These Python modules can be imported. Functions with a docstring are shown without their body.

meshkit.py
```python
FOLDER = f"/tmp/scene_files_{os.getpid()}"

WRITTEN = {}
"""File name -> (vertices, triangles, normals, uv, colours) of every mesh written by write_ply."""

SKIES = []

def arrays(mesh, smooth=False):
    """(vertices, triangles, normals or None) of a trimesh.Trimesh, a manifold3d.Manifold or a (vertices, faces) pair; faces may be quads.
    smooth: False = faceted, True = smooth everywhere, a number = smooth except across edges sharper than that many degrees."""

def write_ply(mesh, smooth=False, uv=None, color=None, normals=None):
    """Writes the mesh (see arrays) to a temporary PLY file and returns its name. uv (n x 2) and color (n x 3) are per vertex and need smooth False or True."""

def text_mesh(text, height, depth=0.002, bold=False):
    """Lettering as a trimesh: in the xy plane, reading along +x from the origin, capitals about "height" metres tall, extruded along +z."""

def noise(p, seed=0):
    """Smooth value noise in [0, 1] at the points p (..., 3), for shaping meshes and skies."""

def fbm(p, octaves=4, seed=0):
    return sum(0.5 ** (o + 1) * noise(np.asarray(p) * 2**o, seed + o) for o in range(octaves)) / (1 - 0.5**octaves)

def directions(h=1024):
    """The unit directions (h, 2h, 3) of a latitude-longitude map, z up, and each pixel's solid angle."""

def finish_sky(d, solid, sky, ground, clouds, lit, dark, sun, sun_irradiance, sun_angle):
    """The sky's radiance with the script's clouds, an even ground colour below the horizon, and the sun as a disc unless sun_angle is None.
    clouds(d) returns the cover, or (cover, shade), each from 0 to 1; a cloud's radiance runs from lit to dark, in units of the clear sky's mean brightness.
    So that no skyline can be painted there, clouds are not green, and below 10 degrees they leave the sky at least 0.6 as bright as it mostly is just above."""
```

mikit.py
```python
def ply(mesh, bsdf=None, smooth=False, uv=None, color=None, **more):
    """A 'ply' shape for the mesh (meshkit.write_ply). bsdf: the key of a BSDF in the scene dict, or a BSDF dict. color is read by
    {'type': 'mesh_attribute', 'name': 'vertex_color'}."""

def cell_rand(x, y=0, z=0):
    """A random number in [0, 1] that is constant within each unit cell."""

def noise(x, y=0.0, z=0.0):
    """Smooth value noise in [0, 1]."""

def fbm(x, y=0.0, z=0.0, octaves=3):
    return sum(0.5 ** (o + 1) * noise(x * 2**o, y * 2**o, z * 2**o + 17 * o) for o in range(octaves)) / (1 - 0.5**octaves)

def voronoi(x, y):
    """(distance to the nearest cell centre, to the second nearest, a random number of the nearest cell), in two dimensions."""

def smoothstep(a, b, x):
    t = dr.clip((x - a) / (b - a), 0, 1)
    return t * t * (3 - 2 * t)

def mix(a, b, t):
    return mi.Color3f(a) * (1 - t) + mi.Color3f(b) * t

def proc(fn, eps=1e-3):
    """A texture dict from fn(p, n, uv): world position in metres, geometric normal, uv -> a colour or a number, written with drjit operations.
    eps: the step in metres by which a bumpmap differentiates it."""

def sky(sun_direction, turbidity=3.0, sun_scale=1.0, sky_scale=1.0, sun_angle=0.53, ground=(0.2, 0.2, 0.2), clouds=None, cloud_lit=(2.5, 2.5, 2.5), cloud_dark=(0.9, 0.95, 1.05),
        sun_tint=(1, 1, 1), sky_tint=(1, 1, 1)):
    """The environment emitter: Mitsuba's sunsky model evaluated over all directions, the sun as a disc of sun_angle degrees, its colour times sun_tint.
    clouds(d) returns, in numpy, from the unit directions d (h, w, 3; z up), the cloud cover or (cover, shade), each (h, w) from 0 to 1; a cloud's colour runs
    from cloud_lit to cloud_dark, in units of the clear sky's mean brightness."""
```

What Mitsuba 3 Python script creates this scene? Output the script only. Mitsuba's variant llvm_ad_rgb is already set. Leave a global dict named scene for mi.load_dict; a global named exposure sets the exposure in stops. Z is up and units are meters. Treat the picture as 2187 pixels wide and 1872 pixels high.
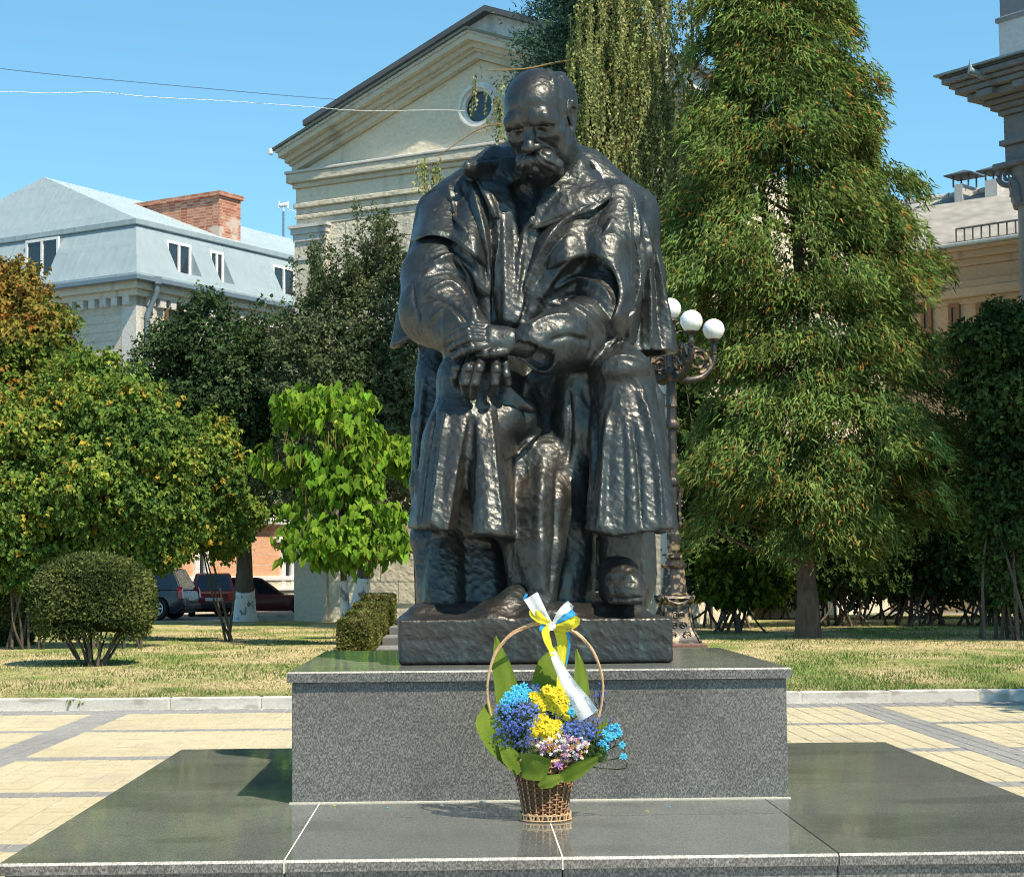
import math
import numpy as np
import trimesh
import mitsuba as mi
import drjit as dr
import manifold3d
import shapely.geometry as sg
from scipy.ndimage import map_coordinates
from scipy.spatial import cKDTree
import mikit
import meshkit
from mikit import proc, noise, fbm, voronoi, cell_rand, smoothstep, mix

T = mi.ScalarTransform4f
scene, labels = {}, {}

# ---------------------------------------------------------------- camera, sky, exposure
CAM = np.array([0.0, 0.0, 1.38])
FOCAL, YAW, PITCH, ROLL = 3801.4, 0.0289, 0.0764, -0.0077      # focal length in pixels of a 2187 pixel wide picture
FWD = np.array([math.sin(YAW) * math.cos(PITCH), math.cos(YAW) * math.cos(PITCH), math.sin(PITCH)])
_r = np.cross(FWD, [0, 0, 1.0]); _r /= np.linalg.norm(_r); _u = np.cross(_r, FWD)
RIGHT = _r * math.cos(ROLL) + _u * math.sin(ROLL)
UP = _u * math.cos(ROLL) - _r * math.sin(ROLL)
scene['camera'] = {'type': 'perspective', 'fov': 2 * math.degrees(math.atan(1093.5 / FOCAL)), 'fov_axis': 'x', 'near_clip': 0.1, 'far_clip': 3000.0,
                   'to_world': T().look_at(origin=CAM.tolist(), target=(CAM + FWD).tolist(), up=UP.tolist())}
SUN = (0.467, -0.632, 1.0)
scene['sky'] = mikit.sky(SUN, turbidity=3.0, sun_scale=1.38, ground=(0.22, 0.2, 0.17), sky_tint=(1.28, 1.84, 1.72), sun_tint=(0.95, 0.98, 1.0))
exposure = 1.68


def at(u, v, y):
    """The point at distance y (metres along the world's y) on the sight line of a spot of the photograph (u, v in its 2072 pixel wide view)."""
    d = FWD + RIGHT * ((u * 1.05552 - 1093.5) / FOCAL) - UP * ((v * 1.05552 - 936.0) / FOCAL)
    return CAM + d * (y / d[1])


def on_ground(u, v, z=0.0):
    d = FWD + RIGHT * ((u * 1.05552 - 1093.5) / FOCAL) - UP * ((v * 1.05552 - 936.0) / FOCAL)
    return CAM + d * ((z - CAM[2]) / d[2])


def to_px(P):
    q = np.asarray(P, float) - CAM
    k = q @ FWD
    return np.stack([(1093.5 + FOCAL * (q @ RIGHT) / k) / 1.05552, (936.0 - FOCAL * (q @ UP) / k) / 1.05552], -1)


def px(y):
    """Metres per pixel of that view at distance y."""
    return y / FOCAL * 1.05552


# ---------------------------------------------------------------- naming helpers
_count = {}


def key_of(name, parent=None):
    k = f'{parent}__{name}' if parent else name
    n = _count.get(k, 0)
    _count[k] = n + 1
    return k if n == 0 else f'{k}_{n:03d}'


def obj(name, mesh, bsdf, parent=None, label=None, category=None, group=None, kind=None, smooth=False, **more):
    k = key_of(name, parent)
    scene[k] = mesh if isinstance(mesh, dict) else mikit.ply(mesh, bsdf, smooth=smooth, **more)
    tag(k, label, category, group, kind)
    return k


def tag(k, label=None, category=None, group=None, kind=None):
    d = {a: b for a, b in (('label', label), ('category', category), ('group', group), ('kind', kind)) if b}
    if d:
        labels[k] = {**labels.get(k, {}), **d}


def thing(name, label, category, group=None):
    k = key_of(name)
    tag(k, label, category, group)
    return k


def put(shape, m):
    """The same shape under another matrix."""
    return {**shape, 'to_world': m}


# ---------------------------------------------------------------- mesh helpers
def box(x0, x1, y0, y1, z0, z1, bevel=0.0):
    if bevel <= 0:
        m = trimesh.creation.box((x1 - x0, y1 - y0, z1 - z0))
        m.apply_translation(((x0 + x1) / 2, (y0 + y1) / 2, (z0 + z1) / 2))
        return m
    b = bevel
    pts = []
    for sx in (0, 1):
        for sy in (0, 1):
            for sz in (0, 1):
                X = (x0, x1)[sx]; Y = (y0, y1)[sy]; Z = (z0, z1)[sz]
                ix = X + b * (1 - 2 * sx); iy = Y + b * (1 - 2 * sy); iz = Z + b * (1 - 2 * sz)
                pts += [(X, iy, iz), (ix, Y, iz), (ix, iy, Z)]
    return man2tri(manifold3d.Manifold.hull_points(np.array(pts)))


def man2tri(m):
    q = m.to_mesh()
    return trimesh.Trimesh(np.array(q.vert_properties[:, :3]), np.array(q.tri_verts), process=False)


def cat(ms):
    vs, fs, n = [], [], 0
    for m in ms:
        v, f = (m.vertices, m.faces) if hasattr(m, 'faces') else m
        vs.append(np.asarray(v)); fs.append(np.asarray(f) + n); n += len(v)
    return trimesh.Trimesh(np.vstack(vs), np.vstack(fs), process=False)


def lathe(profile, n=24, centre=(0, 0, 0)):
    """A turned solid from (radius, z) pairs."""
    p = np.asarray(profile, float)
    a = np.arange(n) * 2 * math.pi / n
    v = np.stack([p[:, None, 0] * np.cos(a), p[:, None, 0] * np.sin(a), np.repeat(p[:, 1:2], n, 1)], -1).reshape(-1, 3)
    i, j = np.meshgrid(np.arange(len(p) - 1), np.arange(n), indexing='ij')
    q = np.stack([i * n + j, i * n + (j + 1) % n, (i + 1) * n + (j + 1) % n, (i + 1) * n + j], -1).reshape(-1, 4)
    f = np.vstack([q[:, [0, 1, 2]], q[:, [0, 2, 3]]])
    return trimesh.Trimesh(v + np.asarray(centre), f, process=False)


def tube(points, radii, sides=8, flat=None):
    p = np.asarray(points, float)
    r = np.broadcast_to(np.asarray(radii, float), (len(p),))
    t = np.gradient(p, axis=0)
    t /= np.linalg.norm(t, axis=1, keepdims=True) + 1e-12
    ref = np.array([0, 0, 1.0]) if abs(t[:, 2]).mean() < 0.8 else np.array([0.0, 1.0, 0])
    a = np.cross(t, ref); a /= np.linalg.norm(a, axis=1, keepdims=True) + 1e-12
    b = np.cross(t, a)
    ang = np.arange(sides) * 2 * math.pi / sides
    v = (p[:, None] + r[:, None, None] * (np.cos(ang)[None, :, None] * a[:, None] + np.sin(ang)[None, :, None] * b[:, None])).reshape(-1, 3)
    i, j = np.meshgrid(np.arange(len(p) - 1), np.arange(sides), indexing='ij')
    q = np.stack([i * sides + j, i * sides + (j + 1) % sides, (i + 1) * sides + (j + 1) % sides, (i + 1) * sides + j], -1).reshape(-1, 4)
    v = np.vstack([v, p[:1], p[-1:]])
    k = np.arange(sides); n0 = len(v) - 2; last = (len(p) - 1) * sides
    caps = np.vstack([np.stack([k * 0 + n0, (k + 1) % sides, k], 1), np.stack([k * 0 + n0 + 1, last + k, last + (k + 1) % sides], 1)])
    m = trimesh.Trimesh(v, np.vstack([q[:, [0, 2, 1]], q[:, [0, 3, 2]], caps[:, [0, 2, 1]]]), process=False)
    return m


def spiral(c, ax, az, r0, turns, rad, n=40, s0=0.0, sgn=1):
    t = np.linspace(0, 1, n)
    th = s0 + sgn * turns * 2 * math.pi * t
    r = r0 * (1 - 0.85 * t)
    return tube(np.asarray(c) + np.outer(r * np.cos(th), ax) + np.outer(r * np.sin(th), az), rad * (1 - 0.4 * t), 6)


X_, Z_ = np.array([1.0, 0, 0]), np.array([0, 0, 1.0])


def extrude_x(profile, x0, x1):
    """A closed profile of (y, z) points drawn out along x."""
    return _extrude(profile, x0, x1, [2, 0, 1])


def extrude_y(profile, y0, y1):
    """A closed profile of (x, z) points drawn out along y."""
    return _extrude(profile, y0, y1, [0, 2, 1])


def _extrude(profile, a, b, order):
    pol = sg.Polygon(profile).buffer(0)
    m = trimesh.creation.extrude_polygon(pol, b - a, engine='earcut')
    v = np.array(m.vertices); v[:, 2] += a
    v = v[:, order]
    m = trimesh.Trimesh(v, np.array(m.faces), process=False)
    if m.volume < 0:
        m.invert()
    return m


def smooth_path(pts, n):
    """A Catmull-Rom curve through the points."""
    p = np.asarray(pts, float)
    q = np.vstack([2 * p[:1] - p[1:2], p, 2 * p[-1:] - p[-2:-1]])
    t = np.linspace(0, len(p) - 1 - 1e-9, n)
    i = t.astype(int); f = (t - i)[:, None]
    a, b, c, d = q[i], q[i + 1], q[i + 2], q[i + 3]
    return 0.5 * (2 * b + (c - a) * f + (2 * a - 5 * b + 4 * c - d) * f ** 2 + (3 * b - a - 3 * c + d) * f ** 3)


def rot_z(m, deg, about=(0, 0, 0)):
    m.apply_transform(trimesh.transformations.rotation_matrix(math.radians(deg), [0, 0, 1], about))
    return m


def bsdf(name, color, rough=0.6, bump=None, bump_scale=1.0, two=True, **more):
    """A 'principled' material as an entry of the scene; color is a triple or a texture function."""
    c = proc(color) if callable(color) else {'type': 'rgb', 'value': list(color)}
    d = {'type': 'principled', 'base_color': c, 'roughness': proc(rough) if callable(rough) else float(rough), **more}
    if bump is not None:
        d = {'type': 'bumpmap', 'arbitrary': proc(bump), 'scale': float(bump_scale), 'bsdf': d}
    scene[name] = {'type': 'twosided', 'bsdf': d} if two else d
    return name
# ---------------------------------------------------------------- ground, paved square, kerb, lawn, street
def rgb3(a):
    return mi.Color3f(*a)


def soil_color(p, n, uv):
    return mix((0.10, 0.085, 0.065), (0.16, 0.14, 0.11), fbm(p.x * 0.6, p.y * 0.6, 0, 3))


bsdf('soil', soil_color, rough=0.95, specular=0.1)
obj('ground', box(-1500, 1500, -60, 2500, -0.6, -0.06), 'soil', kind='structure', label='bare ground under and around the square')


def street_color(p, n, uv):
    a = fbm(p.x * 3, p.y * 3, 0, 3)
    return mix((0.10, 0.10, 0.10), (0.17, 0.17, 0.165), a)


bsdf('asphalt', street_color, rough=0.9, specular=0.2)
obj('street', box(-160, 160, 54.0, 92.0, -0.055, 0.06), 'asphalt', kind='structure', label='grey asphalt street behind the lawn')


def mortar_color(p, n, uv):
    return mix((0.46, 0.44, 0.39), (0.60, 0.57, 0.50), fbm(p.x * 9, p.y * 9, 0, 2))


bsdf('mortar', mortar_color, rough=0.95, specular=0.1)


def paver_color(p, n, uv):
    patch = fbm(p.x * 0.7, p.y * 0.7, 0, 3)
    fine = fbm(p.x * 70, p.y * 70, 0, 2)
    tile = cell_rand(dr.floor((p.x + 2.867) / 0.177), dr.floor(p.y / 0.18), 3)
    c = mix((0.335, 0.295, 0.195), (0.42, 0.375, 0.262), patch * 0.6 + tile * 0.4)
    dirt = smoothstep(0.60, 0.80, fbm(p.x * 2.4 + 9, p.y * 1.2, 4, 3))
    return mix(c * (0.86 + 0.28 * fine), (0.30, 0.27, 0.21), dirt * 0.5)


def grey_paver_color(p, n, uv):
    fine = fbm(p.x * 60, p.y * 60, 0, 2)
    return mix((0.155, 0.155, 0.150), (0.225, 0.225, 0.218), fbm(p.x * 1.1, p.y * 1.1, 2, 3)) * (0.8 + 0.4 * fine)


def paver_ribs(p, n, uv):
    return 0.5 + 0.5 * dr.cos(p.y * (2 * math.pi / 0.06)) + 0.5 * fbm(p.x * 60, p.y * 60, 0, 2)


bsdf('yellow_paver', paver_color, rough=0.88, bump=paver_ribs, bump_scale=0.0024, specular=0.2)
bsdf('grey_paver', grey_paver_color, rough=0.85, bump=lambda p, n, uv: fbm(p.x * 45, p.y * 45, 0, 2), bump_scale=0.003, specular=0.25)
obj('paved_square', box(-26, 26, -12, 19.0, -0.055, -0.006), 'mortar', kind='structure', label='paved square of straw yellow and grey blocks around the monument')
KERB_Y = 19.0
PX0, PX1, PY0, PY1, PZ = -1.822, 2.768, 7.089, 11.68, 0.274        # the granite platform
TW, TD = 0.177, 0.1805


def block_mesh(w, d, h=0.045, b=0.006, gap=0.004):
    x0, x1, y0, y1 = gap / 2, w - gap / 2, gap / 2, d - gap / 2
    v = [(x0, y0, -h), (x1, y0, -h), (x1, y1, -h), (x0, y1, -h), (x0, y0, -b), (x1, y0, -b), (x1, y1, -b), (x0, y1, -b),
         (x0 + b, y0 + b, 0), (x1 - b, y0 + b, 0), (x1 - b, y1 - b, 0), (x0 + b, y1 - b, 0)]
    f = [(8, 9, 10), (8, 10, 11)]
    for a, c in ((0, 4), (4, 8)):
        for i in range(4):
            j = (i + 1) % 4
            f += [(a + i, a + j, c + j), (a + i, c + j, c + i)]
    return np.array(v, float), np.array(f)


rng = np.random.default_rng(11)
yellow, grey = [], []                                            # (x, y, w, d)
bands = [(9.236, 9.50), (11.502, 11.765), (13.773, 14.04), (16.24, 16.47), (18.36, 18.93)]
bands = [(b0 - 4 * 2.268, b0 - 4 * 2.268 + 0.264) for b0 in (11.502,)] + [(4.70, 4.964), (6.968, 7.232)] + bands
wides = [(-3.76, -3.40), (3.93, 4.30), (-11.1, -10.74), (11.27, 11.63)]
bands.sort()


def covered(x0, x1, y0, y1):
    return x1 > PX0 - 0.0 and x0 < PX1 and y1 > PY0 and y0 < PY1


fields_y = [(bands[i][1], bands[i + 1][0]) for i in range(len(bands) - 1)]
cols = [(-10.74, -3.76), (-3.40, 3.93), (4.30, 11.27)]
for (y0, y1) in fields_y:
    n = max(1, round((y1 - y0) / TD)); d = (y1 - y0) / n
    for (x0, x1) in cols:
        m = max(1, round((x1 - x0) / TW)); w = (x1 - x0) / m
        for i in range(n):
            for j in range(m):
                X, Y = x0 + j * w, y0 + i * d
                if not (X > PX0 and X + w < PX1 and Y > PY0 and Y + d < PY1):
                    yellow.append((X, Y, w, d))
for (y0, y1) in bands:
    for (x0, x1) in [(-11.1, -10.74), (-10.74, -3.76), (-3.76, -3.40), (-3.40, 3.93), (3.93, 4.30), (4.30, 11.27)]:
        m = max(1, round((x1 - x0) / 0.13)); w = (x1 - x0) / m
        k_ = max(1, round((y1 - y0) / 0.13)); d = (y1 - y0) / k_
        for i in range(k_):
            for j in range(m):
                grey.append((x0 + j * w, y0 + i * d, w, d))
for (x0, x1) in wides[:2]:
    for (y0, y1) in fields_y:
        n = max(1, round((y1 - y0) / 0.13)); d = (y1 - y0) / n
        for i in range(n):
            for j in range(3):
                grey.append((x0 + j * (x1 - x0) / 3, y0 + i * d, (x1 - x0) / 3, d))


def seen(t):
    c = np.array([t[0] + t[2] / 2, t[1] + t[3] / 2, 0.0])
    if c[1] < 5:
        return 0
    u, v = to_px(c)
    if not (-5 < u < 2077 and v < 1790):
        return 0
    return 1.0 / c[1] ** 2


big = [('y',) + t for t in yellow] + [('g',) + t for t in grey]
# the blocks that show largest, left and right of the platform, as pieces of their own
big = [t for t in big if t[2] > 4.8 and abs(t[1] + t[3] / 2 - 0.0289 * t[2]) < 0.31 * t[2] + 0.9 and not (PX0 + 0.2 < t[1] < PX1 - 0.4 and t[2] < PY1 and t[2] > 4.0 and t[2] > PY0 - 2.4)]
score = np.array([seen(t[1:]) * (0 if (PX0 - 0.05 < t[1] < PX1 and PY0 - 3 < t[2] < PY1) else 1) for t in big])
order = np.argsort(-score)
chosen = set(int(i) for i in order[:296] if score[i] > 0)
shared_blocks = {}
rest = {'y': [], 'g': []}
for i, t in enumerate(big):
    kind_, x, y, w, d = t
    jig = rng.normal(0, 1, 3)
    if i in chosen:
        kk = (kind_, round(w, 4), round(d, 4))
        if kk not in shared_blocks:
            shared_blocks[kk] = mikit.ply(block_mesh(w, d), 'yellow_paver' if kind_ == 'y' else 'grey_paver')
        k_ = key_of('paver', 'paved_square')
        scene[k_] = put(shared_blocks[kk], T().translate([x, y, float(np.clip(jig[0] * 0.0012, -0.003, 0.003))]).rotate([1, 0, 0], float(jig[1] * 0.12)))
    else:
        v, f = block_mesh(w, d)
        v = v + np.array([x, y, np.clip(jig[0] * 0.0012, -0.003, 0.003)])
        v[:, 2] += (v[:, 1] - y - d / 2) * math.radians(jig[1] * 0.12)
        rest[kind_].append((v, f))
obj('yellow_paver_field', cat(rest['y']), 'yellow_paver', 'paved_square', kind='stuff')
obj('grey_paver_band', cat(rest['g']), 'grey_paver', 'paved_square', kind='stuff')


# kerb stones
def kerb_color(p, n, uv):
    c = mix((0.40, 0.39, 0.37), (0.54, 0.53, 0.50), fbm(p.x * 1.3, p.y * 3, p.z * 6, 3)) * (0.85 + 0.3 * fbm(p.x * 50, p.y * 50, p.z * 50, 2))
    return mix(c, (0.25, 0.24, 0.21), smoothstep(0.58, 0.75, fbm(p.x * 5, 3, p.z * 9, 3)) * 0.6)


bsdf('kerb_concrete', kerb_color, rough=0.9, bump=lambda p, n, uv: fbm(p.x * 60, p.y * 60, p.z * 60, 2), bump_scale=0.004, specular=0.2)
kerb = thing('kerb', 'long pale concrete kerb between the paving and the dry lawn', 'kerb')
kx = -4.04 - 0.955 * 8
while kx < 12.5:
    m = box(kx + 0.008, kx + 0.947, KERB_Y, KERB_Y + 0.15, -0.05, 0.118 + float(rng.normal(0, 0.003)), 0.012)
    m.apply_translation((0, float(rng.normal(0, 0.004)), 0))
    obj('kerb_stone', m, 'kerb_concrete', kerb)
    kx += 0.955
obj('kerb_joint', box(-12, 12.5, KERB_Y + 0.008, KERB_Y + 0.145, -0.05, 0.108), 'mortar', kerb)


# lawn: a gently uneven sheet and short dry blades on it
def lawn_color(p, n, uv):
    a = fbm(p.x * 0.9, p.y * 0.55, 0, 4)
    b = fbm(p.x * 6, p.y * 4, 2, 3)
    c = mix((0.31, 0.26, 0.14), (0.22, 0.21, 0.09), smoothstep(0.36, 0.60, a))
    c = mix(c, (0.12, 0.165, 0.045), smoothstep(0.52, 0.66, a * 0.75 + b * 0.25))
    return mix(c, (0.20, 0.15, 0.09), smoothstep(0.55, 0.75, b) * 0.5) * (0.8 + 0.4 * fbm(p.x * 30, p.y * 30, 0, 2))


bsdf('lawn_soil', lawn_color, rough=0.95, specular=0.05)
gx, gy = np.meshgrid(np.linspace(-46, 46, 231), np.linspace(KERB_Y + 0.15, 53.8, 120))
gz = 0.085 + 0.035 * (meshkit.fbm(np.stack([gx * 0.35, gy * 0.35, gx * 0], -1), 3, 1) - 0.4) * np.clip((gy - 19.2) * 2, 0, 1)
lv = np.stack([gx, gy, gz], -1).reshape(-1, 3)
i, j = np.meshgrid(np.arange(119), np.arange(230), indexing='ij')
lq = np.stack([i * 231 + j, i * 231 + j + 1, (i + 1) * 231 + j + 1, (i + 1) * 231 + j], -1).reshape(-1, 4)
obj('lawn', (lv, lq), 'lawn_soil', kind='structure', label='lawn of dry straw coloured grass with green patches', smooth=True)


def lawn_z(x, y):
    return 0.085 + 0.035 * (meshkit.fbm(np.stack([x * 0.35, y * 0.35, x * 0], -1), 3, 1) - 0.4) * np.clip((y - 19.2) * 2, 0, 1)


scene['grass_blade'] = {'type': 'principledthin', 'base_color': {'type': 'mesh_attribute', 'name': 'vertex_color'}, 'roughness': 0.7, 'diff_trans': 0.5, 'spec_trans': 0.0}


def blades(n, x0, x1, y0, y1, hgt, seed, near_only=None):
    g = np.random.default_rng(seed)
    t = g.random(n)
    y = y0 + (y1 - y0) * t ** 1.5
    half = y * 0.30
    x = np.where(np.ones(n, bool), y * 0.0289 + (g.random(n) * 2 - 1) * (half + 0.5), 0)
    x = np.clip(x, x0, x1)
    a = meshkit.fbm(np.stack([x * 0.9, y * 0.55, x * 0], -1), 4, 0)
    green = np.clip((a - 0.43) * 6, 0, 1)
    tall = hgt * (0.5 + g.random(n)) * (0.7 + 0.8 * green)
    w = 0.004 + 0.005 * g.random(n)
    ang = g.random(n) * 6.283
    lean = (g.random((n, 2)) - 0.5) * 1.3 * tall[:, None]
    base = np.stack([x, y, lawn_z(x, y) - 0.004], -1)
    d = np.stack([np.cos(ang) * w, np.sin(ang) * w, 0 * w], -1)
    tip = base + np.stack([lean[:, 0], lean[:, 1], tall], -1)
    v = np.stack([base - d, base + d, tip], 1).reshape(-1, 3)
    f = np.arange(3 * n).reshape(-1, 3)
    dry = np.array([0.34, 0.29, 0.155]) * (0.7 + 0.6 * g.random((n, 1)))
    gr = np.array([0.11, 0.185, 0.045]) * (0.7 + 0.6 * g.random((n, 1)))
    pick = (g.random(n) < 0.12 + 0.70 * green)[:, None]
    c = np.where(pick, gr, dry)
    return v, f, np.repeat(c, 3, 0)


v, f, c = blades(100000, -30, 30, KERB_Y + 0.16, 46.0, 0.032, 5)
scene['grass'] = mikit.ply((v, f), 'grass_blade', color=c)
tag('grass', 'short dry straw and green grass of the lawn', 'grass', kind='stuff')
# ---------------------------------------------------------------- granite platform and plinth
def granite(tone, contrast, warm=(1.08, 1.04, 0.95), slabs=False):
    def fn(p, n, uv):
        a = fbm(p.x * 230, p.y * 170, p.z * 110, 2)
        b = noise(p.x * 120 + 5, p.y * 90, p.z * 60)
        c = fbm(p.x * 2.2, p.y * 2.2, p.z * 2.2, 3)
        k = tone * (0.75 + 0.5 * c) * (1 + contrast * (smoothstep(0.35, 0.70, a) * 1.5 - 0.7 + 0.8 * smoothstep(0.60, 0.85, b)))
        if slabs:
            k = k * (0.88 + 0.24 * cell_rand(dr.floor((p.x + 0.70) / 1.092), dr.floor((p.y - 7.089) / 1.17), 5))
            k = k * (1 - 0.22 * smoothstep(0.55, 0.75, fbm(p.x * 1.7, p.y * 3.0, 1, 4)))
        else:
            k = k * (1 - 0.20 * smoothstep(0.52, 0.75, fbm(p.x * 5, p.y * 5, p.z * 0.9, 3)))
        return mi.Color3f(k * warm[0], k * warm[1], k * warm[2])
    return fn


bsdf('granite_polished', granite(0.125, 0.28, (0.98, 1.04, 0.96), True), rough=lambda p, n, uv: 0.035 + 0.045 * fbm(p.x * 3, p.y * 3, p.z * 3, 3), bump=lambda p, n, uv: fbm(p.x * 7, p.y * 7, p.z * 7, 2), bump_scale=0.0004, specular=0.62)
bsdf('granite_honed', granite(0.122, 0.60, (1.06, 1.04, 0.985)), rough=0.42, specular=0.45)
bsdf('granite_edge_highlight', granite(0.42, 0.35), rough=0.25, specular=0.6)  # lighter tone paints the sky and sun glint on the chamfers


def slab(x0, x1, y0, y1, z0, z1, parent, name='slab', gap=0.003, outer='', b=0.010):
    """A slab with a polished top; along its outer sides (l, r, f, k) an arris with its highlight painted in and a sawn edge, each a part of the slab."""
    x0, x1, y0, y1 = x0 + gap / 2, x1 - gap / 2, y0 + gap / 2, y1 - gap / 2
    l, r, f, k = (b if c in outer else 0.0004 for c in 'lrfk')
    ring = lambda z, a0, a1, b0, b1: [(x0 + a0, y0 + b0, z), (x1 - a1, y0 + b0, z), (x1 - a1, y1 - b1, z), (x0 + a0, y1 - b1, z)]
    V = np.array(ring(z0, 0, 0, 0, 0) + ring(z1 - b, 0, 0, 0, 0) + ring(z1, l, r, f, k))
    top = [(8, 9, 10), (8, 10, 11)]
    arris = [t for i in range(4) for t in ((4 + i, 4 + (i + 1) % 4, 8 + (i + 1) % 4), (4 + i, 8 + (i + 1) % 4, 8 + i))]
    side = [t for i in range(4) for t in ((i, (i + 1) % 4, 4 + (i + 1) % 4), (i, 4 + (i + 1) % 4, 4 + i))] + [(0, 2, 1), (0, 3, 2)]
    on = [c in outer for c in 'frkl']
    bright = [t for i in range(4) if on[i] for t in arris[2 * i:2 * i + 2]]
    rest_ = side + [t for i in range(4) if not on[i] for t in arris[2 * i:2 * i + 2]]
    sub = lambda F: trimesh.Trimesh(V, np.array(F), process=False)
    key = obj(name, sub(top), 'granite_polished', parent)
    if bright:
        obj('arris', sub(bright), 'granite_edge_highlight', key)
    obj('sawn_edge', sub(rest_), 'granite_honed', key)
    return key


platform = thing('granite_platform', 'low wide platform of polished dark granite slabs under the plinth', 'platform')
QY0_ = 8.838
ys = [PY0, 8.285, 9.45, 10.52, PY1]
xs_front = [PX0, -0.70, 0.392, 1.484, PX1]
for r in range(4):
    y0, y1 = ys[r], ys[r + 1]
    xs = xs_front if r < 2 else [PX0, -0.79, 0.39, 1.55, PX1]
    for c_ in range(4):
        # the joint beside the plinth opens a little wider
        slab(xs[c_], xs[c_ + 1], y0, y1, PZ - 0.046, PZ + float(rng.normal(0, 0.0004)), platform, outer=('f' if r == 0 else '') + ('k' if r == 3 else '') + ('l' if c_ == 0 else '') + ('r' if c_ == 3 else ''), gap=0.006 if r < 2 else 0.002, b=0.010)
obj('joint_bed', box(PX0 + 0.02, PX1 - 0.02, PY0 + 0.02, PY1 - 0.02, PZ - 0.05, PZ - 0.005), 'granite_honed', platform)
obj('mortar_joint', box(-0.703, -0.697, PY0 + 0.004, QY0_ - 0.002, PZ - 0.05, PZ - 0.0012), 'mortar', platform, 'white mortar joint running to the front edge at the left')
obj('mortar_joint', box(0.389, 0.395, PY0 + 0.004, QY0_ - 0.002, PZ - 0.05, PZ - 0.0012), 'mortar', platform, 'white mortar joint running from the basket to the front edge')
xr = [PX0 + 0.03, -0.70, 0.392, 1.484, PX1 - 0.03]
for c_ in range(4):
    obj('riser', box(xr[c_] + 0.002, xr[c_ + 1] - 0.002, PY0 + 0.03, PY0 + 0.06, -0.03, PZ - 0.0475, 0.002), 'granite_honed', platform)
    obj('riser', box(xr[c_] + 0.002, xr[c_ + 1] - 0.002, PY1 - 0.06, PY1 - 0.03, -0.03, PZ - 0.0475, 0.002), 'granite_honed', platform)
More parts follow.
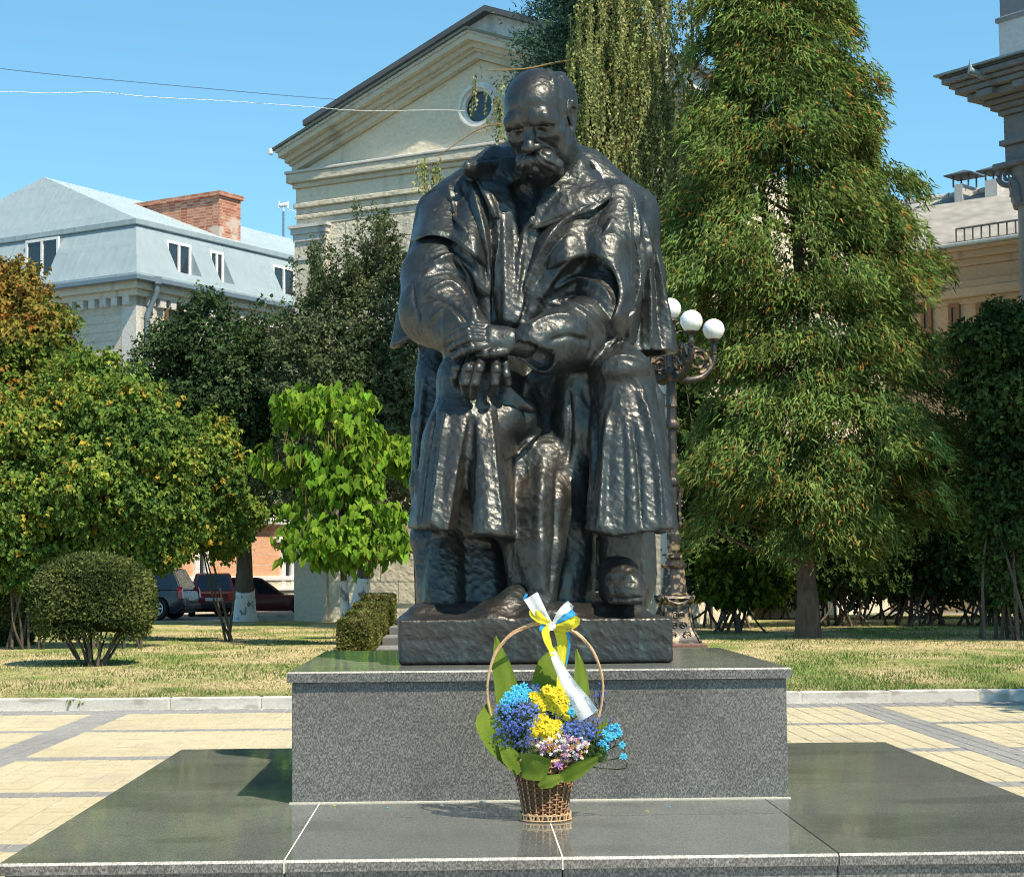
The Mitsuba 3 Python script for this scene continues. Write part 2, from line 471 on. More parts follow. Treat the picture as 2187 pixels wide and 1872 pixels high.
for x in (PX0 + 0.03, PX1 - 0.06):
    for a_, b_ in ((PY0 + 0.061, 9.4), (9.403, PY1 - 0.061)):
        obj('riser', box(x, x + 0.03, a_, b_, -0.03, PZ - 0.0475, 0.002), 'granite_honed', platform)

QX0, QX1, QY0, QY1 = -0.835, 1.605, 8.838, 11.22
CAPZ = 0.914
plinth = thing('granite_plinth', 'broad dark grey granite plinth with a thin overhanging cap, carrying the statue', 'plinth')
obj('front_panel', box(QX0, QX1, QY0, QY0 + 0.05, PZ + 0.001, CAPZ - 0.053, 0.003), 'granite_honed', plinth)
obj('side_panel', box(QX0 + 0.001, QX0 + 0.05, QY0 + 0.051, QY1 - 0.051, PZ + 0.001, CAPZ - 0.053, 0.003), 'granite_honed', plinth)
obj('side_panel', box(QX1 - 0.05, QX1 - 0.001, QY0 + 0.051, QY1 - 0.051, PZ + 0.001, CAPZ - 0.053, 0.003), 'granite_honed', plinth)
obj('back_panel', box(QX0, QX1, QY1 - 0.05, QY1, PZ + 0.001, CAPZ - 0.053, 0.003), 'granite_honed', plinth)
obj('core', box(QX0 + 0.06, QX1 - 0.06, QY0 + 0.06, QY1 - 0.06, PZ, CAPZ - 0.054), 'mortar', plinth)
for a_, b_, o1 in ((QY0 - 0.034, 9.66, 'f'), (9.66, 10.48, ''), (10.48, QY1 + 0.024, 'k')):
    for c0, c1, o2 in ((QX0 - 0.024, 0.39, 'l'), (0.39, QX1 + 0.024, 'r')):
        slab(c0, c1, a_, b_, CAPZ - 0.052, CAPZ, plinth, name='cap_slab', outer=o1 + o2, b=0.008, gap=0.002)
obj('mortar_line', box(QX0 - 0.012, QX1 + 0.010, QY0 - 0.010, QY0 - 0.001, PZ - 0.001, PZ + 0.006), 'mortar', plinth, 'pale line of mortar along the foot of the plinth')
for k_, (x, y, col_, lb) in enumerate(((-0.62, 8.72, 'yellow', 'tiny yellow petal fallen on the platform, farthest left by the plinth'), (-0.36, 8.62, 'cyan', 'tiny turquoise petal fallen on the platform left of the basket'), (-0.10, 8.70, 'white', 'tiny white petal fallen on the platform left of the basket'),
                                        (0.86, 8.40, 'yellow', 'tiny yellow petal fallen on the platform right of the basket'), (0.98, 8.55, 'cyan', 'tiny turquoise petal fallen on the platform right of the basket'))):
    m = trimesh.creation.icosphere(1, 0.010)
    m.apply_scale((1.0, 0.7, 0.14)); m.apply_translation((x, y, PZ + 0.003))
    obj('fallen_petal', m, 'petal_' + col_, label=lb, category='petal', smooth=True)
# ---------------------------------------------------------------- the buildings behind the park
class Facade:
    """A wall plane: X along it to the right, Y into the building, Z up."""

    def __init__(self, u, y, deg):
        self.o = at(u, 1160, y); self.o[2] = 0
        c, s = math.cos(math.radians(deg)), math.sin(math.radians(deg))
        self.R = np.array([[c, -s, 0], [s, c, 0], [0, 0, 1.0]])

    def __call__(self, m):
        m = m.copy() if hasattr(m, 'copy') else m
        m.vertices = np.asarray(m.vertices) @ self.R.T + self.o
        return m

    def on(self, u, v, off=0.0):
        """(X, Z) where the sight line of u, v meets the plane Y = off."""
        d = at(u, v, 10.0) - CAM
        a = self.R.T @ (CAM - self.o); b = self.R.T @ d
        t = (off - a[1]) / b[1]
        p = a + b * t
        return np.array([p[0], p[2]])


def stucco(c0, c1, k=1.0):
    def fn(p, n, uv):
        a = fbm(p.x * 0.5, p.y * 0.5, p.z * 0.9, 4)
        st = fbm(p.x * 3, p.y * 3, p.z * 0.35, 3)
        c = mix(c0, c1, a)
        c = mix(c, mi.Color3f(0.16, 0.15, 0.13), smoothstep(0.58, 0.80, st) * 0.40 * k)
        return c * (0.86 + 0.28 * fbm(p.x * 14, p.y * 14, p.z * 14, 2))
    return fn


def plaster_bump(p, n, uv):
    return fbm(p.x * 11, p.y * 11, p.z * 11, 3)


bsdf('cream_stucco', stucco((0.64, 0.58, 0.46), (0.73, 0.67, 0.54), 0.8), rough=0.95, bump=plaster_bump, bump_scale=0.035, specular=0.1)
bsdf('cornice_stone', stucco((0.52, 0.475, 0.385), (0.67, 0.62, 0.51), 1.1), rough=0.95, bump=plaster_bump, bump_scale=0.03, specular=0.1)
bsdf('pale_stone', stucco((0.52, 0.51, 0.49), (0.62, 0.61, 0.58)), rough=0.9, specular=0.15)
bsdf('grey_stone', stucco((0.20, 0.205, 0.215), (0.29, 0.295, 0.305), 1.3), rough=0.9, bump=plaster_bump, bump_scale=0.02, specular=0.15)
bsdf('white_trim', stucco((0.66, 0.65, 0.62), (0.76, 0.75, 0.72), 0.6), rough=0.9)
bsdf('roof_green', lambda p, n, uv: mix((0.045, 0.06, 0.05), (0.10, 0.13, 0.10), fbm(p.x, p.y, p.z * 3, 3)), rough=0.5)
bsdf('roof_dark', lambda p, n, uv: mix((0.05, 0.055, 0.06), (0.10, 0.105, 0.11), fbm(p.x, p.y, p.z * 3, 3)), rough=0.5)
bsdf('window_dark', (0.02, 0.028, 0.035), rough=0.06, specular=0.8)
bsdf('white_frame', (0.74, 0.75, 0.75), rough=0.4)
bsdf('wood_frame', (0.16, 0.085, 0.04), rough=0.6)

# --- the gabled building in the middle
G1 = Facade(600, 52.0, -31)
gable = thing('gabled_building', 'cream stuccoed building with a tall pediment and a round attic window, behind the statue', 'building')
apx = G1.on(973, 60)[0]
W_ = 2 * apx
zc0 = G1.on(597, 374)[1]; zc1 = G1.on(597, 352)[1]           # horizontal cornice
s_ = lambda v: G1.on(600, v)[1]
D_ = 16.0
cr = [(-0.02, 0), (W_ + 0.02, 0)]
obj('wall', G1(box(0, W_, 0.0, D_, 0, zc0)), 'cream_stucco', gable)
# blocks of the wall, rusticated courses left of the statue and on to the right
bz0, bz1 = 0.6, s_(461)
nrow = round((bz1 - bz0) / 0.62)
pil = G1.on(664, 500)[0]
bx_shapes = []
nb = 0
for r_ in range(nrow):
    z0 = bz0 + (bz1 - bz0) * r_ / nrow; z1 = bz0 + (bz1 - bz0) * (r_ + 1) / nrow
    x = pil + 0.03 - (r_ % 2) * 0.6
    while x < W_ - pil:
        a, b = max(x + 0.012, pil + 0.03), min(x + 1.2 - 0.012, W_ - pil)
        if b - a > 0.2:
            m = G1(box(a, b, -0.035 - 0.006 * (nb % 3), 0.01, z0 + 0.012, z1 - 0.012))
            u_, v_ = to_px(m.vertices.mean(0))
            if nb < 290 and 640 < u_ < 1420 and v_ > 360:
                obj('stone_block', m, 'cream_stucco', f'{gable}__wall'); nb += 1
            else:
                bx_shapes.append(m)
        x += 1.2
if bx_shapes:
    obj('block_courses', cat(bx_shapes), 'cream_stucco', f'{gable}__wall', kind='stuff')


def corner_pilaster(x0, x1):
    k_ = obj('pilaster', G1(box(x0, x1, -0.12, 0.05, 0, s_(475))), 'cornice_stone', gable)
    zt = [s_(v) for v in (530, 524, 492, 478, 466, 460)]
    obj('capital', G1(cat([box(x0 - 0.03, x1 + 0.03, -0.16, 0.0, zt[0], zt[1]), box(x0 - 0.03, x1 + 0.03, -0.17, 0.02, zt[2], zt[3]), box(x0 - 0.08, x1 + 0.08, -0.22, 0.03, zt[3] + 0.002, zt[4]), box(x0 - 0.14, x1 + 0.14, -0.28, 0.04, zt[4] + 0.002, zt[5])])), 'pale_stone', k_)


corner_pilaster(0.0, pil)
corner_pilaster(W_ - pil, W_)
# architrave, frieze, horizontal cornice: stacked bands, each its own depth
bands_ = [(460, 446, 0.05, 'cornice_stone', 'architrave'), (446, 438, 0.11, 'cornice_stone', 'moulding'), (438, 424, 0.06, 'cornice_stone', 'architrave'), (424, 414, 0.15, 'cornice_stone', 'moulding'),
          (414, 384, 0.08, 'cream_stucco', 'frieze'), (384, 374, 0.17, 'cornice_stone', 'moulding'), (374, 356, 0.30, 'cornice_stone', 'cornice'), (356, 350, 0.34, 'pale_stone', 'cornice_top')]
for v0, v1, dp, mt, nm in bands_:
    ext = max(0.0, dp - 0.1)
    m = G1(box(-ext, W_ + ext, -dp, 0.04, s_(v0) + 0.002, s_(v1) - 0.002, 0.02))
    obj(nm, m, mt, gable)
# tympanum and the raking cornices (profile given across the slope, drawn along it)
base = s_(350)
apz = G1.on(970, 120)[1]
slope = math.atan2(apz - base, apx)
obj('tympanum', G1(extrude_y([(0.1, base - 0.01), (W_ - 0.1, base - 0.01), (apx, base + (apx - 0.1) * math.tan(slope))], -0.02, 0.5)), 'cream_stucco', gable, 'smooth cream triangle of the pediment')


def rake(t0, t1, dp, mt, nm, back=0.3, over=0.0):
    """A bar following both slopes, between t0 and t1 metres above the tympanum's edge, standing dp proud."""
    c = math.cos(slope)
    pts = []
    for t in (t0, t1):
        h_ = t / c
        pts.append((h_, base + h_))
    hw = over
    L = [(-hw, base + t0 / c - hw * math.tan(slope)), (apx, base + t0 / c + apx * math.tan(slope)), (W_ + hw, base + t0 / c - hw * math.tan(slope)),
         (W_ + hw, base + t1 / c - hw * math.tan(slope)), (apx, base + t1 / c + apx * math.tan(slope)), (-hw, base + t1 / c - hw * math.tan(slope))]
    return obj(nm, G1(extrude_y(L, -dp, back)), mt, gable)




def tt(v, off=0.0):
    """Height across the slope so that a bar whose face stands at Y = off peaks at photograph row v."""
    o = G1.R @ np.array([apx, off, 0.0]) + G1.o
    lo, hi = 5.0, 25.0
    for _ in range(40):
        mid = (lo + hi) / 2
        if to_px([o[0], o[1], mid])[1] > v:
            lo = mid
        else:
            hi = mid
    return (lo - base - apx * math.tan(slope)) * math.cos(slope)


rake(-0.02, tt(104, -.24), 0.24, 'cornice_stone', 'raking_moulding', over=0.02)
rake(tt(104, -.24) + .002, tt(96, -.34), 0.34, 'cornice_stone', 'raking_moulding', over=0.05)
rake(tt(96, -.34) + .002, tt(82, -.48), 0.48, 'cornice_stone', 'raking_corbel', over=0.10)
rake(tt(82, -.48) + .002, tt(66, -.70), 0.70, 'cornice_stone', 'raking_cornice', over=0.18)
rake(tt(66, -.70) + .002, tt(59, -.76), 0.76, 'pale_stone', 'raking_edge', over=0.24)
rake(tt(59, -.76) + .002, tt(52, -.84), 0.84, 'roof_green', 'pediment_roof', over=0.30, back=1.5)
# the attic gable behind, with its own roof
qa = G1.on(597, 284, 0.5)
t_at = 0.5 * (qa[1] - base - qa[0] * math.tan(slope)) * math.cos(slope) + 0.5 * tt(20, 0.5)
rake(tt(52, -.84) - 0.3, t_at, -0.5, 'pale_stone', 'attic_gable', over=-0.30, back=3.0)
rk = rake(t_at + .006, t_at + 0.16, -0.2, 'roof_dark', 'roof', over=-0.05, back=D_)
zt_l = base + tt(55, -.84) / math.cos(slope) - 0.34 * math.tan(slope)
obj('gutter_end', G1(box(-0.40, -0.28, -0.90, -0.76, zt_l - 0.14, zt_l + 0.04, 0.03)), 'white_frame', gable)
# round attic window
oc = G1.on(974, 218)
orad = 51 * px(48.7)
rings_ = []
for a_, b_, dp in ((1.0, 0.85, 0.12), (0.86, 0.75, 0.26), (0.76, 0.63, 0.15)):
    pr = [(a_ * orad, 0), (a_ * orad, dp), (b_ * orad, dp), (b_ * orad, 0)]
    m = lathe(pr + pr[:1], 48)
    v = np.array(m.vertices)
    m.vertices = np.stack([oc[0] + v[:, 0], -0.02 - v[:, 2], oc[1] + v[:, 1]], -1)
    m.fix_normals()
    rings_.append(m)
occ = obj('round_window', G1(cat(rings_)), 'white_trim', gable, 'round window with a stepped pale frame', smooth=30)
m = lathe([(0.001, 0.0), (0.65 * orad, 0.0)], 48); v = np.array(m.vertices)
m.vertices = np.stack([oc[0] + v[:, 0], -0.045 - v[:, 2], oc[1] + v[:, 1]], -1)
obj('pane', G1(m), 'window_dark', occ)



def metal_seams(p, n, uv):
    a, b = p.x * 0.839 - p.y * 0.545, p.x * 0.545 + p.y * 0.839
    ridge = lambda q: smoothstep(0.90, 1.0, dr.abs(dr.cos(q * math.pi / 0.62)))
    return dr.maximum(ridge(a), ridge(b)) * 0.5 + 0.15 * fbm(p.x * 2, p.y * 2, p.z * 2, 2)


# --- the corner house with the blue-grey mansard roof on the left
bsdf('roof_metal', lambda p, n, uv: mix((0.27, 0.345, 0.38), (0.325, 0.40, 0.435), fbm(p.x * 0.7, p.y * 0.7, p.z * 0.9, 4)) * (0.94 + 0.12 * noise(p.x * 7, p.y * 7, p.z * 1)), rough=0.55, bump=metal_seams, bump_scale=0.022, metallic=0.05, specular=0.5)
bsdf('gutter_metal', (0.16, 0.22, 0.27), rough=0.45, metallic=0.2)
bsdf('house_brick', stucco((0.46, 0.44, 0.38), (0.58, 0.555, 0.48)), rough=0.9, bump=lambda p, n, uv: dr.minimum(smoothstep(0.0, 0.12, dr.abs(dr.cos(p.z * math.pi / 0.32))), 1.0) + 0.4 * fbm(p.x * 9, p.y * 9, p.z * 9, 2), bump_scale=0.03)


def red_brick(p, n, uv):
    row = dr.floor(p.z / 0.115)
    x = (p.x * 0.8 + p.y * 0.6) / 0.30 + 0.5 * (row - 2 * dr.floor(row / 2))
    y = (p.x * -0.6 + p.y * 0.8) / 0.30
    fx, fz = x - dr.floor(x), p.z / 0.115 - row
    j = dr.select((fz < 0.14), mi.Float(1), mi.Float(0))
    tone = cell_rand(dr.floor(x), row, dr.floor(y))
    c = mix((0.30, 0.10, 0.055), (0.50, 0.25, 0.16), tone)
    return mix(c, (0.55, 0.48, 0.42), dr.maximum(j * 0.75, smoothstep(0.62, 0.75, fbm(p.x * 1.6, p.y * 1.6, p.z * 2.2, 3)) * 0.8))


bsdf('red_brick', red_brick, rough=0.9)
mans = thing('mansard_house', 'pale brick corner house with a blue-grey metal mansard roof and dormer windows, at the left', 'building')
ML = Facade(271.6, 62.0, -33)             # front, running left: X from the corner is negative
MR = Facade(271.6, 62.0, 57)              # side, running right and away: Y into the building is to its left
zb_, ze_ = ML.on(271.6, 439.4)[1], ML.on(271.6, 553.8)[1]
LL = 15.0
LRt = 26.0
wall_in = 0.30
m = box(-LL, -wall_in, wall_in, LRt, 0, ze_ - 0.5)
obj('wall', ML(m), 'house_brick', mans)
obj('corner_strip', ML(box(-0.95, -wall_in + 0.03, wall_in - 0.03, 1.2, 0, ze_ - 1.05)), 'pale_stone', mans)
# mansard slopes: a frustum
ins = 1.0


def frustum(x0, x1, y0, y1, z0, z1, i):
    v = np.array([(x0, y0, z0), (x1, y0, z0), (x1, y1, z0), (x0, y1, z0), (x0 + i, y0 + i, z1), (x1 - i, y0 + i, z1), (x1 - i, y1 - i, z1), (x0 + i, y1 - i, z1)], float)
    return man2tri(manifold3d.Manifold.hull_points(v))


mm = manifold3d.Manifold(manifold3d.Mesh(np.asarray(frustum(-LL, 0.0, 0.0, LRt, ze_ + 0.06, zb_, ins).vertices, dtype=np.float32), np.asarray(frustum(-LL, 0, 0, LRt, ze_ + 0.06, zb_, ins).faces, dtype=np.uint32)))
dorm = []
WPL = 0.80


def mroof_cut(fr, x0, x1, z0, z1, swap):
    global mm
    # a recess with an upright back wall
    if not swap:
        c = manifold3d.Manifold.cube((x1 - x0, 1.6, z1 - z0)).translate((x0, -0.9, z0))
        c = manifold3d.Manifold.cube((x1 - x0, 0.9 + WPL, z1 - z0)).translate((x0, -0.9, z0))
    else:
        c = manifold3d.Manifold.cube((0.9 + WPL, x1 - x0, z1 - z0)).translate((-WPL, x0, z0))
    mm = mm - c
    dorm.append((x0, x1, z0, z1, swap))


z4 = lambda zx, zy: (0.4115 * zx, 331.6 + 0.4115 * zy)
for (a, b) in ((z4(125, 378), z4(284, 556)),):
    p, q = ML.on(*a, 0.7), ML.on(*b, 0.7)
    mroof_cut(ML, p[0], q[0], q[1], p[1], False)
mroof_cut(ML, -12.3, -10.2, dorm[0][2], dorm[0][3], False)
for (a, b) in ((z4(822, 372), z4(940, 562)), (z4(1034, 422), z4(1100, 600)), (z4(1342, 492), z4(1452, 664))):
    p, q = MR.on(*a, 0.7), MR.on(*b, 0.7)
    mroof_cut(MR, p[0], q[0], dorm[0][2] if False else q[1], p[1], True)
zwin = [(d_[2], d_[3]) for d_ in dorm]
roof = obj('mansard_slope', ML(man2tri(mm)), 'roof_metal', mans, 'steep blue-grey metal slope with recessed windows')
for (x0, x1, z0, z1, sw) in dorm:
    def lay(a0, a1, b0, b1, y0, y1):
        return ML(box(a0, a1, y0, y1, b0, b1)) if not sw else ML(box(-y1, -y0, a0, a1, b0, b1))
    fr_ = 0.10
    wk = obj('dormer_window', cat([lay(x0, x1, z0, z0 + fr_, WPL - 0.10, WPL - 0.01), lay(x0, x1, z1 - fr_, z1, WPL - 0.10, WPL - 0.01), lay(x0, x0 + fr_, z0 + fr_ + .002, z1 - fr_ - .002, WPL - 0.10, WPL - 0.01), lay(x1 - fr_, x1, z0 + fr_ + .002, z1 - fr_ - .002, WPL - 0.10, WPL - 0.01),
                                   lay((x0 + x1) / 2 - 0.05, (x0 + x1) / 2 + 0.05, z0 + fr_ + .002, z1 - fr_ - .002, WPL - 0.11, WPL - 0.02)]), 'white_frame', mans)
    obj('pane', lay(x0 + 0.05, x1 - 0.05, z0 + 0.05, z1 - 0.05, WPL - 0.05, WPL - 0.03), 'window_dark', wk)
# break line moulding, hip roof above
obj('roof_band', ML(box(-LL + ins - 0.12, -ins + 0.12, ins - 0.12, LRt - ins, zb_ + 0.002, zb_ + 0.22, 0.02)), 'roof_metal', mans)
apxp = ML.on(90.5, 358, 0.0)
hx0, hx1, hy0, hy1 = -LL + ins, -ins, ins, LRt - ins
xr_ = (hx0 + hx1) / 2
# height of the ridge so that its front end lands on the photographed apex
best = None
for yy in np.linspace(2, 12, 201):
    q = ML.on(90.5, 358, yy)
    if best is None or abs(q[0] - xr_) < best[0]:
        best = (abs(q[0] - xr_), yy, q[1])
_, yr_, zr_ = best
hip = trimesh.Trimesh(np.array([(hx0, hy0, zb_ + 0.23), (hx1, hy0, zb_ + 0.23), (hx1, hy1, zb_ + 0.23), (hx0, hy1, zb_ + 0.23), (xr_, yr_, zr_), (xr_, hy1 - 0.5, zr_)]),
                      np.array([(0, 1, 4), (1, 2, 5), (1, 5, 4), (2, 3, 5), (3, 0, 4), (3, 4, 5), (0, 2, 1), (0, 3, 2)]), process=False)
hk = obj('hip_roof', ML(hip), 'roof_metal', mans)
# eaves: fascia, gutter, cornice, dentils
obj('eaves_board', ML(cat([box(-LL, 0.18, -0.18, LRt, ze_ - 0.20, ze_ + 0.05, 0.02)])), 'roof_metal', mans)
obj('gutter', ML(cat([box(-LL, 0.34, -0.34, -0.185, ze_ - 0.26, ze_ - 0.08, 0.02), box(0.185, 0.34, -0.183, LRt, ze_ - 0.26, ze_ - 0.08, 0.02)])), 'gutter_metal', mans)
obj('cornice', ML(cat([box(-LL, 0.10, -0.10, LRt, ze_ - 0.50, ze_ - 0.205), box(-LL, -0.06, 0.06, LRt, ze_ - 0.72, ze_ - 0.505)])), 'cornice_stone', mans)
for k_ in range(26):
    x = -0.75 - k_ * 0.55
    if x > -LL:
        obj('dentil', ML(box(x, x + 0.3, 0.08, wall_in + 0.02, ze_ - 1.02, ze_ - 0.725)), 'pale_stone', mans)
for k_ in range(40):
    y = 0.75 + k_ * 0.55
    if y < LRt:
        obj('dentil', ML(box(-wall_in - 0.02, -0.08, y, y + 0.3, ze_ - 1.02, ze_ - 0.725)), 'pale_stone', mans)
dx = MR.on(z4(735, 600)[0], z4(735, 600)[1], 0.1)[0]
obj('downpipe', ML(cat([tube([(0.25, dx, ze_ - 0.12), (0.25, dx, ze_ - 0.6), (-0.18, dx, ze_ - 1.3), (-0.18, dx, 0.2)], 0.10, 10), tube([(0.25, dx, ze_ - 0.30), (0.25, dx, ze_ - 0.05)], 0.17, 10)])), 'gutter_metal', mans, smooth=40)
# second floor windows under the dentils
for (a, b) in ((z4(808, 700), z4(960, 960)), (z4(1180, 790), z4(1330, 1030))):
    p, q = MR.on(*a, 0.3), MR.on(*b, 0.3)
    y0, y1 = p[0], q[0]; z1 = p[1]; z0 = z1 - 2.1
    wk = obj('window', ML(cat([box(-0.31, -0.20, y0, y1, z0, z0 + 0.12), box(-0.31, -0.20, y0, y1, z1 - 0.12, z1), box(-0.31, -0.20, y0, y0 + 0.12, z0 + .122, z1 - .122), box(-0.31, -0.20, y1 - 0.12, y1, z0 + .122, z1 - .122), box(-0.31, -0.21, (y0 + y1) / 2 - 0.05, (y0 + y1) / 2 + 0.05, z0 + .122, z1 - .122)])), 'wood_frame', mans)
    obj('pane', ML(box(-0.31, -0.26, y0 + 0.06, y1 - 0.06, z0 + 0.06, z1 - 0.06)), 'window_dark', wk)
# brick fire wall on the roof
ca = MR.on(z4(1075, 140)[0], z4(1075, 140)[1], 1.6)
fy = ca[0]
zt_ = ca[1]
xr2 = xr_ + 0.3
fw = obj('fire_wall', ML(extrude_y([(xr2, zb_ + 0.3), (-1.55, zb_ + 0.1), (-1.55, zt_ - 0.12), (xr2, zt_ - 0.12)], fy, fy + 1.25)), 'red_brick', mans, 'weathered red brick chimney wall rising from the roof')
obj('coping', ML(box(xr2 - 0.1, -1.45, fy - 0.1, fy + 1.35, zt_ - 0.118, zt_ + 0.05)), 'red_brick', fw)

# aerial on a pole beyond the house
ap = at(573.5, 442, 96.0)
aer = thing('roof_aerial', 'thin pole with a small white aerial above the roof between the two buildings', 'aerial')
obj('pole', tube([ap + [0, 0, -14], ap + [0, 0, 0.4]], 0.06, 6), 'gutter_metal', aer)
obj('head', cat([tube([ap + [-0.2, 0, 0.72], ap + [0.22, 0, 0.76]], 0.11, 8), tube([ap + [-0.24, 0, 0.55], ap + [-0.24, 0, 0.95]], 0.05, 6), tube([ap + [0.24, 0, 0.55], ap + [0.24, 0, 0.95]], 0.05, 6), tube([ap + [0, 0, 0.3], ap + [0, 0, 0.75]], 0.04, 6), tube([ap + [0.3, 0, 0.5], ap + [1.3, 0, 0.1]], 0.02, 5)]), 'white_frame', aer)

# --- the classical corner on the right edge
CR = Facade(1912, 44.0, -55)
colb = thing('columned_building', 'classical building corner with heavy shaded cornice and scrolled column capital at the right edge', 'building')
z8 = lambda zx, zy: (1705 + 0.4273 * zx, 0.4273 * zy)


def ci(u):
    """Inset of an outer corner, the same on both faces, that stands at photograph column u."""
    lo, hi = -2.0, 6.0
    for _ in range(40):
        mid = (lo + hi) / 2
        p = CR.R @ np.array([mid, mid, 8.0]) + CR.o
        lo, hi = (mid, hi) if to_px(p)[0] < u else (lo, mid)
    return lo


def cz(i, v):
    p = CR.R @ np.array([i, i, 0.0]) + CR.o
    lo, hi = 0.0, 20.0
    for _ in range(40):
        mid = (lo + hi) / 2
        lo, hi = (mid, hi) if to_px([p[0], p[1], mid])[1] > v else (lo, mid)
    return lo


hz = lambda zy, u=1912: cz(ci(u), 0.4273 * zy)


def ent(zy0, zy1, u, mt, nm, depth=6.0):
    i = ci(u)
    return obj(nm, CR(box(i, 16.0, i, depth, cz(i, 0.4273 * zy1) + .002, cz(i, 0.4273 * zy0) - .002, 0.015)), mt, colb)


ent(366, 378, 1912, 'roof_dark', 'cornice_edge')
ent(378, 404, 1916, 'grey_stone', 'cornice')
ent(404, 424, 1931, 'grey_stone', 'cornice')
ent(424, 450, 1943, 'grey_stone', 'cornice')
ent(450, 484, 1968, 'grey_stone', 'cornice')
ent(484, 505, 1998, 'grey_stone', 'moulding')
ent(505, 528, 2014, 'grey_stone', 'moulding')
ent(528, 552, 2030, 'grey_stone', 'moulding')
obj('roof', CR(extrude_x([(0.02, hz(366) + .003), (6.0, hz(366) + .003), (6.0, hz(366) + 0.9), (4.0, hz(366) + 0.9), (0.4, hz(366) + 0.14), (0.02, hz(366) + 0.05)], 0.02, 16.0)), 'roof_metal', colb)
im, ip = ci(1950), ci(1992)
for k_ in range(14):
    x = ip + 0.2 + k_ * 1.1
    obj('modillion', CR(box(x, x + 0.5, im, ip + 0.02, hz(483, 1968) , hz(452, 1968))), 'grey_stone', colb)
ent(552, 668, 2041, 'grey_stone', 'frieze', 5.8)
ent(668, 694, 2030, 'grey_stone', 'moulding', 5.8)
ent(694, 768, 2042, 'grey_stone', 'architrave', 5.8)
crad = 0.675
ic = ci(2044) + crad * 0.95
hc = lambda zy: cz(ic, 0.4273 * zy)
cc = np.array([ic, ic, 0.0])
col = obj('column', CR(lathe([(crad * 1.25, 0), (crad * 1.25, 0.5), (crad, 0.7), (crad, 2.0), (crad * 0.96, hc(978))], 32, cc)), 'grey_stone', colb, smooth=40)
obj('abacus', CR(box(ci(2014), ic + 1.1, ci(2014), ic + 1.1, hc(796), hc(769) - .003, 0.03)), 'grey_stone', col)
cp = [lathe([(crad * 0.95, hc(978)), (crad * 1.05, hc(970)), (crad * 0.95, hc(960)), (crad, hc(900)), (crad * 1.12, hc(840)), (crad * 1.2, hc(798))], 24, cc)]
for k_ in range(4):
    a = math.pi / 4 + k_ * math.pi / 2
    ax = np.array([math.cos(a), math.sin(a), 0])
    cp.append(spiral(cc + ax * crad * 1.28 + Z_ * hc(834), ax, Z_, 0.29, 1.6, 0.08, 40, 2.0, -1))
for k_ in range(8):
    a = k_ * math.pi / 4 + 0.2
    ax = np.array([math.cos(a), math.sin(a), 0])
    for hh, rr in ((930, 1.03), (880, 1.08)):
        cp.append(tube([cc + ax * crad * 0.96 + Z_ * hc(968), cc + ax * crad * rr + Z_ * hc(hh), cc + ax * crad * (rr + 0.2) + Z_ * (hc(hh) + 0.13), cc + ax * crad * (rr + 0.23) + Z_ * (hc(hh) - 0.02)], [0.16, 0.175, 0.10, 0.045], 6))
obj('capital', CR(cat(cp)), 'grey_stone', col, 'scrolled leafy capital', smooth=45)
obj('wall', CR(box(ic + 1.3, 16.0, ic + 1.3, 6.0, 0, hc(769))), 'grey_stone', colb)
# block standing on the cornice
tb = ci(2037)
zq = lambda zy: cz(tb, 0.4273 * zy)
obj('parapet_block', CR(box(tb, 16, tb, 5.0, hz(366) + 0.05, zq(112))), 'pale_stone', colb)
obj('parapet_cap', CR(box(tb - 0.07, 16, tb - 0.07, 5.1, zq(112) + .002, zq(88), 0.02)), 'grey_stone', colb)
obj('parapet_pier', CR(box(tb + 0.03, 16, tb + 0.03, 4.9, zq(88) + .002, zq(-60))), 'grey_stone', colb)
ig = ci(2040)
obj('downpipe', CR(cat([tube([(ig, -0.02, hz(330)), (ig, -0.02, hz(385)), (ig + 0.3, 0.7, hz(430)), (ig + 0.6, ig, hz(470))], 0.09, 10)])), 'roof_metal', colb, smooth=40)

# --- the long house behind it
bsdf('slate_roof', lambda p, n, uv: mix((0.20, 0.20, 0.19), (0.34, 0.335, 0.31), fbm(p.x * 1.1, p.y * 1.1, p.z * 2.4, 4)) * (0.8 + 0.4 * noise(p.x * 5, p.y * 1.2, p.z * 5)), rough=0.9, bump=lambda p, n, uv: dr.cos((p.x * 0.72 - p.y * 0.69) * 2 * math.pi / 0.28), bump_scale=0.05)
bsdf('ochre_stucco', stucco((0.30, 0.24, 0.165), (0.40, 0.33, 0.24), 1.3), rough=0.95, bump=plaster_bump, bump_scale=0.02)
LH_ = Facade(1860, 58.0, -44)
lhouse = thing('long_house', 'ochre house with worn grey roof and chimneys, behind the conifer at the right', 'building')
le = lambda zx, zy: LH_.on(*z8(zx, zy))
x0 = -14.0; x1 = 14.0
ez = le(640, 1140)[1]
obj('wall', LH_(box(x0, x1, 0.55, 14, 0, ez - 1.8)), 'ochre_stucco', lhouse)
for zy0, zy1, dp in ((1155, 1172, 0.0), (1172, 1205, 0.22), (1205, 1240, 0.42), (1310, 1345, 0.38), (1240, 1310, 0.50), (1345, 1390, 0.30), (1390, 1420, 0.48)):
    obj('cornice', LH_(box(x0 - 0.6 + dp, x1, dp, 2.0, le(640, zy1)[1] + .002, le(640, zy0)[1] - .002, 0.015)), 'ochre_stucco', lhouse)
obj('eaves_gutter', LH_(box(x0 - 0.7, x1, -0.15, 0.9, le(640, 1155)[1] + .003, le(640, 1140)[1], 0.02)), 'roof_metal', lhouse)
ry = 6.5
rz = LH_.on(*z8(640, 912), ry)[1]
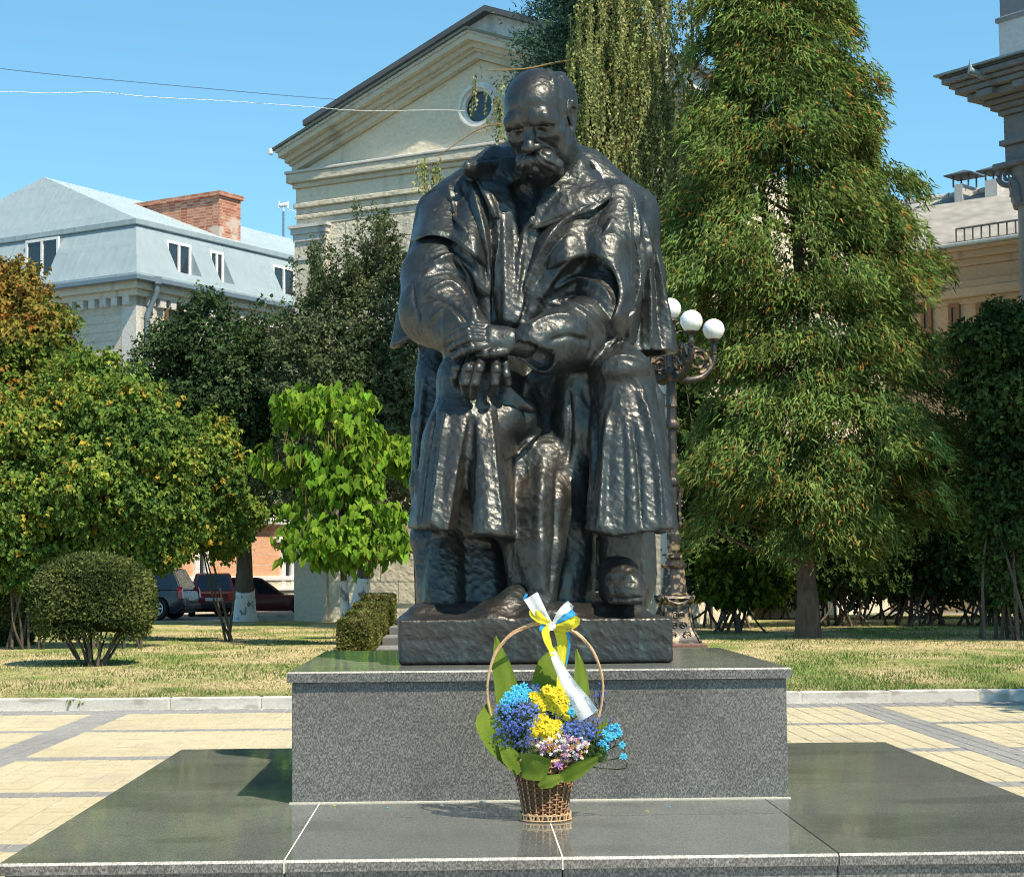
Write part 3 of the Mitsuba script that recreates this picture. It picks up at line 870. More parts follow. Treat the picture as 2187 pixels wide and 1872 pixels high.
rf = trimesh.Trimesh(np.array([(x0 - .5, 0.1, ez), (x1, 0.1, ez), (x1, ry, rz), (x0 - .5, ry, rz), (x0 - .5, 2 * ry, ez), (x1, 2 * ry, ez)]), np.array([(0, 1, 2), (0, 2, 3), (3, 2, 5), (3, 5, 4), (0, 3, 4)]), process=False)
obj('roof', LH_(rf), 'slate_roof', lhouse, 'worn grey corrugated roof')
bsdf('ridge_tile', stucco((0.45, 0.43, 0.40), (0.55, 0.53, 0.5)), rough=0.9)
rd = []
for k_ in range(70):
    x = x0 - 0.4 + k_ * 0.4
    rd.append(tube([(x, ry, rz + 0.02), (x + 0.36, ry, rz + 0.05)], 0.13, 8))
obj('ridge_tiles', LH_(cat(rd)), 'ridge_tile', lhouse, kind='stuff')
for (zx0, zx1, zyt, zyb, lb) in ((528, 596, 875, 960, 'plastered chimney left of the taller one'), (672, 762, 855, 945, 'taller plastered chimney nearest the column'), (362, 398, 925, 975, 'low plastered chimney half hidden by the conifer')):
    a, b = LH_.on(*z8(zx0, zyt), ry - 0.9), LH_.on(*z8(zx1, zyt), ry - 0.9)
    ck = obj('chimney', LH_(box(a[0], b[0] - 0.25, ry - 0.9, ry + 0.1, rz - 1.6, a[1])), 'ridge_tile', lhouse, lb)
    if zx0 > 400:
        c_ = (a[0] + b[0] - 0.25) / 2; h_ = a[1] + 0.35
        pts = np.array([(c_ + sx * 0.55, ry - 0.4 + sy * 0.55, h_ + dz) for sx in (-1, 1) for sy in (-1, 1) for dz in (0, 0.04)] + [(c_, ry - 0.4, h_ + 0.26)])
        obj('cap', LH_(man2tri(manifold3d.Manifold.hull_points(pts))), 'roof_dark', ck)
        obj('cap_posts', LH_(cat([tube([(c_ + sx * 0.30, ry - 0.4 + sy * 0.30, a[1] - 0.05), (c_ + sx * 0.30, ry - 0.4 + sy * 0.30, h_ + 0.02)], 0.035, 5) for sx in (-1, 1) for sy in (-1, 1)])), 'roof_dark', ck)
# railing along the eaves
rlx0, rlx1 = le(512, 1100)[0], x1
rtop = le(520, 1068)[1] - le(520, 1148)[1]
rk_ = thing('roof_railing', 'thin dark iron railing along the eaves of the ochre house', 'railing')
obj('rail', LH_(cat([tube([(rlx0, 0.35, ez + 0.1), (rlx1, 0.35, ez + 0.1)], 0.03, 5), tube([(rlx0, 0.35, ez + rtop), (rlx1, 0.35, ez + rtop)], 0.035, 5)])), 'roof_dark', rk_)
for k_ in range(46):
    x = rlx0 + k_ * 0.30
    if x < rlx1:
        obj('baluster', LH_(tube([(x, 0.35, ez), (x, 0.35, ez + rtop)], 0.028, 5)), 'roof_dark', rk_)
for (zx0, zx1) in ((505, 562), (636, 700), (375, 430), (770, 835)):
    a, b = LH_.on(*z8(zx0, 1440), 0.55), LH_.on(*z8(zx1, 1640), 0.55)
    za, zb2 = a[1], a[1] - 2.4
    wk = obj('window', LH_(cat([box(a[0], b[0], 0.44, 0.60, za - 0.14, za), box(a[0], a[0] + 0.12, 0.44, 0.60, zb2, za - .142), box(b[0] - 0.12, b[0], 0.44, 0.60, zb2, za - .142), box(a[0], b[0], 0.46, 0.60, za - 0.95, za - 0.85), box((a[0] + b[0]) / 2 - .05, (a[0] + b[0]) / 2 + .05, 0.47, 0.6, zb2, za - .96)])), 'wood_frame', lhouse)
    obj('pane', LH_(box(a[0] + 0.06, b[0] - 0.06, 0.50, 0.58, zb2, za - 0.06)), 'window_dark', wk)

# --- its ground floor is painted salmon with white trim
bsdf('salmon_stucco', stucco((0.62, 0.32, 0.19), (0.70, 0.42, 0.27), 0.5), rough=0.9)
SD = Facade(271.6, 62.0, 57)
gz = lambda v: MR.on(590, v, wall_in)[1]
g0, g1 = wall_in - 0.05, LRt + 6
yg = lambda u: MR.on(u, 1120, wall_in)[0]


def side(y0, y1, out, inn, z0, z1, bev=0.0):
    return ML(box(-wall_in - inn, -wall_in + out, y0, y1, z0, z1, bev))


gf = obj('ground_floor', side(g0 + 0.3, g1, 0.05, 0.1, gz(1165), gz(1063)), 'salmon_stucco', mans, 'salmon pink painted ground floor with white trim')
obj('socle', side(g0 + 0.3, g1, 0.14, 0.1, 0.0, gz(1174)), 'cream_stucco', gf)
obj('white_band', side(g0 + 0.3, g1, 0.20, 0.1, gz(1174) + .002, gz(1165) - .002, 0.02), 'white_frame', gf)
obj('white_cornice', side(g0 + 0.3, g1, 0.42, 0.1, gz(1063) + .002, gz(1052), 0.03), 'white_frame', gf)
for k_ in range(1, 5):
    obj('groove', side(g0 + 0.3, g1, 0.052, 0.0, gz(1165 - 22 * k_), gz(1164 - 22 * k_)), 'cornice_stone', gf)
for u0 in (398, 572):
    a, b = yg(u0), yg(u0 + 11)
    wk = obj('window', cat([side(a - 0.25, a, 0.16, 0.0, gz(1188), gz(1098)), side(b, b + 0.25, 0.16, 0.0, gz(1188), gz(1098)), side(a - 0.6, b + 0.6, 0.24, 0.0, gz(1098) + .002, gz(1086), 0.02), side(a - 0.6, b + 0.6, 0.24, 0.0, gz(1193), gz(1188) - .002)]), 'white_frame', mans)
    obj('pane', side(a, b, 0.07, 0.0, gz(1188), gz(1098)), 'window_dark', wk)

# --- wires across the sky
bsdf('wire_dark', (0.03, 0.03, 0.035), rough=0.6)
bsdf('wire_white', (0.72, 0.72, 0.72), rough=0.5)


def wire(pts, y0, y1, rad, mat, label):
    p = smooth_path([at(u, v, y0 + (y1 - y0) * t) for (u, v), t in zip(pts, np.linspace(0, 1, len(pts)))], 60)
    obj('overhead_wire', tube(p, rad, 5), mat, label=label, category='wire')


wire([(-60, 132), (120, 152), (360, 174), (560, 192), (712, 204)], 40, 46, 0.007, 'wire_dark', 'thin dark wire across the sky, the upper of the two')
wire([(-60, 184), (100, 188), (205, 187), (300, 196), (480, 206), (620, 216), (730, 224), (880, 223), (942, 224)], 40, 48.2, 0.0085, 'wire_white', 'thicker white cable across the sky to the gable, the lower of the two')
# ---------------------------------------------------------------- the bronze statue
class Sculpt:
    """A block of distance samples that shapes are added to and cut from, and the mesh of its surface."""

    def __init__(self, lo, hi, h):
        self.lo, self.h = np.asarray(lo, float), h
        self.n = np.ceil((np.asarray(hi, float) - self.lo) / h).astype(int) + 1
        self.d = np.full(self.n, 1.0, np.float32)

    def apply(self, fn, lo, hi, k, cut=False):
        a = np.maximum(np.floor((np.asarray(lo) - k - 4 * self.h - self.lo) / self.h).astype(int), 0)
        b = np.minimum(np.ceil((np.asarray(hi) + k + 4 * self.h - self.lo) / self.h).astype(int) + 1, self.n)
        if (b <= a).any():
            return
        ax = [(np.arange(a[i], b[i]) * self.h + self.lo[i]).astype(np.float32) for i in range(3)]
        P = np.meshgrid(*ax, indexing='ij')
        new = fn(*P)
        s = tuple(slice(a[i], b[i]) for i in range(3))
        old = self.d[s]
        if cut:
            new = -new
            m = np.maximum(old, new); q = np.maximum(k - np.abs(old - new), 0) / max(k, 1e-6)
            self.d[s] = m + q * q * k * 0.25
        else:
            m = np.minimum(old, new); q = np.maximum(k - np.abs(old - new), 0) / max(k, 1e-6)
            self.d[s] = m - q * q * k * 0.25

    def bone(self, a, b, ra, rb, k=0.03, cut=False, flat=1.0, axis=(0, 1, 0)):
        """A tapered limb from a to b; flat > 1 squeezes it along axis."""
        a, b = np.asarray(a, float), np.asarray(b, float)
        ax = np.asarray(axis, float); ax = ax / np.linalg.norm(ax)
        st = lambda p: p + ax * ((p @ ax) * (flat - 1))
        A, B = st(a), st(b)
        AB = B - A; L = max(AB @ AB, 1e-9)

        def fn(x, y, z):
            if flat != 1.0:
                s = (x * ax[0] + y * ax[1] + z * ax[2]) * (flat - 1)
                x, y, z = x + ax[0] * s, y + ax[1] * s, z + ax[2] * s
            px_, py_, pz_ = x - A[0], y - A[1], z - A[2]
            t = np.clip((px_ * AB[0] + py_ * AB[1] + pz_ * AB[2]) / L, 0, 1)
            dd = np.sqrt((px_ - t * AB[0]) ** 2 + (py_ - t * AB[1]) ** 2 + (pz_ - t * AB[2]) ** 2)
            return (dd - (ra + (rb - ra) * t)) / max(flat ** 0.5, 1.0)
        r = max(ra, rb)
        self.apply(fn, np.minimum(a, b) - r, np.maximum(a, b) + r, k, cut)

    def chain(self, pts, k=0.03, cut=False, **kw):
        for p, q in zip(pts[:-1], pts[1:]):
            self.bone(p[0], q[0], p[1], q[1], k, cut, **kw)

    def ball(self, c, r, k=0.03, cut=False, rot=None):
        c = np.asarray(c, float); r = np.asarray(r, float) * np.ones(3)
        R = np.eye(3) if rot is None else rot

        def fn(x, y, z):
            q = [x - c[0], y - c[1], z - c[2]]
            u = [sum(R[j, i] * q[j] for j in range(3)) / r[i] for i in range(3)]
            k0 = np.sqrt(u[0] ** 2 + u[1] ** 2 + u[2] ** 2)
            k1 = np.sqrt((u[0] / r[0]) ** 2 + (u[1] / r[1]) ** 2 + (u[2] / r[2]) ** 2)
            return k0 * (k0 - 1) / np.maximum(k1, 1e-6)
        self.apply(fn, c - r.max(), c + r.max(), k, cut)

    def half(self, p, n, lo, hi, k=0.01):
        """Cuts away what lies beyond the plane through p with outward normal n, inside the box lo..hi."""
        p, n, lo, hi = (np.asarray(q, float) for q in (p, n, lo, hi))
        n = n / np.linalg.norm(n)

        def fn(x, y, z):
            s = -((x - p[0]) * n[0] + (y - p[1]) * n[1] + (z - p[2]) * n[2])
            for i, g in enumerate((x, y, z)):
                s = np.maximum(s, np.maximum(lo[i] - g, g - hi[i]))
            return s
        self.apply(fn, lo, hi, k, True)

    def block(self, lo, hi, r=0.02, k=0.02, cut=False):
        lo, hi = np.asarray(lo, float), np.asarray(hi, float)
        c, hf = (lo + hi) / 2, (hi - lo) / 2 - r

        def fn(x, y, z):
            q = [np.abs(g - c[i]) - hf[i] for i, g in enumerate((x, y, z))]
            o = np.sqrt(sum(np.maximum(g, 0) ** 2 for g in q))
            return o + np.minimum(np.maximum(q[0], np.maximum(q[1], q[2])), 0) - r
        self.apply(fn, lo, hi, k, cut)

    def mesh(self, smooth=3):
        d, n = self.d, self.n
        neg = d < 0
        cells = np.zeros(n - 1, bool); allneg = np.ones(n - 1, bool)
        for c in np.ndindex(2, 2, 2):
            s = neg[tuple(slice(c[i], n[i] - 1 + c[i]) for i in range(3))]
            cells |= s; allneg &= s
        cells &= ~allneg
        idx = -np.ones(n - 1, np.int64)
        ijk = np.argwhere(cells); idx[tuple(ijk.T)] = np.arange(len(ijk))
        acc = np.zeros((len(ijk), 3)); cnt = np.zeros(len(ijk))
        for ax in range(3):
            o = [i for i in range(3) if i != ax]
            for c in np.ndindex(2, 2):
                A = ijk.copy(); A[:, o[0]] += c[0]; A[:, o[1]] += c[1]
                B = A.copy(); B[:, ax] += 1
                da, db = d[tuple(A.T)], d[tuple(B.T)]
                m = (da < 0) != (db < 0)
                t = da[m] / (da[m] - db[m])
                P = A[m].astype(float); P[:, ax] += t
                acc[m] += P; cnt[m] += 1
        v = acc / cnt[:, None] * self.h + self.lo
        fs = []
        for ax in range(3):
            o1, o2 = (ax + 1) % 3, (ax + 2) % 3
            s0 = [slice(1, n[i] - 1) for i in range(3)]; s0[ax] = slice(0, n[ax] - 1)
            s1 = list(s0); s1[ax] = slice(1, n[ax])
            a, b = neg[tuple(s0)], neg[tuple(s1)]
            for flip in (0, 1):
                e = np.argwhere((a & ~b) if not flip else (~a & b))
                if not len(e):
                    continue
                for i in range(3):
                    e[:, i] += s0[i].start
                q = []
                for u_, w_ in ((1, 1), (0, 1), (0, 0), (1, 0)):
                    g = e.copy(); g[:, o1] -= u_; g[:, o2] -= w_
                    q.append(idx[tuple(g.T)])
                q = np.stack(q, 1)
                if flip:
                    q = q[:, ::-1]
                fs.append(q)
        q = np.vstack(fs)
        q = q[(q >= 0).all(1)]
        m = trimesh.Trimesh(v, np.vstack([q[:, [0, 1, 2]], q[:, [0, 2, 3]]]), process=False)
        relax(m, smooth)
        return m


def relax(m, times, lam=0.5):
    e = m.edges_unique
    for s in range(times):
        for l in (lam, -lam * 1.04):
            v = np.array(m.vertices)
            acc = np.zeros_like(v); c = np.zeros(len(v))
            np.add.at(acc, e[:, 0], v[e[:, 1]]); np.add.at(acc, e[:, 1], v[e[:, 0]])
            np.add.at(c, e[:, 0], 1); np.add.at(c, e[:, 1], 1)
            m.vertices = v + l * (acc / np.maximum(c, 1)[:, None] - v)


def normals_of(m):
    v, f = np.asarray(m.vertices), np.asarray(m.faces)
    n = np.zeros_like(v); fn = np.cross(v[f[:, 1]] - v[f[:, 0]], v[f[:, 2]] - v[f[:, 0]])
    for k in range(3):
        np.add.at(n, f[:, k], fn)
    return n / (np.linalg.norm(n, axis=1, keepdims=True) + 1e-12)


def carve(m, sc, strokes, rounds=1):
    """Presses folds into the cloth. A stroke: (kind, width, height, points (u, v of the sight lines that meet the surface there))."""
    V0 = np.array(m.vertices); N = normals_of(m)
    tree = cKDTree(V0)

    def hit(u, v):
        ys = np.linspace(9.0, 11.2, 700)
        P = np.array([at(u, v, y) for y in (9.0, 11.2)])
        P = P[0] + (P[1] - P[0]) * np.linspace(0, 1, 700)[:, None]
        s = map_coordinates(sc.d, ((P - sc.lo) / sc.h).T, order=1, mode='nearest')
        i = np.argmax(s < 0)
        return P[i] if s[i] < 0 else None
    disp = np.zeros(len(V0))
    for kind, w, hgt, pts in strokes:
        path = smooth_path(np.array(pts, float), max(8, 6 * len(pts)))
        Q = [hit(u, v) for u, v in path]
        Q = np.array([q for q in Q if q is not None])
        if len(Q) < 2:
            continue
        reach = 3.2 * w if kind != 'edge' else 4.5 * w
        near = np.unique(np.concatenate(tree.query_ball_point(Q, reach + 0.03)).astype(int))
        if not len(near):
            continue
        P, n = V0[near], N[near]
        best = np.full(len(near), 9.0); side = np.zeros(len(near)); tt = np.zeros(len(near))
        for i in range(len(Q) - 1):
            a, b = Q[i], Q[i + 1]; ab = b - a; L = ab @ ab
            t = np.clip(((P - a) @ ab) / max(L, 1e-9), 0, 1)
            r = P - a - t[:, None] * ab
            dd = np.linalg.norm(r, axis=1)
            sd = np.sign((np.cross(ab, n) * r).sum(1))
            g = dd < best
            best[g] = dd[g]; side[g] = sd[g]; tt[g] = (i + t[g]) / (len(Q) - 1)
        fade = np.clip(np.minimum(tt, 1 - tt) * 7, 0, 1) ** 0.7 * 0.75 + 0.25 if kind != 'ridge' else np.clip(np.minimum(tt, 1 - tt) * 5, 0, 1) ** 0.5
        if kind == 'ridge':
            s = hgt * np.exp(-(best / w) ** 2)
        elif kind == 'crease':
            s = -hgt * np.exp(-(best / w) ** 1.3)
        else:
            x = best * side; e = 0.007
            g = 0.5 * (1 + np.tanh(x / e))
            s = g * hgt * np.exp(-np.maximum(x, 0) / (2.2 * w)) - (1 - g) * 0.9 * hgt * np.exp(np.minimum(x, 0) / (0.8 * w))
        disp[near] += s * fade
    m.vertices = V0 + N * np.clip(disp, -0.07, 0.07)[:, None]


DY = 0.42


def A(u, v, y):
    return at(u, v, y + DY)


U = px(9.75)                                     # metres per pixel at the statue


def J(u, v, y, r):
    return (A(u, v, y), r * U)


def bronze_color(p, n, uv):
    big = fbm(p.x * 2.3, p.y * 2.3, p.z * 1.6, 3)
    fine = fbm(p.x * 26, p.y * 26, p.z * 22, 2)
    low = smoothstep(2.6, 1.6, p.z)
    c = mix((0.046, 0.053, 0.053), (0.056, 0.051, 0.045), smoothstep(0.42, 0.62, big) * (0.35 + 0.6 * low))
    c = c * (0.75 + 0.5 * fine)
    streak = fbm(p.x * 30, p.y * 30, p.z * 3.0, 2)
    return mix(c, (0.075, 0.105, 0.096), smoothstep(0.60, 0.78, streak) * 0.45)


def bronze_rough(p, n, uv):
    return 0.36 + 0.14 * fbm(p.x * 9, p.y * 9, p.z * 9, 2)


def hammered(p, n, uv):
    a, b, c = p.x * 0.8 + p.z * 0.6, p.y * 0.8 + p.x * 0.36 - p.z * 0.48, p.z * 0.64 - p.x * 0.48 + p.y * 0.6
    v1 = voronoi(a * 30 + 0.6 * noise(b * 14, c * 14, a * 14), c * 30 + b * 9)
    return v1[0] * 0.9 + 0.5 * fbm(a * 30 + 3, b * 30, c * 30, 2) + 0.25 * noise(b * 95, c * 95, a * 95)


bsdf('bronze', bronze_color, rough=bronze_rough, bump=hammered, bump_scale=0.0042, metallic=0.70, specular=0.6, clearcoat=0.55, clearcoat_gloss=0.72)
bsdf('bronze_face', bronze_color, rough=lambda p, n, uv: 0.33 + 0.14 * fbm(p.x * 12, p.y * 12, p.z * 12, 2), bump=hammered, bump_scale=0.0020, metallic=0.70, specular=0.6, clearcoat=0.55, clearcoat_gloss=0.78)

statue = thing('bronze_statue', 'large dark bronze statue of a seated moustached man in a heavy coat', 'statue')

# --- the coat with its cape and sleeves, one continuous sculpted skin
S = Sculpt((-0.62, 9.08, 1.0), (1.42, 11.15, 3.95), 0.0118)
# seat, hips and back
S.chain([J(1085, 800, 10.0, 190), J(1085, 640, 9.95, 195), J(1090, 480, 9.95, 190), J(1090, 390, 9.98, 120)], 0.06, flat=1.35)
S.chain([J(1020, 900, 10.15, 150), J(1020, 1160, 10.15, 165)], 0.06)
S.chain([J(1190, 900, 10.15, 140), J(1190, 1160, 10.15, 150)], 0.06)
S.chain([J(938, 425, 9.82, 78), J(1005, 372, 9.86, 70), J(1090, 350, 10.0, 90), J(1175, 368, 9.86, 70), J(1262, 440, 9.80, 74)], 0.06)
# chest under the cape
S.chain([J(1000, 450, 9.66, 80), J(985, 560, 9.66, 80), J(1000, 660, 9.66, 75)], 0.05)
S.chain([J(1150, 450, 9.66, 90), J(1150, 540, 9.64, 85), J(1110, 640, 9.60, 80)], 0.05)
# cape falling behind the arms
S.chain([J(1285, 430, 9.78, 48), J(1290, 560, 9.80, 56), J(1296, 740, 9.78, 86)], 0.05, flat=1.3)
S.chain([J(886, 430, 9.84, 48), J(872, 560, 9.85, 58), J(858, 730, 9.86, 78)], 0.05, flat=1.3)
S.chain([J(1296, 680, 9.80, 40), J(1298, 740, 9.78, 70)], 0.01, cut=True)
S.chain([J(856, 670, 9.88, 40), J(850, 730, 9.88, 60)], 0.01, cut=True)
S.half(A(1300, 713, 9.7), (0.03, 0, -1), A(1215, 800, 9.25) , A(1440, 640, 10.3), 0.012)
S.half(A(830, 692, 9.8), (0.28, 0, -1), A(730, 850, 9.55), A(905, 640, 10.4), 0.012)
# sleeves
S.chain([J(902, 470, 9.72, 58), J(882, 560, 9.56, 70), J(884, 628, 9.40, 74), J(925, 672, 9.22, 52)], 0.05)
S.chain([J(884, 628, 9.40, 72), J(940, 668, 9.18, 46), J(965, 678, 9.12, 36)], 0.04)
S.chain([J(1262, 480, 9.66, 64), J(1228, 580, 9.50, 62), J(1212, 645, 9.34, 62)], 0.05)
S.chain([J(1212, 648, 9.34, 60), J(1130, 676, 9.10, 50), J(1078, 694, 8.99, 44)], 0.04)
S.chain([J(1185, 700, 9.24, 46), J(1105, 722, 9.06, 36)], 0.05)
S.chain([J(1090, 725, 8.98, 30), J(1064, 722, 8.93, 33)], 0.005, cut=True)
# cape flaps lying over the upper arms
S.chain([J(985, 420, 9.58, 45), J(965, 500, 9.50, 48), J(985, 580, 9.48, 36), J(992, 650, 9.44, 22)], 0.035)
S.chain([J(1245, 420, 9.62, 60), J(1235, 490, 9.46, 56), J(1240, 560, 9.42, 36)], 0.03)
S.chain([J(1180, 440, 9.54, 55), J(1130, 510, 9.44, 48), J(1085, 590, 9.44, 34), J(1060, 655, 9.40, 22)], 0.035)
S.chain([J(1275, 520, 9.52, 40), J(1262, 590, 9.46, 36), J(1232, 660, 9.40, 26)], 0.03)
# dark hollows under the flaps
# collar
S.chain([J(1148, 312, 9.72, 20), J(1180, 352, 9.60, 26), J(1205, 392, 9.50, 20)], 0.02, flat=1.5)
S.chain([J(1160, 345, 9.58, 26), J(1125, 400, 9.46, 26), J(1082, 448, 9.42, 18)], 0.02, flat=1.4)
S.chain([J(1000, 318, 9.78, 26), J(955, 342, 9.62, 18), J(945, 338, 9.56, 10)], 0.02)
S.chain([J(1062, 385, 9.62, 34), J(1060, 440, 9.50, 40)], 0.01, cut=True)
# front strip of the undercoat
S.chain([J(1020, 425, 9.50, 26), J(1028, 540, 9.42, 24), J(1030, 650, 9.34, 22)], 0.02, flat=1.4)
S.chain([J(1075, 470, 9.46, 20), J(1050, 560, 9.42, 16), J(1042, 650, 9.36, 14)], 0.02)
# thighs, knees and the skirts of the coat over the legs
S.chain([J(1015, 770, 9.8, 95), J(955, 770, 9.24, 72)], 0.05)
S.chain([J(1200, 750, 9.8, 95), J(1258, 765, 9.28, 66)], 0.05)
S.chain([J(957, 785, 9.24, 66), J(945, 900, 9.19, 88), J(933, 1072, 9.15, 106)], 0.04)
S.chain([J(982, 806, 9.12, 26), J(982, 900, 9.03, 34), J(990, 1078, 8.89, 45)], 0.02)
S.chain([J(915, 880, 9.14, 34), J(884, 1062, 8.99, 42)], 0.03)
S.chain([J(1262, 776, 9.23, 62), J(1268, 900, 9.17, 74), J(1282, 1074, 9.10, 88)], 0.04)
S.chain([J(1226, 900, 9.11, 28), J(1220, 1074, 8.98, 36)], 0.03)
S.chain([J(1306, 800, 9.20, 18), J(1318, 930, 9.10, 26), J(1337, 1072, 8.98, 36)], 0.03)
S.chain([J(1160, 750, 9.36, 36), J(1166, 860, 9.36, 40), J(1160, 980, 9.36, 34)], 0.06)
# knee cap
S.ball(A(1258, 750, 9.18), (60 * U, 0.16, 42 * U), 0.03)
# hems: cut level and hollow
S.half(A(935, 1080, 9.1), (-0.12, 0, -1), A(790, 1180, 8.5), A(1062, 1040, 9.9), 0.008)
hx = A(1240, 1086, 9.0)
S.half(hx, (-0.27, 0, -1), A(1168, 1200, 8.5), [hx[0], A(1420, 1040, 9.9)[1], A(1420, 1040, 9.9)[2]], 0.006)
S.half(hx, (0.12, 0, -1), [hx[0], A(1168, 1200, 8.5)[1], A(1168, 1200, 8.5)[2]], A(1425, 1040, 9.9), 0.006)
S.chain([J(938, 1010, 9.2, 66), J(933, 1110, 9.2, 84)], 0.01, cut=True)
S.chain([J(1275, 1010, 9.18, 52), J(1280, 1110, 9.18, 70)], 0.01, cut=True)
# deep fold between the two pleats of the left skirt
S.chain([J(955, 850, 8.98, 8), J(947, 930, 8.94, 15), J(940, 1010, 8.90, 21), J(934, 1110, 8.86, 28)], 0.012, cut=True)
S.chain([J(951, 870, 8.94, 5), J(944, 960, 8.93, 13), J(938, 1110, 8.93, 22)], 0.012, cut=True)
S.chain([J(945, 930, 8.98, 6), J(938, 1110, 9.00, 18)], 0.012, cut=True)
# the flap hanging from the left knee across the lap
S.chain([J(1010, 800, 9.16, 30), J(1050, 840, 9.2, 34), J(1060, 868, 9.24, 26)], 0.03, flat=1.5)
# cloth closing the lap and hanging on both sides of the middle panel
S.chain([J(1045, 800, 9.62, 60), J(1120, 790, 9.55, 60), J(1165, 800, 9.5, 50)], 0.06)
S.chain([J(1040, 900, 9.36, 40), J(1046, 1040, 9.30, 42), J(1062, 1180, 9.27, 34)], 0.06)
S.chain([J(1150, 860, 9.46, 40), J(1160, 1000, 9.40, 44), J(1158, 1215, 9.38, 44)], 0.06)
# the long middle panel
S.chain([J(1100, 850, 9.46, 16), J(1098, 930, 9.36, 42), J(1094, 1020, 9.27, 56), J(1094, 1110, 9.20, 46), J(1097, 1220, 9.13, 28)], 0.06)
S.chain([J(1140, 930, 9.42, 46), J(1140, 1060, 9.36, 60), J(1140, 1215, 9.34, 58)], 0.05)
# legs in the shade and the back skirts
S.chain([J(1255, 1040, 9.24, 44), J(1254, 1165, 9.26, 40)], 0.02)
S.chain([J(905, 1060, 9.50, 40), J(898, 1215, 9.40, 44)], 0.04)
S.chain([J(975, 1060, 9.60, 60), J(985, 1215, 9.50, 60)], 0.05)
S.chain([J(905, 690, 9.85, 62), J(890, 770, 9.75, 50), J(872, 860, 9.66, 40), J(854, 980, 9.58, 24), J(852, 1090, 9.52, 20), J(866, 1240, 9.46, 18)], 0.04)
S.chain([J(900, 1060, 9.66, 60), J(905, 1200, 9.62, 66)], 0.04)
S.chain([J(1290, 740, 9.55, 24), J(1318, 810, 9.5, 26), J(1326, 900, 9.5, 26), J(1336, 1060, 9.5, 22)], 0.03)
S.half(A(1085, 1243, 9.2), (0, 0, -1), (-0.6, 9.2, 0.9), (1.4, 11.3, A(1085, 1232, 9.2)[2]), 0.004)
coat = S.mesh(4)

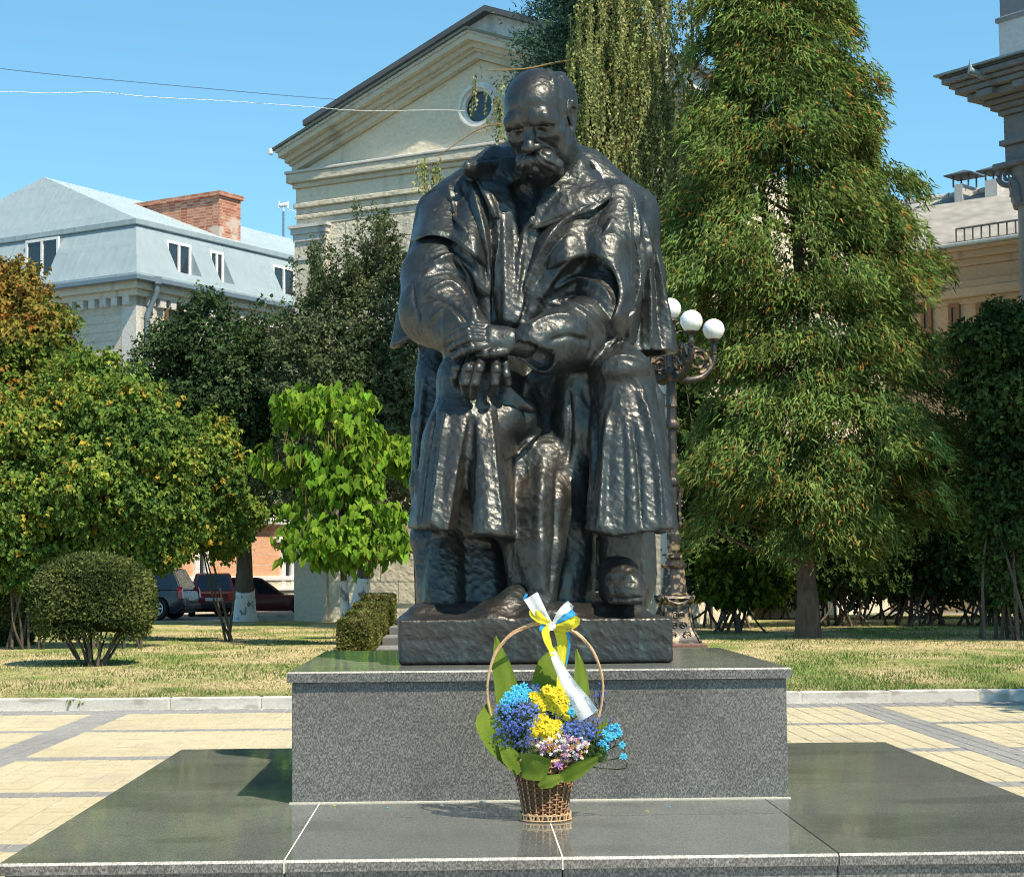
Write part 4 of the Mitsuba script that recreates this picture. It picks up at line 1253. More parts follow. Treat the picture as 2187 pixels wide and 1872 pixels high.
folds = [
    # left front edge of the cape, from the collar to the waist (left of it is on top)
    ('edge', 0.030, 0.030, [(963, 352), (985, 398), (997, 440), (1001, 520), (1002, 655)][::-1]),
    # right front edge
    ('edge', 0.028, 0.026, [(1228, 402), (1180, 432), (1132, 465), (1095, 525), (1064, 600), (1045, 668)]),
    ('edge', 0.018, 0.014, [(1075, 432), (1082, 452), (1066, 470), (1060, 520), (1038, 640)]),
    ('ridge', 0.014, 0.012, [(1019, 430), (1022, 520), (1024, 655)]),
    ('crease', 0.012, 0.010, [(1036, 445), (1040, 540), (1036, 660)]),
    # lower edges of the flaps
    # folds of the left breast
    ('ridge', 0.020, 0.018, [(905, 370), (925, 440), (960, 505), (985, 600)]),
    ('crease', 0.016, 0.016, [(930, 360), (952, 430), (975, 505), (990, 580)]),
    ('ridge', 0.016, 0.018, [(955, 370), (970, 430), (985, 510), (994, 600)]),
    ('crease', 0.014, 0.018, [(880, 385), (893, 412), (914, 408)]),
    ('ridge', 0.020, 0.016, [(862, 450), (890, 425), (925, 440), (955, 480)]),
    ('crease', 0.012, 0.014, [(845, 440), (862, 400), (884, 372)]),
    # left sleeve
    ('ridge', 0.022, 0.022, [(870, 535), (915, 520), (955, 545), (975, 600)]),
    ('crease', 0.016, 0.018, [(850, 560), (905, 545), (945, 570), (968, 625)]),
    ('ridge', 0.022, 0.022, [(860, 595), (910, 575), (945, 610), (965, 650)]),
    ('crease', 0.015, 0.018, [(848, 610), (890, 605), (930, 632), (950, 665)]),
    ('ridge', 0.018, 0.016, [(870, 650), (905, 628), (940, 660)]),
    ('crease', 0.014, 0.014, [(835, 570), (838, 610), (850, 650)]),
    # right breast and cape
    ('ridge', 0.022, 0.020, [(1240, 440), (1222, 475), (1180, 500), (1130, 545), (1090, 610)]),
    ('crease', 0.018, 0.016, [(1215, 430), (1170, 470), (1120, 515), (1080, 580)]),
    ('ridge', 0.018, 0.016, [(1180, 452), (1130, 492), (1090, 545), (1062, 615)]),
    ('ridge', 0.020, 0.020, [(1268, 420), (1272, 500), (1268, 580), (1240, 660)]),
    ('edge', 0.026, 0.026, [(1285, 420), (1290, 520), (1280, 600), (1245, 668), (1222, 712)][::-1]),
    ('ridge', 0.020, 0.022, [(1300, 440), (1312, 540), (1318, 710)]),
    ('crease', 0.018, 0.024, [(1318, 460), (1330, 560), (1340, 705)]),
    ('ridge', 0.018, 0.018, [(1322, 480), (1342, 600), (1360, 700)]),
    ('crease', 0.016, 0.020, [(1290, 470), (1298, 570), (1292, 712)]),
    ('ridge', 0.016, 0.016, [(1272, 610), (1268, 660), (1262, 712)]),
    ('crease', 0.014, 0.016, [(1256, 640), (1244, 690), (1236, 712)]),
    # right sleeve
    ('ridge', 0.020, 0.020, [(1120, 585), (1160, 565), (1210, 580), (1240, 615)]),
    ('crease', 0.018, 0.022, [(1130, 612), (1170, 592), (1210, 605), (1236, 640)]),
    ('ridge', 0.018, 0.016, [(1110, 615), (1160, 618), (1200, 640), (1225, 672)]),
    ('ridge', 0.020, 0.014, [(1070, 660), (1120, 640), (1165, 640)]),
    ('crease', 0.016, 0.016, [(1110, 690), (1150, 680), (1190, 690)]),
    ('crease', 0.014, 0.014, [(1190, 650), (1200, 690), (1190, 725)]),
    # lap
    ('crease', 0.016, 0.020, [(1150, 790), (1155, 850), (1150, 930)]),
    ('crease', 0.016, 0.022, [(1196, 770), (1200, 880), (1186, 1075)]),
    # left skirt
    ('ridge', 0.014, 0.010, [(990, 830), (1000, 920), (1016, 1075)]),
    ('ridge', 0.020, 0.020, [(905, 830), (890, 940), (872, 1065)]),
    ('crease', 0.016, 0.020, [(880, 830), (864, 930), (848, 1060)]),
    # right skirt
    ('ridge', 0.018, 0.032, [(1292, 790), (1318, 900), (1340, 1072)]),
    ('crease', 0.020, 0.024, [(1280, 850), (1294, 950), (1300, 1075)]),
    ('ridge', 0.020, 0.020, [(1232, 830), (1222, 940), (1212, 1078)]),
    ('crease', 0.030, 0.014, [(1258, 850), (1262, 960), (1262, 1078)]),
    ('crease', 0.016, 0.016, [(1206, 800), (1203, 900), (1198, 1000)]),
    ('ridge', 0.014, 0.014, [(1218, 735), (1258, 722), (1300, 732), (1318, 760)]),
    ('ridge', 0.016, 0.012, [(1285, 765), (1302, 800), (1312, 850)]),
    # middle panel
    ('ridge', 0.034, 0.016, [(1098, 930), (1092, 1050), (1094, 1200)]),
    ('crease', 0.026, 0.014, [(1128, 950), (1124, 1060), (1114, 1200)]),
    # back cape, left
    ('ridge', 0.016, 0.018, [(862, 760), (850, 880), (842, 1000)]),
]
carve(coat, S, [(a, b * 0.9, c * 1.35, d) for a, b, c, d in folds])


def rough_skin(m, amp, scale, seed):
    v = np.array(m.vertices); n = normals_of(m)
    f = meshkit.fbm(v * scale, 3, seed) - 0.5
    g = meshkit.fbm(v * scale * 2.7, 2, seed + 7) - 0.5
    m.vertices = v + n * ((f * 1.6 + g * 0.9) * amp)[:, None]


rough_skin(coat, 0.0030, 19, 3)
cv_ = np.array(coat.vertices)
low_ = np.clip((2.55 - cv_[:, 2]) / 0.7, 0.15, 1)
coat.vertices = cv_ + normals_of(coat) * ((meshkit.fbm(cv_ * 34, 2, 31) - 0.5) * 0.0065 * low_)[:, None]
obj('coat', coat, 'bronze', statue, smooth=True)


def sheet(name, sc, curves, lifts, thick=0.030, n=60, m=24, curl=0.0, label=None, wrap=False):
    """A thick piece of cloth lying on the sculpted body: curves are rows of (u, v) from its root to its free edge, lifts how far each row stands off."""
    def hit(u, v):
        P0, P1 = at(u, v, 9.0), at(u, v, 11.2)
        P = P0 + (P1 - P0) * np.linspace(0, 1, 700)[:, None]
        q = map_coordinates(sc.d, ((P - sc.lo) / sc.h).T, order=1, mode='nearest')
        i = np.argmax(q < 0)
        return P[i] if q[i] < 0 else P0 + (P1 - P0) * 0.45
    rows = []
    for c, l in zip(curves, lifts):
        pts = np.array([hit(u, v) for u, v in smooth_path(c, n)])
        for _ in range(4):
            pts[1:-1] = (pts[:-2] + 2 * pts[1:-1] + pts[2:]) / 4
        to = CAM - pts
        if wrap:
            w = np.clip(np.minimum(np.arange(n), np.arange(n)[::-1]) / (n * 0.16), 0, 1)
            l = (l * w - 0.03 * (1 - w))[:, None]
        pts = pts + to / np.linalg.norm(to, axis=1, keepdims=True) * l
        rows.append(pts)
    rows = np.array(rows)
    g = np.array([smooth_path(rows[:, j], m) for j in range(n)]).transpose(1, 0, 2)
    du, dv = np.gradient(g, axis=1), np.gradient(g, axis=0)
    N = np.cross(du, dv); N /= np.linalg.norm(N, axis=2, keepdims=True) + 1e-12
    if (N * (CAM - g)).sum(2).mean() < 0:
        N = -N
    e = np.minimum(np.minimum(np.arange(n), np.arange(n)[::-1])[None, :] / 2.0, (np.arange(m)[::-1])[:, None] / 1.5)
    rim = np.sqrt(np.clip(1 - (1 - np.clip(e, 0, 1)) ** 2, 0.02, 1))[..., None]
    top = g + N * thick * 0.5 * rim + N * (meshkit.fbm(g * 22, 2, 5)[..., None] - 0.5) * 0.006
    bot = g - N * thick * 0.5 * rim
    v = np.vstack([top.reshape(-1, 3), bot.reshape(-1, 3)])
    i, j = np.meshgrid(np.arange(m - 1), np.arange(n - 1), indexing='ij')
    q = np.stack([i * n + j, i * n + j + 1, (i + 1) * n + j + 1, (i + 1) * n + j], -1).reshape(-1, 4)
    qs = [q, q[:, ::-1] + m * n]
    for a in (np.arange(n), np.arange(n)[::-1] + (m - 1) * n, np.arange(m)[::-1] * n, np.arange(m) * n + n - 1):
        qs.append(np.stack([a[:-1], a[:-1] + m * n, a[1:] + m * n, a[1:]], 1))
    q = np.vstack(qs)
    msh = trimesh.Trimesh(v, np.vstack([q[:, [0, 1, 2]], q[:, [0, 2, 3]]]), process=False)
    if msh.volume < 0:
        msh.invert()
    return obj(name, msh, 'bronze', statue, label, smooth=55)


S2 = S
sheet('collar', S2, [[(1152, 300), (1140, 350), (1112, 405), (1074, 452)], [(1172, 310), (1172, 360), (1150, 418), (1088, 462)], [(1196, 330), (1226, 372), (1238, 396), (1136, 464), (1096, 486)][:3] + [(1200, 424)]], [-0.02, 0.03, 0.05])
sheet('collar', S2, [[(1012, 322), (1004, 370), (1006, 420), (1014, 450)], [(975, 326), (982, 368), (996, 412), (1008, 446)], [(940, 336), (962, 366), (985, 408), (1000, 440)]], [-0.02, 0.025, 0.04])
sheet('cape_flap', S2, [[(846, 430), (872, 392), (910, 392), (948, 425), (978, 480)], [(838, 462), (868, 440), (908, 440), (948, 470), (982, 515)], [(832, 492), (866, 476), (906, 482), (946, 508), (984, 546)]], [-0.04, 0.015, 0.075], wrap=True)
sheet('cape_flap', S2, [[(1112, 480), (1155, 442), (1210, 432), (1266, 462), (1292, 540), (1294, 620), (1282, 700)], [(1108, 515), (1150, 486), (1206, 478), (1254, 505), (1276, 570), (1272, 630), (1252, 695)], [(1104, 552), (1150, 528), (1204, 519), (1238, 545), (1254, 592), (1244, 636), (1218, 676)]], [-0.04, 0.02, 0.085], wrap=True)
sheet('lap_fold', S2, [[(1006, 770), (1000, 850), (1018, 935)], [(1018, 775), (1050, 848), (1036, 925)], [(1024, 772), (1098, 858), (1048, 922)]], [-0.03, 0.02, 0.05])

# --- the head, sculpted in centimetres of a life-size head and set in place
HS = 0.0232
H = Sculpt((-10.5, -13.5, -19), (10.5, 13.5, 14), 0.28)
B = H.bone


def both(fn):
    fn(1); fn(-1)


H.ball((0, 1.0, 4.2), (7.8, 9.6, 8.3), 0.5)
H.ball((0, -2.4, 5.0), (6.9, 6.9, 6.2), 1.5)
H.ball((0, -2.2, -2.6), (6.9, 6.3, 8.6), 2.0)
H.ball((0, -6.0, -10.2), (3.0, 2.6, 2.4), 2.0)
both(lambda s: H.ball((s * 5.1, -1.2, -5.6), (2.1, 4.6, 4.6), 2.0))
B((0, 2.5, -5), (0, 5.5, -18), 6.0, 7.2, 2.0)
both(lambda s: H.chain([((s * 0.8, -8.2, 2.7), 0.9), ((s * 2.6, -8.6, 3.1), 1.15), ((s * 4.4, -7.9, 2.7), 1.15), ((s * 6.0, -6.0, 1.2), 0.9)], 2.0))
both(lambda s: H.chain([((s * 2.4, -9.0, 0.3), 1.2), ((s * 3.6, -8.8, 0.2), 1.35), ((s * 4.8, -7.6, -0.3), 1.0)], 1.0, cut=True))
both(lambda s: H.ball((s * 3.4, -6.6, 0.0), (1.5, 1.2, 1.15), 0.3))
both(lambda s: H.chain([((s * 1.9, -7.6, 0.3), 0.34), ((s * 3.3, -7.9, 0.7), 0.40), ((s * 4.9, -6.9, 0.0), 0.34)], 0.3))
both(lambda s: H.chain([((s * 0.9, -9.0, 2.9), 0.5), ((s * 2.8, -9.5, 2.2), 0.62), ((s * 4.6, -8.7, 2.2), 0.62), ((s * 5.9, -7.0, 1.2), 0.4)], 0.7))
H.chain([((0, -7.9, 2.2), 0.95), ((0, -9.0, -0.6), 1.05), ((0, -10.9, -3.2), 1.45)], 1.0)
both(lambda s: H.ball((s * 1.5, -9.6, -3.5), (1.15, 1.3, 1.0), 0.6))
both(lambda s: H.ball((s * 0.75, -10.6, -4.5), (0.45, 0.7, 0.45), 0.2, True))
both(lambda s: H.ball((s * 5.2, -5.2, -1.6), (1.7, 2.2, 1.5), 1.8))
both(lambda s: H.chain([((s * 2.2, -8.4, -2.6), 0.4), ((s * 4.6, -7.0, -5.4), 0.5)], 1.0, cut=True))
both(lambda s: H.ball((s * 2.2, -9.0, -6.8), (2.7, 2.5, 2.2), 0.8))
both(lambda s: H.chain([((s * 3.3, -8.9, -7.2), 1.8), ((s * 4.4, -7.9, -9.2), 1.7), ((s * 4.8, -7.2, -11.2), 1.0)], 0.9))
H.chain([((-1.8, -8.6, -9.0), 1.2), ((0, -8.9, -8.8), 1.2), ((1.8, -8.6, -9.0), 1.2)], 0.9)
H.bone((0, -11.6, -5.0), (0, -11.3, -8.5), 0.30, 0.35, 0.4, True)
# ears
both(lambda s: H.chain([((s * 7.3, 0.4, -3.6), 0.95), ((s * 8.1, 2.0, -1.2), 0.65), ((s * 8.8, 2.7, 1.6), 0.75), ((s * 8.5, 1.2, 3.2), 0.75), ((s * 7.6, -0.3, 2.0), 0.65)], 0.35))
both(lambda s: H.ball((s * 7.7, 1.3, 0.2), (0.6, 1.9, 2.9), 0.4))
both(lambda s: H.ball((s * 8.5, 0.7, 0.3), (0.7, 0.9, 1.5), 0.3, True))
# hair round the sides and the back
both(lambda s: H.ball((s * 4.2, 4.2, 3.2), (4.1, 7.0, 7.2), 0.4))
both(lambda s: H.chain([((s * 6.3, -2.4, 5.4), 1.35), ((s * 6.9, -1.6, 2.4), 1.05), ((s * 6.8, -1.7, -0.8), 0.7)], 0.5))
H.ball((0, 6.0, 0.5), (7.0, 6.2, 8.5), 0.8)
both(lambda s: H.chain([((s * 5.7, -2.6, 7.2), 1.15), ((s * 5.3, -0.4, 9.0), 1.25), ((s * 3.6, 2.6, 10.6), 1.4)], 0.5))
head = H.mesh(2)
hv = np.array(head.vertices); hn = normals_of(head)
# brow furrows, the frown, hair and moustache strands
fx, fy, fz = hv.T
front = fy < -4
dsp = np.zeros(len(hv))
for zc in (5.0, 6.4):
    dsp -= np.where(front, 0.07 * np.exp(-((fz - zc - 0.5 * np.cos(fx * 0.9)) / 0.22) ** 2) * np.exp(-(fx / 4.5) ** 4), 0)
for s in (-1, 1):
    dsp -= np.where(front, 0.32 * np.exp(-((fx - s * 0.75) / 0.25) ** 2) * np.exp(-((fz - 2.9) / 1.1) ** 2), 0)
must = (fy < -7) & (fz < -4.6) & (fz > -12.5)
dsp += np.where(must, 0.13 * np.sin(np.arctan2(fz + 3.0, np.abs(fx) + 0.2) * 24 + 2 * meshkit.noise(hv * 0.9, 4)), 0)
hairy = ((np.abs(fx) > 5.6) & (fy > -3.2) & (fz > -4) & (np.hypot(np.abs(fx) - 8, fy - 1) > 2.2)) | (fy > 5)
dsp += np.where(hairy, 1.0 * (meshkit.fbm(hv * np.array([0.6, 1.0, 0.55]), 3, 5) - 0.5), 0)
head.vertices = hv + hn * dsp[:, None]
HC = A(1094, 246, 9.42)


def turn(ax, deg):
    return trimesh.transformations.rotation_matrix(math.radians(deg), ax)[:3, :3]


HR = turn([0, 1, 0], -2) @ turn([0, 0, 1], -25) @ turn([1, 0, 0], 29)
head.vertices = (np.array(head.vertices) * np.array([0.98, 1, 1])) @ HR.T * HS + HC
rough_skin(head, 0.0030, 24, 9)
obj('head', head, 'bronze_face', statue, smooth=True)

# --- the hands
def hand(chains, palm, name):
    sh = np.array([0, 0.055, 0])
    chains = [[(p + sh, r) for p, r in c] for c in chains]
    palm = [[(p + sh, r) for p, r in c] for c in palm]
    pts = np.array([q[0] for c in chains + palm for q in c]); r = 0.06
    W_ = Sculpt(pts.min(0) - r, pts.max(0) + r, 0.0048)
    for c in palm:
        W_.chain(c, 0.03)
    for c in chains:
        F = Sculpt(pts.min(0) - r, pts.max(0) + r, 0.0048)
        F.chain(c, 0.006)
        for p in c[1:-1]:
            F.ball(p[0] - np.array([0, 0.15 * p[1], 0]), p[1] * 1.08, 0.004)
        m = np.minimum(W_.d, F.d); q = np.maximum(0.007 - np.abs(W_.d - F.d), 0) / 0.007
        W_.d = m - q * q * 0.007 * 0.25
    m = W_.mesh(2)
    rough_skin(m, 0.0022, 30, 2)
    return obj('hand', m, 'bronze_face', statue, smooth=True)


k = 1.0
hand([[J(938, 724, 8.96, 9), J(925, 742, 8.91, 9), J(919, 760, 8.92, 8), J(921, 774, 8.97, 7)],
      [J(956, 718, 8.93, 10), J(946, 743, 8.865, 10.5), J(940, 771, 8.875, 9.5), J(942, 795, 8.93, 8)],
      [J(978, 716, 8.93, 10.5), J(968, 743, 8.855, 11), J(960, 773, 8.865, 10), J(957, 800, 8.92, 8.5)],
      [J(1000, 717, 8.93, 10.5), J(1004, 745, 8.865, 10.5), J(1001, 772, 8.875, 9.5), J(995, 796, 8.93, 8)],
      [J(1012, 706, 9.0, 11), J(1021, 735, 8.93, 10), J(1024, 756, 8.92, 9.5), J(1028, 774, 8.94, 8)]],
     [[J(972, 690, 9.10, 30), J(978, 704, 8.99, 26)], [J(945, 715, 8.98, 12), J(960, 705, 9.02, 18)], [J(996, 712, 8.97, 14), J(985, 700, 9.02, 18)]], 'hand')
hand([[J(985, 660, 8.93, 10), J(955, 655, 8.90, 9.5), J(935, 660, 8.93, 9), J(921, 668, 8.98, 7.5)],
      [J(982, 672, 8.91, 10.5), J(947, 668, 8.865, 10), J(926, 676, 8.89, 9.5), J(911, 686, 8.95, 8)],
      [J(982, 685, 8.89, 10.5), J(949, 683, 8.84, 10), J(927, 692, 8.87, 9), J(912, 702, 8.93, 8)],
      [J(985, 698, 8.88, 10), J(955, 701, 8.84, 9.5), J(936, 709, 8.86, 9), J(920, 719, 8.90, 7.5)],
      [J(1022, 708, 8.88, 10), J(998, 712, 8.86, 9.5), J(982, 714, 8.87, 9), J(968, 716, 8.89, 7)]],
     [[J(1062, 694, 8.96, 27), J(1030, 688, 8.93, 24), J(995, 680, 8.92, 20)], [J(1015, 675, 8.94, 17), J(990, 668, 8.93, 13)], [J(1015, 698, 8.90, 17), J(990, 692, 8.89, 13)]], 'hand')

# --- the shoes
F = Sculpt((0.35, 9.25, 1.0), (1.25, 10.1, 1.75), 0.007)
F.chain([J(1252, 1118, 9.30, 36), J(1252, 1160, 9.22, 38)], 0.03)
F.chain([J(1250, 1165, 9.18, 40), J(1262, 1180, 9.02, 36), J(1274, 1192, 8.93, 30)], 0.04)
F.chain([J(1238, 1196, 9.14, 26), J(1262, 1200, 8.98, 32), J(1276, 1203, 8.92, 27)], 0.03)
F.half(A(1260, 1222, 9.0), (0, 0, -1), (0.3, 9.2, 0.95), (1.3, 10.2, A(1260, 1221, 9.0)[2]), 0.006)
shoe = F.mesh(2)
carve(shoe, F, [('crease', 0.010, 0.010, [(1226, 1158), (1250, 1150), (1280, 1156)]), ('ridge', 0.010, 0.008, [(1224, 1166), (1252, 1160), (1284, 1166)]), ('crease', 0.010, 0.010, [(1222, 1176), (1252, 1170), (1288, 1176)]),
                ('crease', 0.008, 0.012, [(1212, 1206), (1260, 1212), (1302, 1208)]), ('ridge', 0.010, 0.006, [(1222, 1190), (1256, 1184), (1292, 1190)])])
rough_skin(shoe, 0.004, 26, 12)
obj('shoe', shoe, 'bronze', statue, smooth=True)
# --- the cast base block with the rough mound under the feet
bl, br = at(805, 1347, 9.33), at(1363, 1340, 9.33)
z0, z1 = 0.915, at(1085, 1250, 9.33)[2]
G = Sculpt((bl[0] - 0.1, 9.2, 0.88), (br[0] + 0.1, 11.1, z1 + 0.42), 0.0165)
G.block((bl[0], 9.33, z0), (br[0], 10.98, z1), 0.012, 0.0)
G.block((bl[0] + 0.06, 9.5, z1 - 0.1), (br[0] - 0.14, 10.9, A(1085, 1222, 9.1)[2]), 0.05, 0.12)
G.chain([J(1030, 1235, 9.10, 40), J(1045, 1215, 9.16, 32)], 0.05)
G.chain([J(1000, 1262, 9.02, 40), J(960, 1262, 9.20, 40)], 0.05)
G.ball(A(1110, 1240, 9.10), (0.22, 0.2, 0.05), 0.05)
block = G.mesh(1)
rough_skin(block, 0.0055, 17, 21)
carve(block, G, [('crease', 0.008, 0.007, [(806, 1292), (900, 1296), (960, 1290)]), ('crease', 0.007, 0.006, [(1150, 1302), (1250, 1298), (1360, 1300)])])
bv = np.array(block.vertices)
bv[:, 2] = np.maximum(bv[:, 2], 0.915)
block.vertices = bv
obj('base_block', block, 'bronze', statue, 'rough cast bronze block under the seated figure', smooth=True)
# ---------------------------------------------------------------- ornate cast iron street lamp behind the statue
def gilt_iron(p, n, uv):
    worn = smoothstep(0.50, 0.68, fbm(p.x * 16, p.y * 16, p.z * 12, 3))
    return mix((0.030, 0.026, 0.024), (0.40, 0.29, 0.18), worn * 0.75)


def dark_iron(p, n, uv):
    return mix((0.030, 0.026, 0.024), (0.16, 0.12, 0.085), smoothstep(0.52, 0.74, fbm(p.x * 10, p.y * 10, p.z * 8, 3)) * 0.8)


bsdf('gilt_iron', gilt_iron, rough=0.42, specular=0.6, metallic=0.2)
bsdf('dark_iron', dark_iron, rough=0.42, specular=0.6, metallic=0.2)
bsdf('lamp_glass', (0.82, 0.83, 0.84), rough=0.25, specular=0.5)
bsdf('red_granite', lambda p, n, uv: mix((0.12, 0.06, 0.05), (0.2, 0.12, 0.1), fbm(p.x * 40, p.y * 40, p.z * 40, 2)), rough=0.5)
LY = 30.9
LB = at(1366, 1311, LY)
LZ = lambda v: at(1360, v, LY)[2]
LU = px(LY)
lamp = thing('street_lamp', 'ornate dark iron street lamp with gilded scrolls and white globes, standing behind the statue', 'street lamp')
zb = LZ(1311)
obj('foot_block', box(LB[0] - 58 * LU, LB[0] + 58 * LU, LY - 58 * LU, LY + 58 * LU, 0.0, LZ(1300), 0.02), 'red_granite', lamp)
# four-sided flared foot with scrolls
prof = [(46, 1300), (44, 1292), (37, 1280), (31, 1262), (27, 1240), (26, 1222), (34, 1216), (38, 1210), (34, 1205), (26, 1203)]


def square_loft(prof, rot=0.0, sides=4, n=1):
    a = np.arange(sides) * 2 * math.pi / sides + math.pi / 4 + rot
    v = np.array([[LB[0] + r * LU * 1.25 * math.cos(q), LY + r * LU * 1.25 * math.sin(q), LZ(z)] for r, z in prof for q in a])
    s = sides
    i, j = np.meshgrid(np.arange(len(prof) - 1), np.arange(s), indexing='ij')
    q = np.stack([i * s + j, i * s + (j + 1) % s, (i + 1) * s + (j + 1) % s, (i + 1) * s + j], -1).reshape(-1, 4)
    return trimesh.Trimesh(v, np.vstack([q[:, [0, 1, 2]], q[:, [0, 2, 3]]]), process=False)


obj('foot', square_loft(prof, 0.15), 'gilt_iron', lamp, smooth=30)


sc_ = []
for k_ in range(4):
    a = math.pi / 4 * 0 + k_ * math.pi / 2 + 0.15
    ax = np.array([math.cos(a), math.sin(a), 0]); nx = np.array([-math.sin(a), math.cos(a), 0])
    for s_ in (-1, 1):
        for (r, v, rr) in ((40, 1284, 9), (33, 1264, 8), (29, 1244, 7)):
            c = np.array([LB[0], LY, LZ(v)]) + ax * r * LU * 0.92 + nx * s_ * (r - 20) * LU * 0.7
            sc_.append(spiral(c, nx * s_, Z_, rr * LU, 1.4, 0.014))
        sc_.append(tube(smooth_path([np.array([LB[0], LY, LZ(v)]) + (ax + nx * s_) * r * LU * 0.9 for r, v in ((47, 1298), (36, 1278), (30, 1256), (27, 1225))], 16), 0.022, 6))
    c0 = np.array([LB[0], LY, 0])
    sc_.append(tube(smooth_path([c0 + ax * 32 * LU + nx * x * LU + Z_ * LZ(v) for x, v in ((-30, 1206), (-18, 1216), (0, 1221), (18, 1216), (30, 1206))], 14), 0.03, 6))
obj('foot_scrolls', cat(sc_), 'gilt_iron', lamp, 'gilded scrolls and swags on the foot')


def turned(name, prof, mat, n=20, flutes=0, depth=0.0):
    m = lathe([(r * LU, LZ(v)) for r, v in prof], n if not flutes else flutes * 4, (LB[0], LY, 0))
    if flutes:
        v = np.array(m.vertices); a = np.arctan2(v[:, 1] - LY, v[:, 0] - LB[0])
        s = 1 + depth * np.abs(np.sin(a * flutes / 2))
        v[:, 0] = LB[0] + (v[:, 0] - LB[0]) * s; v[:, 1] = LY + (v[:, 1] - LY) * s
        m.vertices = v
    return obj(name, m, mat, lamp, smooth=40)


turned('lower_drum', [(31, 1203), (25, 1200), (22, 1180), (20, 1150), (24, 1147), (25, 1143), (20, 1138), (12, 1132), (16, 1128), (16, 1122), (9, 1118), (12, 1110), (13, 1085), (11, 1070)], 'gilt_iron', 24, 8, 0.10)
turned('lower_shaft', [(11, 1070), (10.5, 1000), (9, 985), (13, 980), (13, 972), (9, 966)], 'dark_iron', flutes=8, depth=0.10)
turned('upper_shaft', [(8.5, 966), (9.5, 940), (8.5, 880), (8.2, 870), (14, 866), (15, 858), (13, 852), (10, 848), (9, 826), (12, 822), (10, 816), (9.5, 770)], 'dark_iron', flutes=8, depth=0.10)
turned('crown_drum', [(9.5, 770), (16, 762), (22, 756), (20, 748), (13, 744), (12, 700), (15, 694), (12, 688), (9, 660), (13, 654), (17, 650), (14, 646)], 'dark_iron', 24)
obj('leaf_clasp', cat([tube(smooth_path([np.array([LB[0] + x * LU, LY - 9 * LU, LZ(v)]) for x, v in ((6, 990 + 30), (14, 1000), (15, 985), (12, 1020), (13, 1065))], 12), 0.03, 6)]), 'gilt_iron', lamp)
AR = 0.84
for k_ in range(4):
    a = 0.32 + k_ * math.pi / 2 - math.pi / 2
    ax = np.array([math.cos(a), math.sin(a), 0.0]); c0 = np.array([LB[0], LY, 0])
    Q = lambda r, v: c0 + ax * (r * AR / 90) + Z_ * LZ(v)
    arm = obj('arm', cat([tube(smooth_path([Q(8, 758), Q(30, 768), Q(60, 762), Q(80, 745), Q(90, 722), Q(91, 706)], 26), np.linspace(0.075, 0.045, 26), 8),
                          lathe([(0.03, LZ(712)), (0.062, LZ(704)), (0.04, LZ(696)), (0.05, LZ(690)), (0.10, LZ(687)), (0.12, LZ(684)), (0.08, LZ(681))], 16, (c0 + ax * AR) * [1, 1, 0])]), 'dark_iron', lamp, smooth=50)
    sp = [spiral(Q(55, 728), ax, Z_, 26 * LU, 1.9, 0.050, 60, -1.4), spiral(Q(25, 740), ax, Z_, 16 * LU, 1.5, 0.034, 40, 2.2, -1), tube(smooth_path([Q(12, 700), Q(30, 708), Q(48, 702), Q(70, 712), Q(84, 735)], 18), np.linspace(.03, .045, 18), 6)]
    for q in range(5):
        b = -0.6 + q * 0.5
        sp.append(tube(smooth_path([Q(22 + q * 13, 720), Q(24 + q * 12 + 6 * math.cos(b), 710), Q(30 + q * 12, 704 + 4 * (q % 2))], 8), np.linspace(0.035, 0.008, 8), 5))
    obj('scroll', cat(sp), 'gilt_iron', arm, smooth=60)
    g = trimesh.creation.icosphere(3, 0.192)
    g.apply_translation(c0 + ax * AR + Z_ * (LZ(684) + 0.185))
    obj('globe', g, 'lamp_glass', lamp, smooth=True)
g = trimesh.creation.icosphere(3, 0.192); g.apply_translation((LB[0], LY, LZ(646) + 0.185))
obj('globe', g, 'lamp_glass', lamp, smooth=True)
# ---------------------------------------------------------------- the flower basket in front of the plinth
rb = np.random.default_rng(44)


def thin(name, color, trans=0.35, rough=0.6):
    scene[name] = {'type': 'principledthin', 'base_color': proc(color) if callable(color) else {'type': 'rgb', 'value': list(color)}, 'roughness': rough, 'diff_trans': 2 * trans, 'spec_trans': 0.0}


for nm, c_ in (('petal_yellow', (0.75, 0.62, 0.05)), ('petal_cyan', (0.10, 0.52, 0.74)), ('petal_blue', (0.15, 0.26, 0.72)), ('petal_white', (0.78, 0.74, 0.70)), ('petal_lilac', (0.42, 0.22, 0.50)), ('petal_orange', (0.70, 0.36, 0.08)), ('navy_spray', (0.075, 0.125, 0.42))):
    thin(nm, c_, 0.2)
thin('flower_green', (0.05, 0.10, 0.03), 0.25)
thin('ribbon_white', (0.82, 0.85, 0.86), 0.3, 0.35)
thin('ribbon_yellow', (0.78, 0.70, 0.06), 0.3, 0.35)
thin('ribbon_blue', (0.06, 0.36, 0.72), 0.3, 0.35)
bsdf('wicker', lambda p, n, uv: mix((0.11, 0.045, 0.018), (0.25, 0.115, 0.05), fbm(p.x * 60, p.y * 60, p.z * 90, 2)), rough=0.5, specular=0.5)
bsdf('wicker_pale', lambda p, n, uv: mix((0.42, 0.24, 0.12), (0.60, 0.40, 0.22), fbm(p.x * 40, p.y * 40, p.z * 40, 2)), rough=0.45, specular=0.5)
thin('leaf_blade', lambda p, n, uv: mix((0.10, 0.165, 0.022), (0.21, 0.29, 0.05), fbm(p.x * 14, p.y * 14, p.z * 8, 3)), 0.22, 0.35)

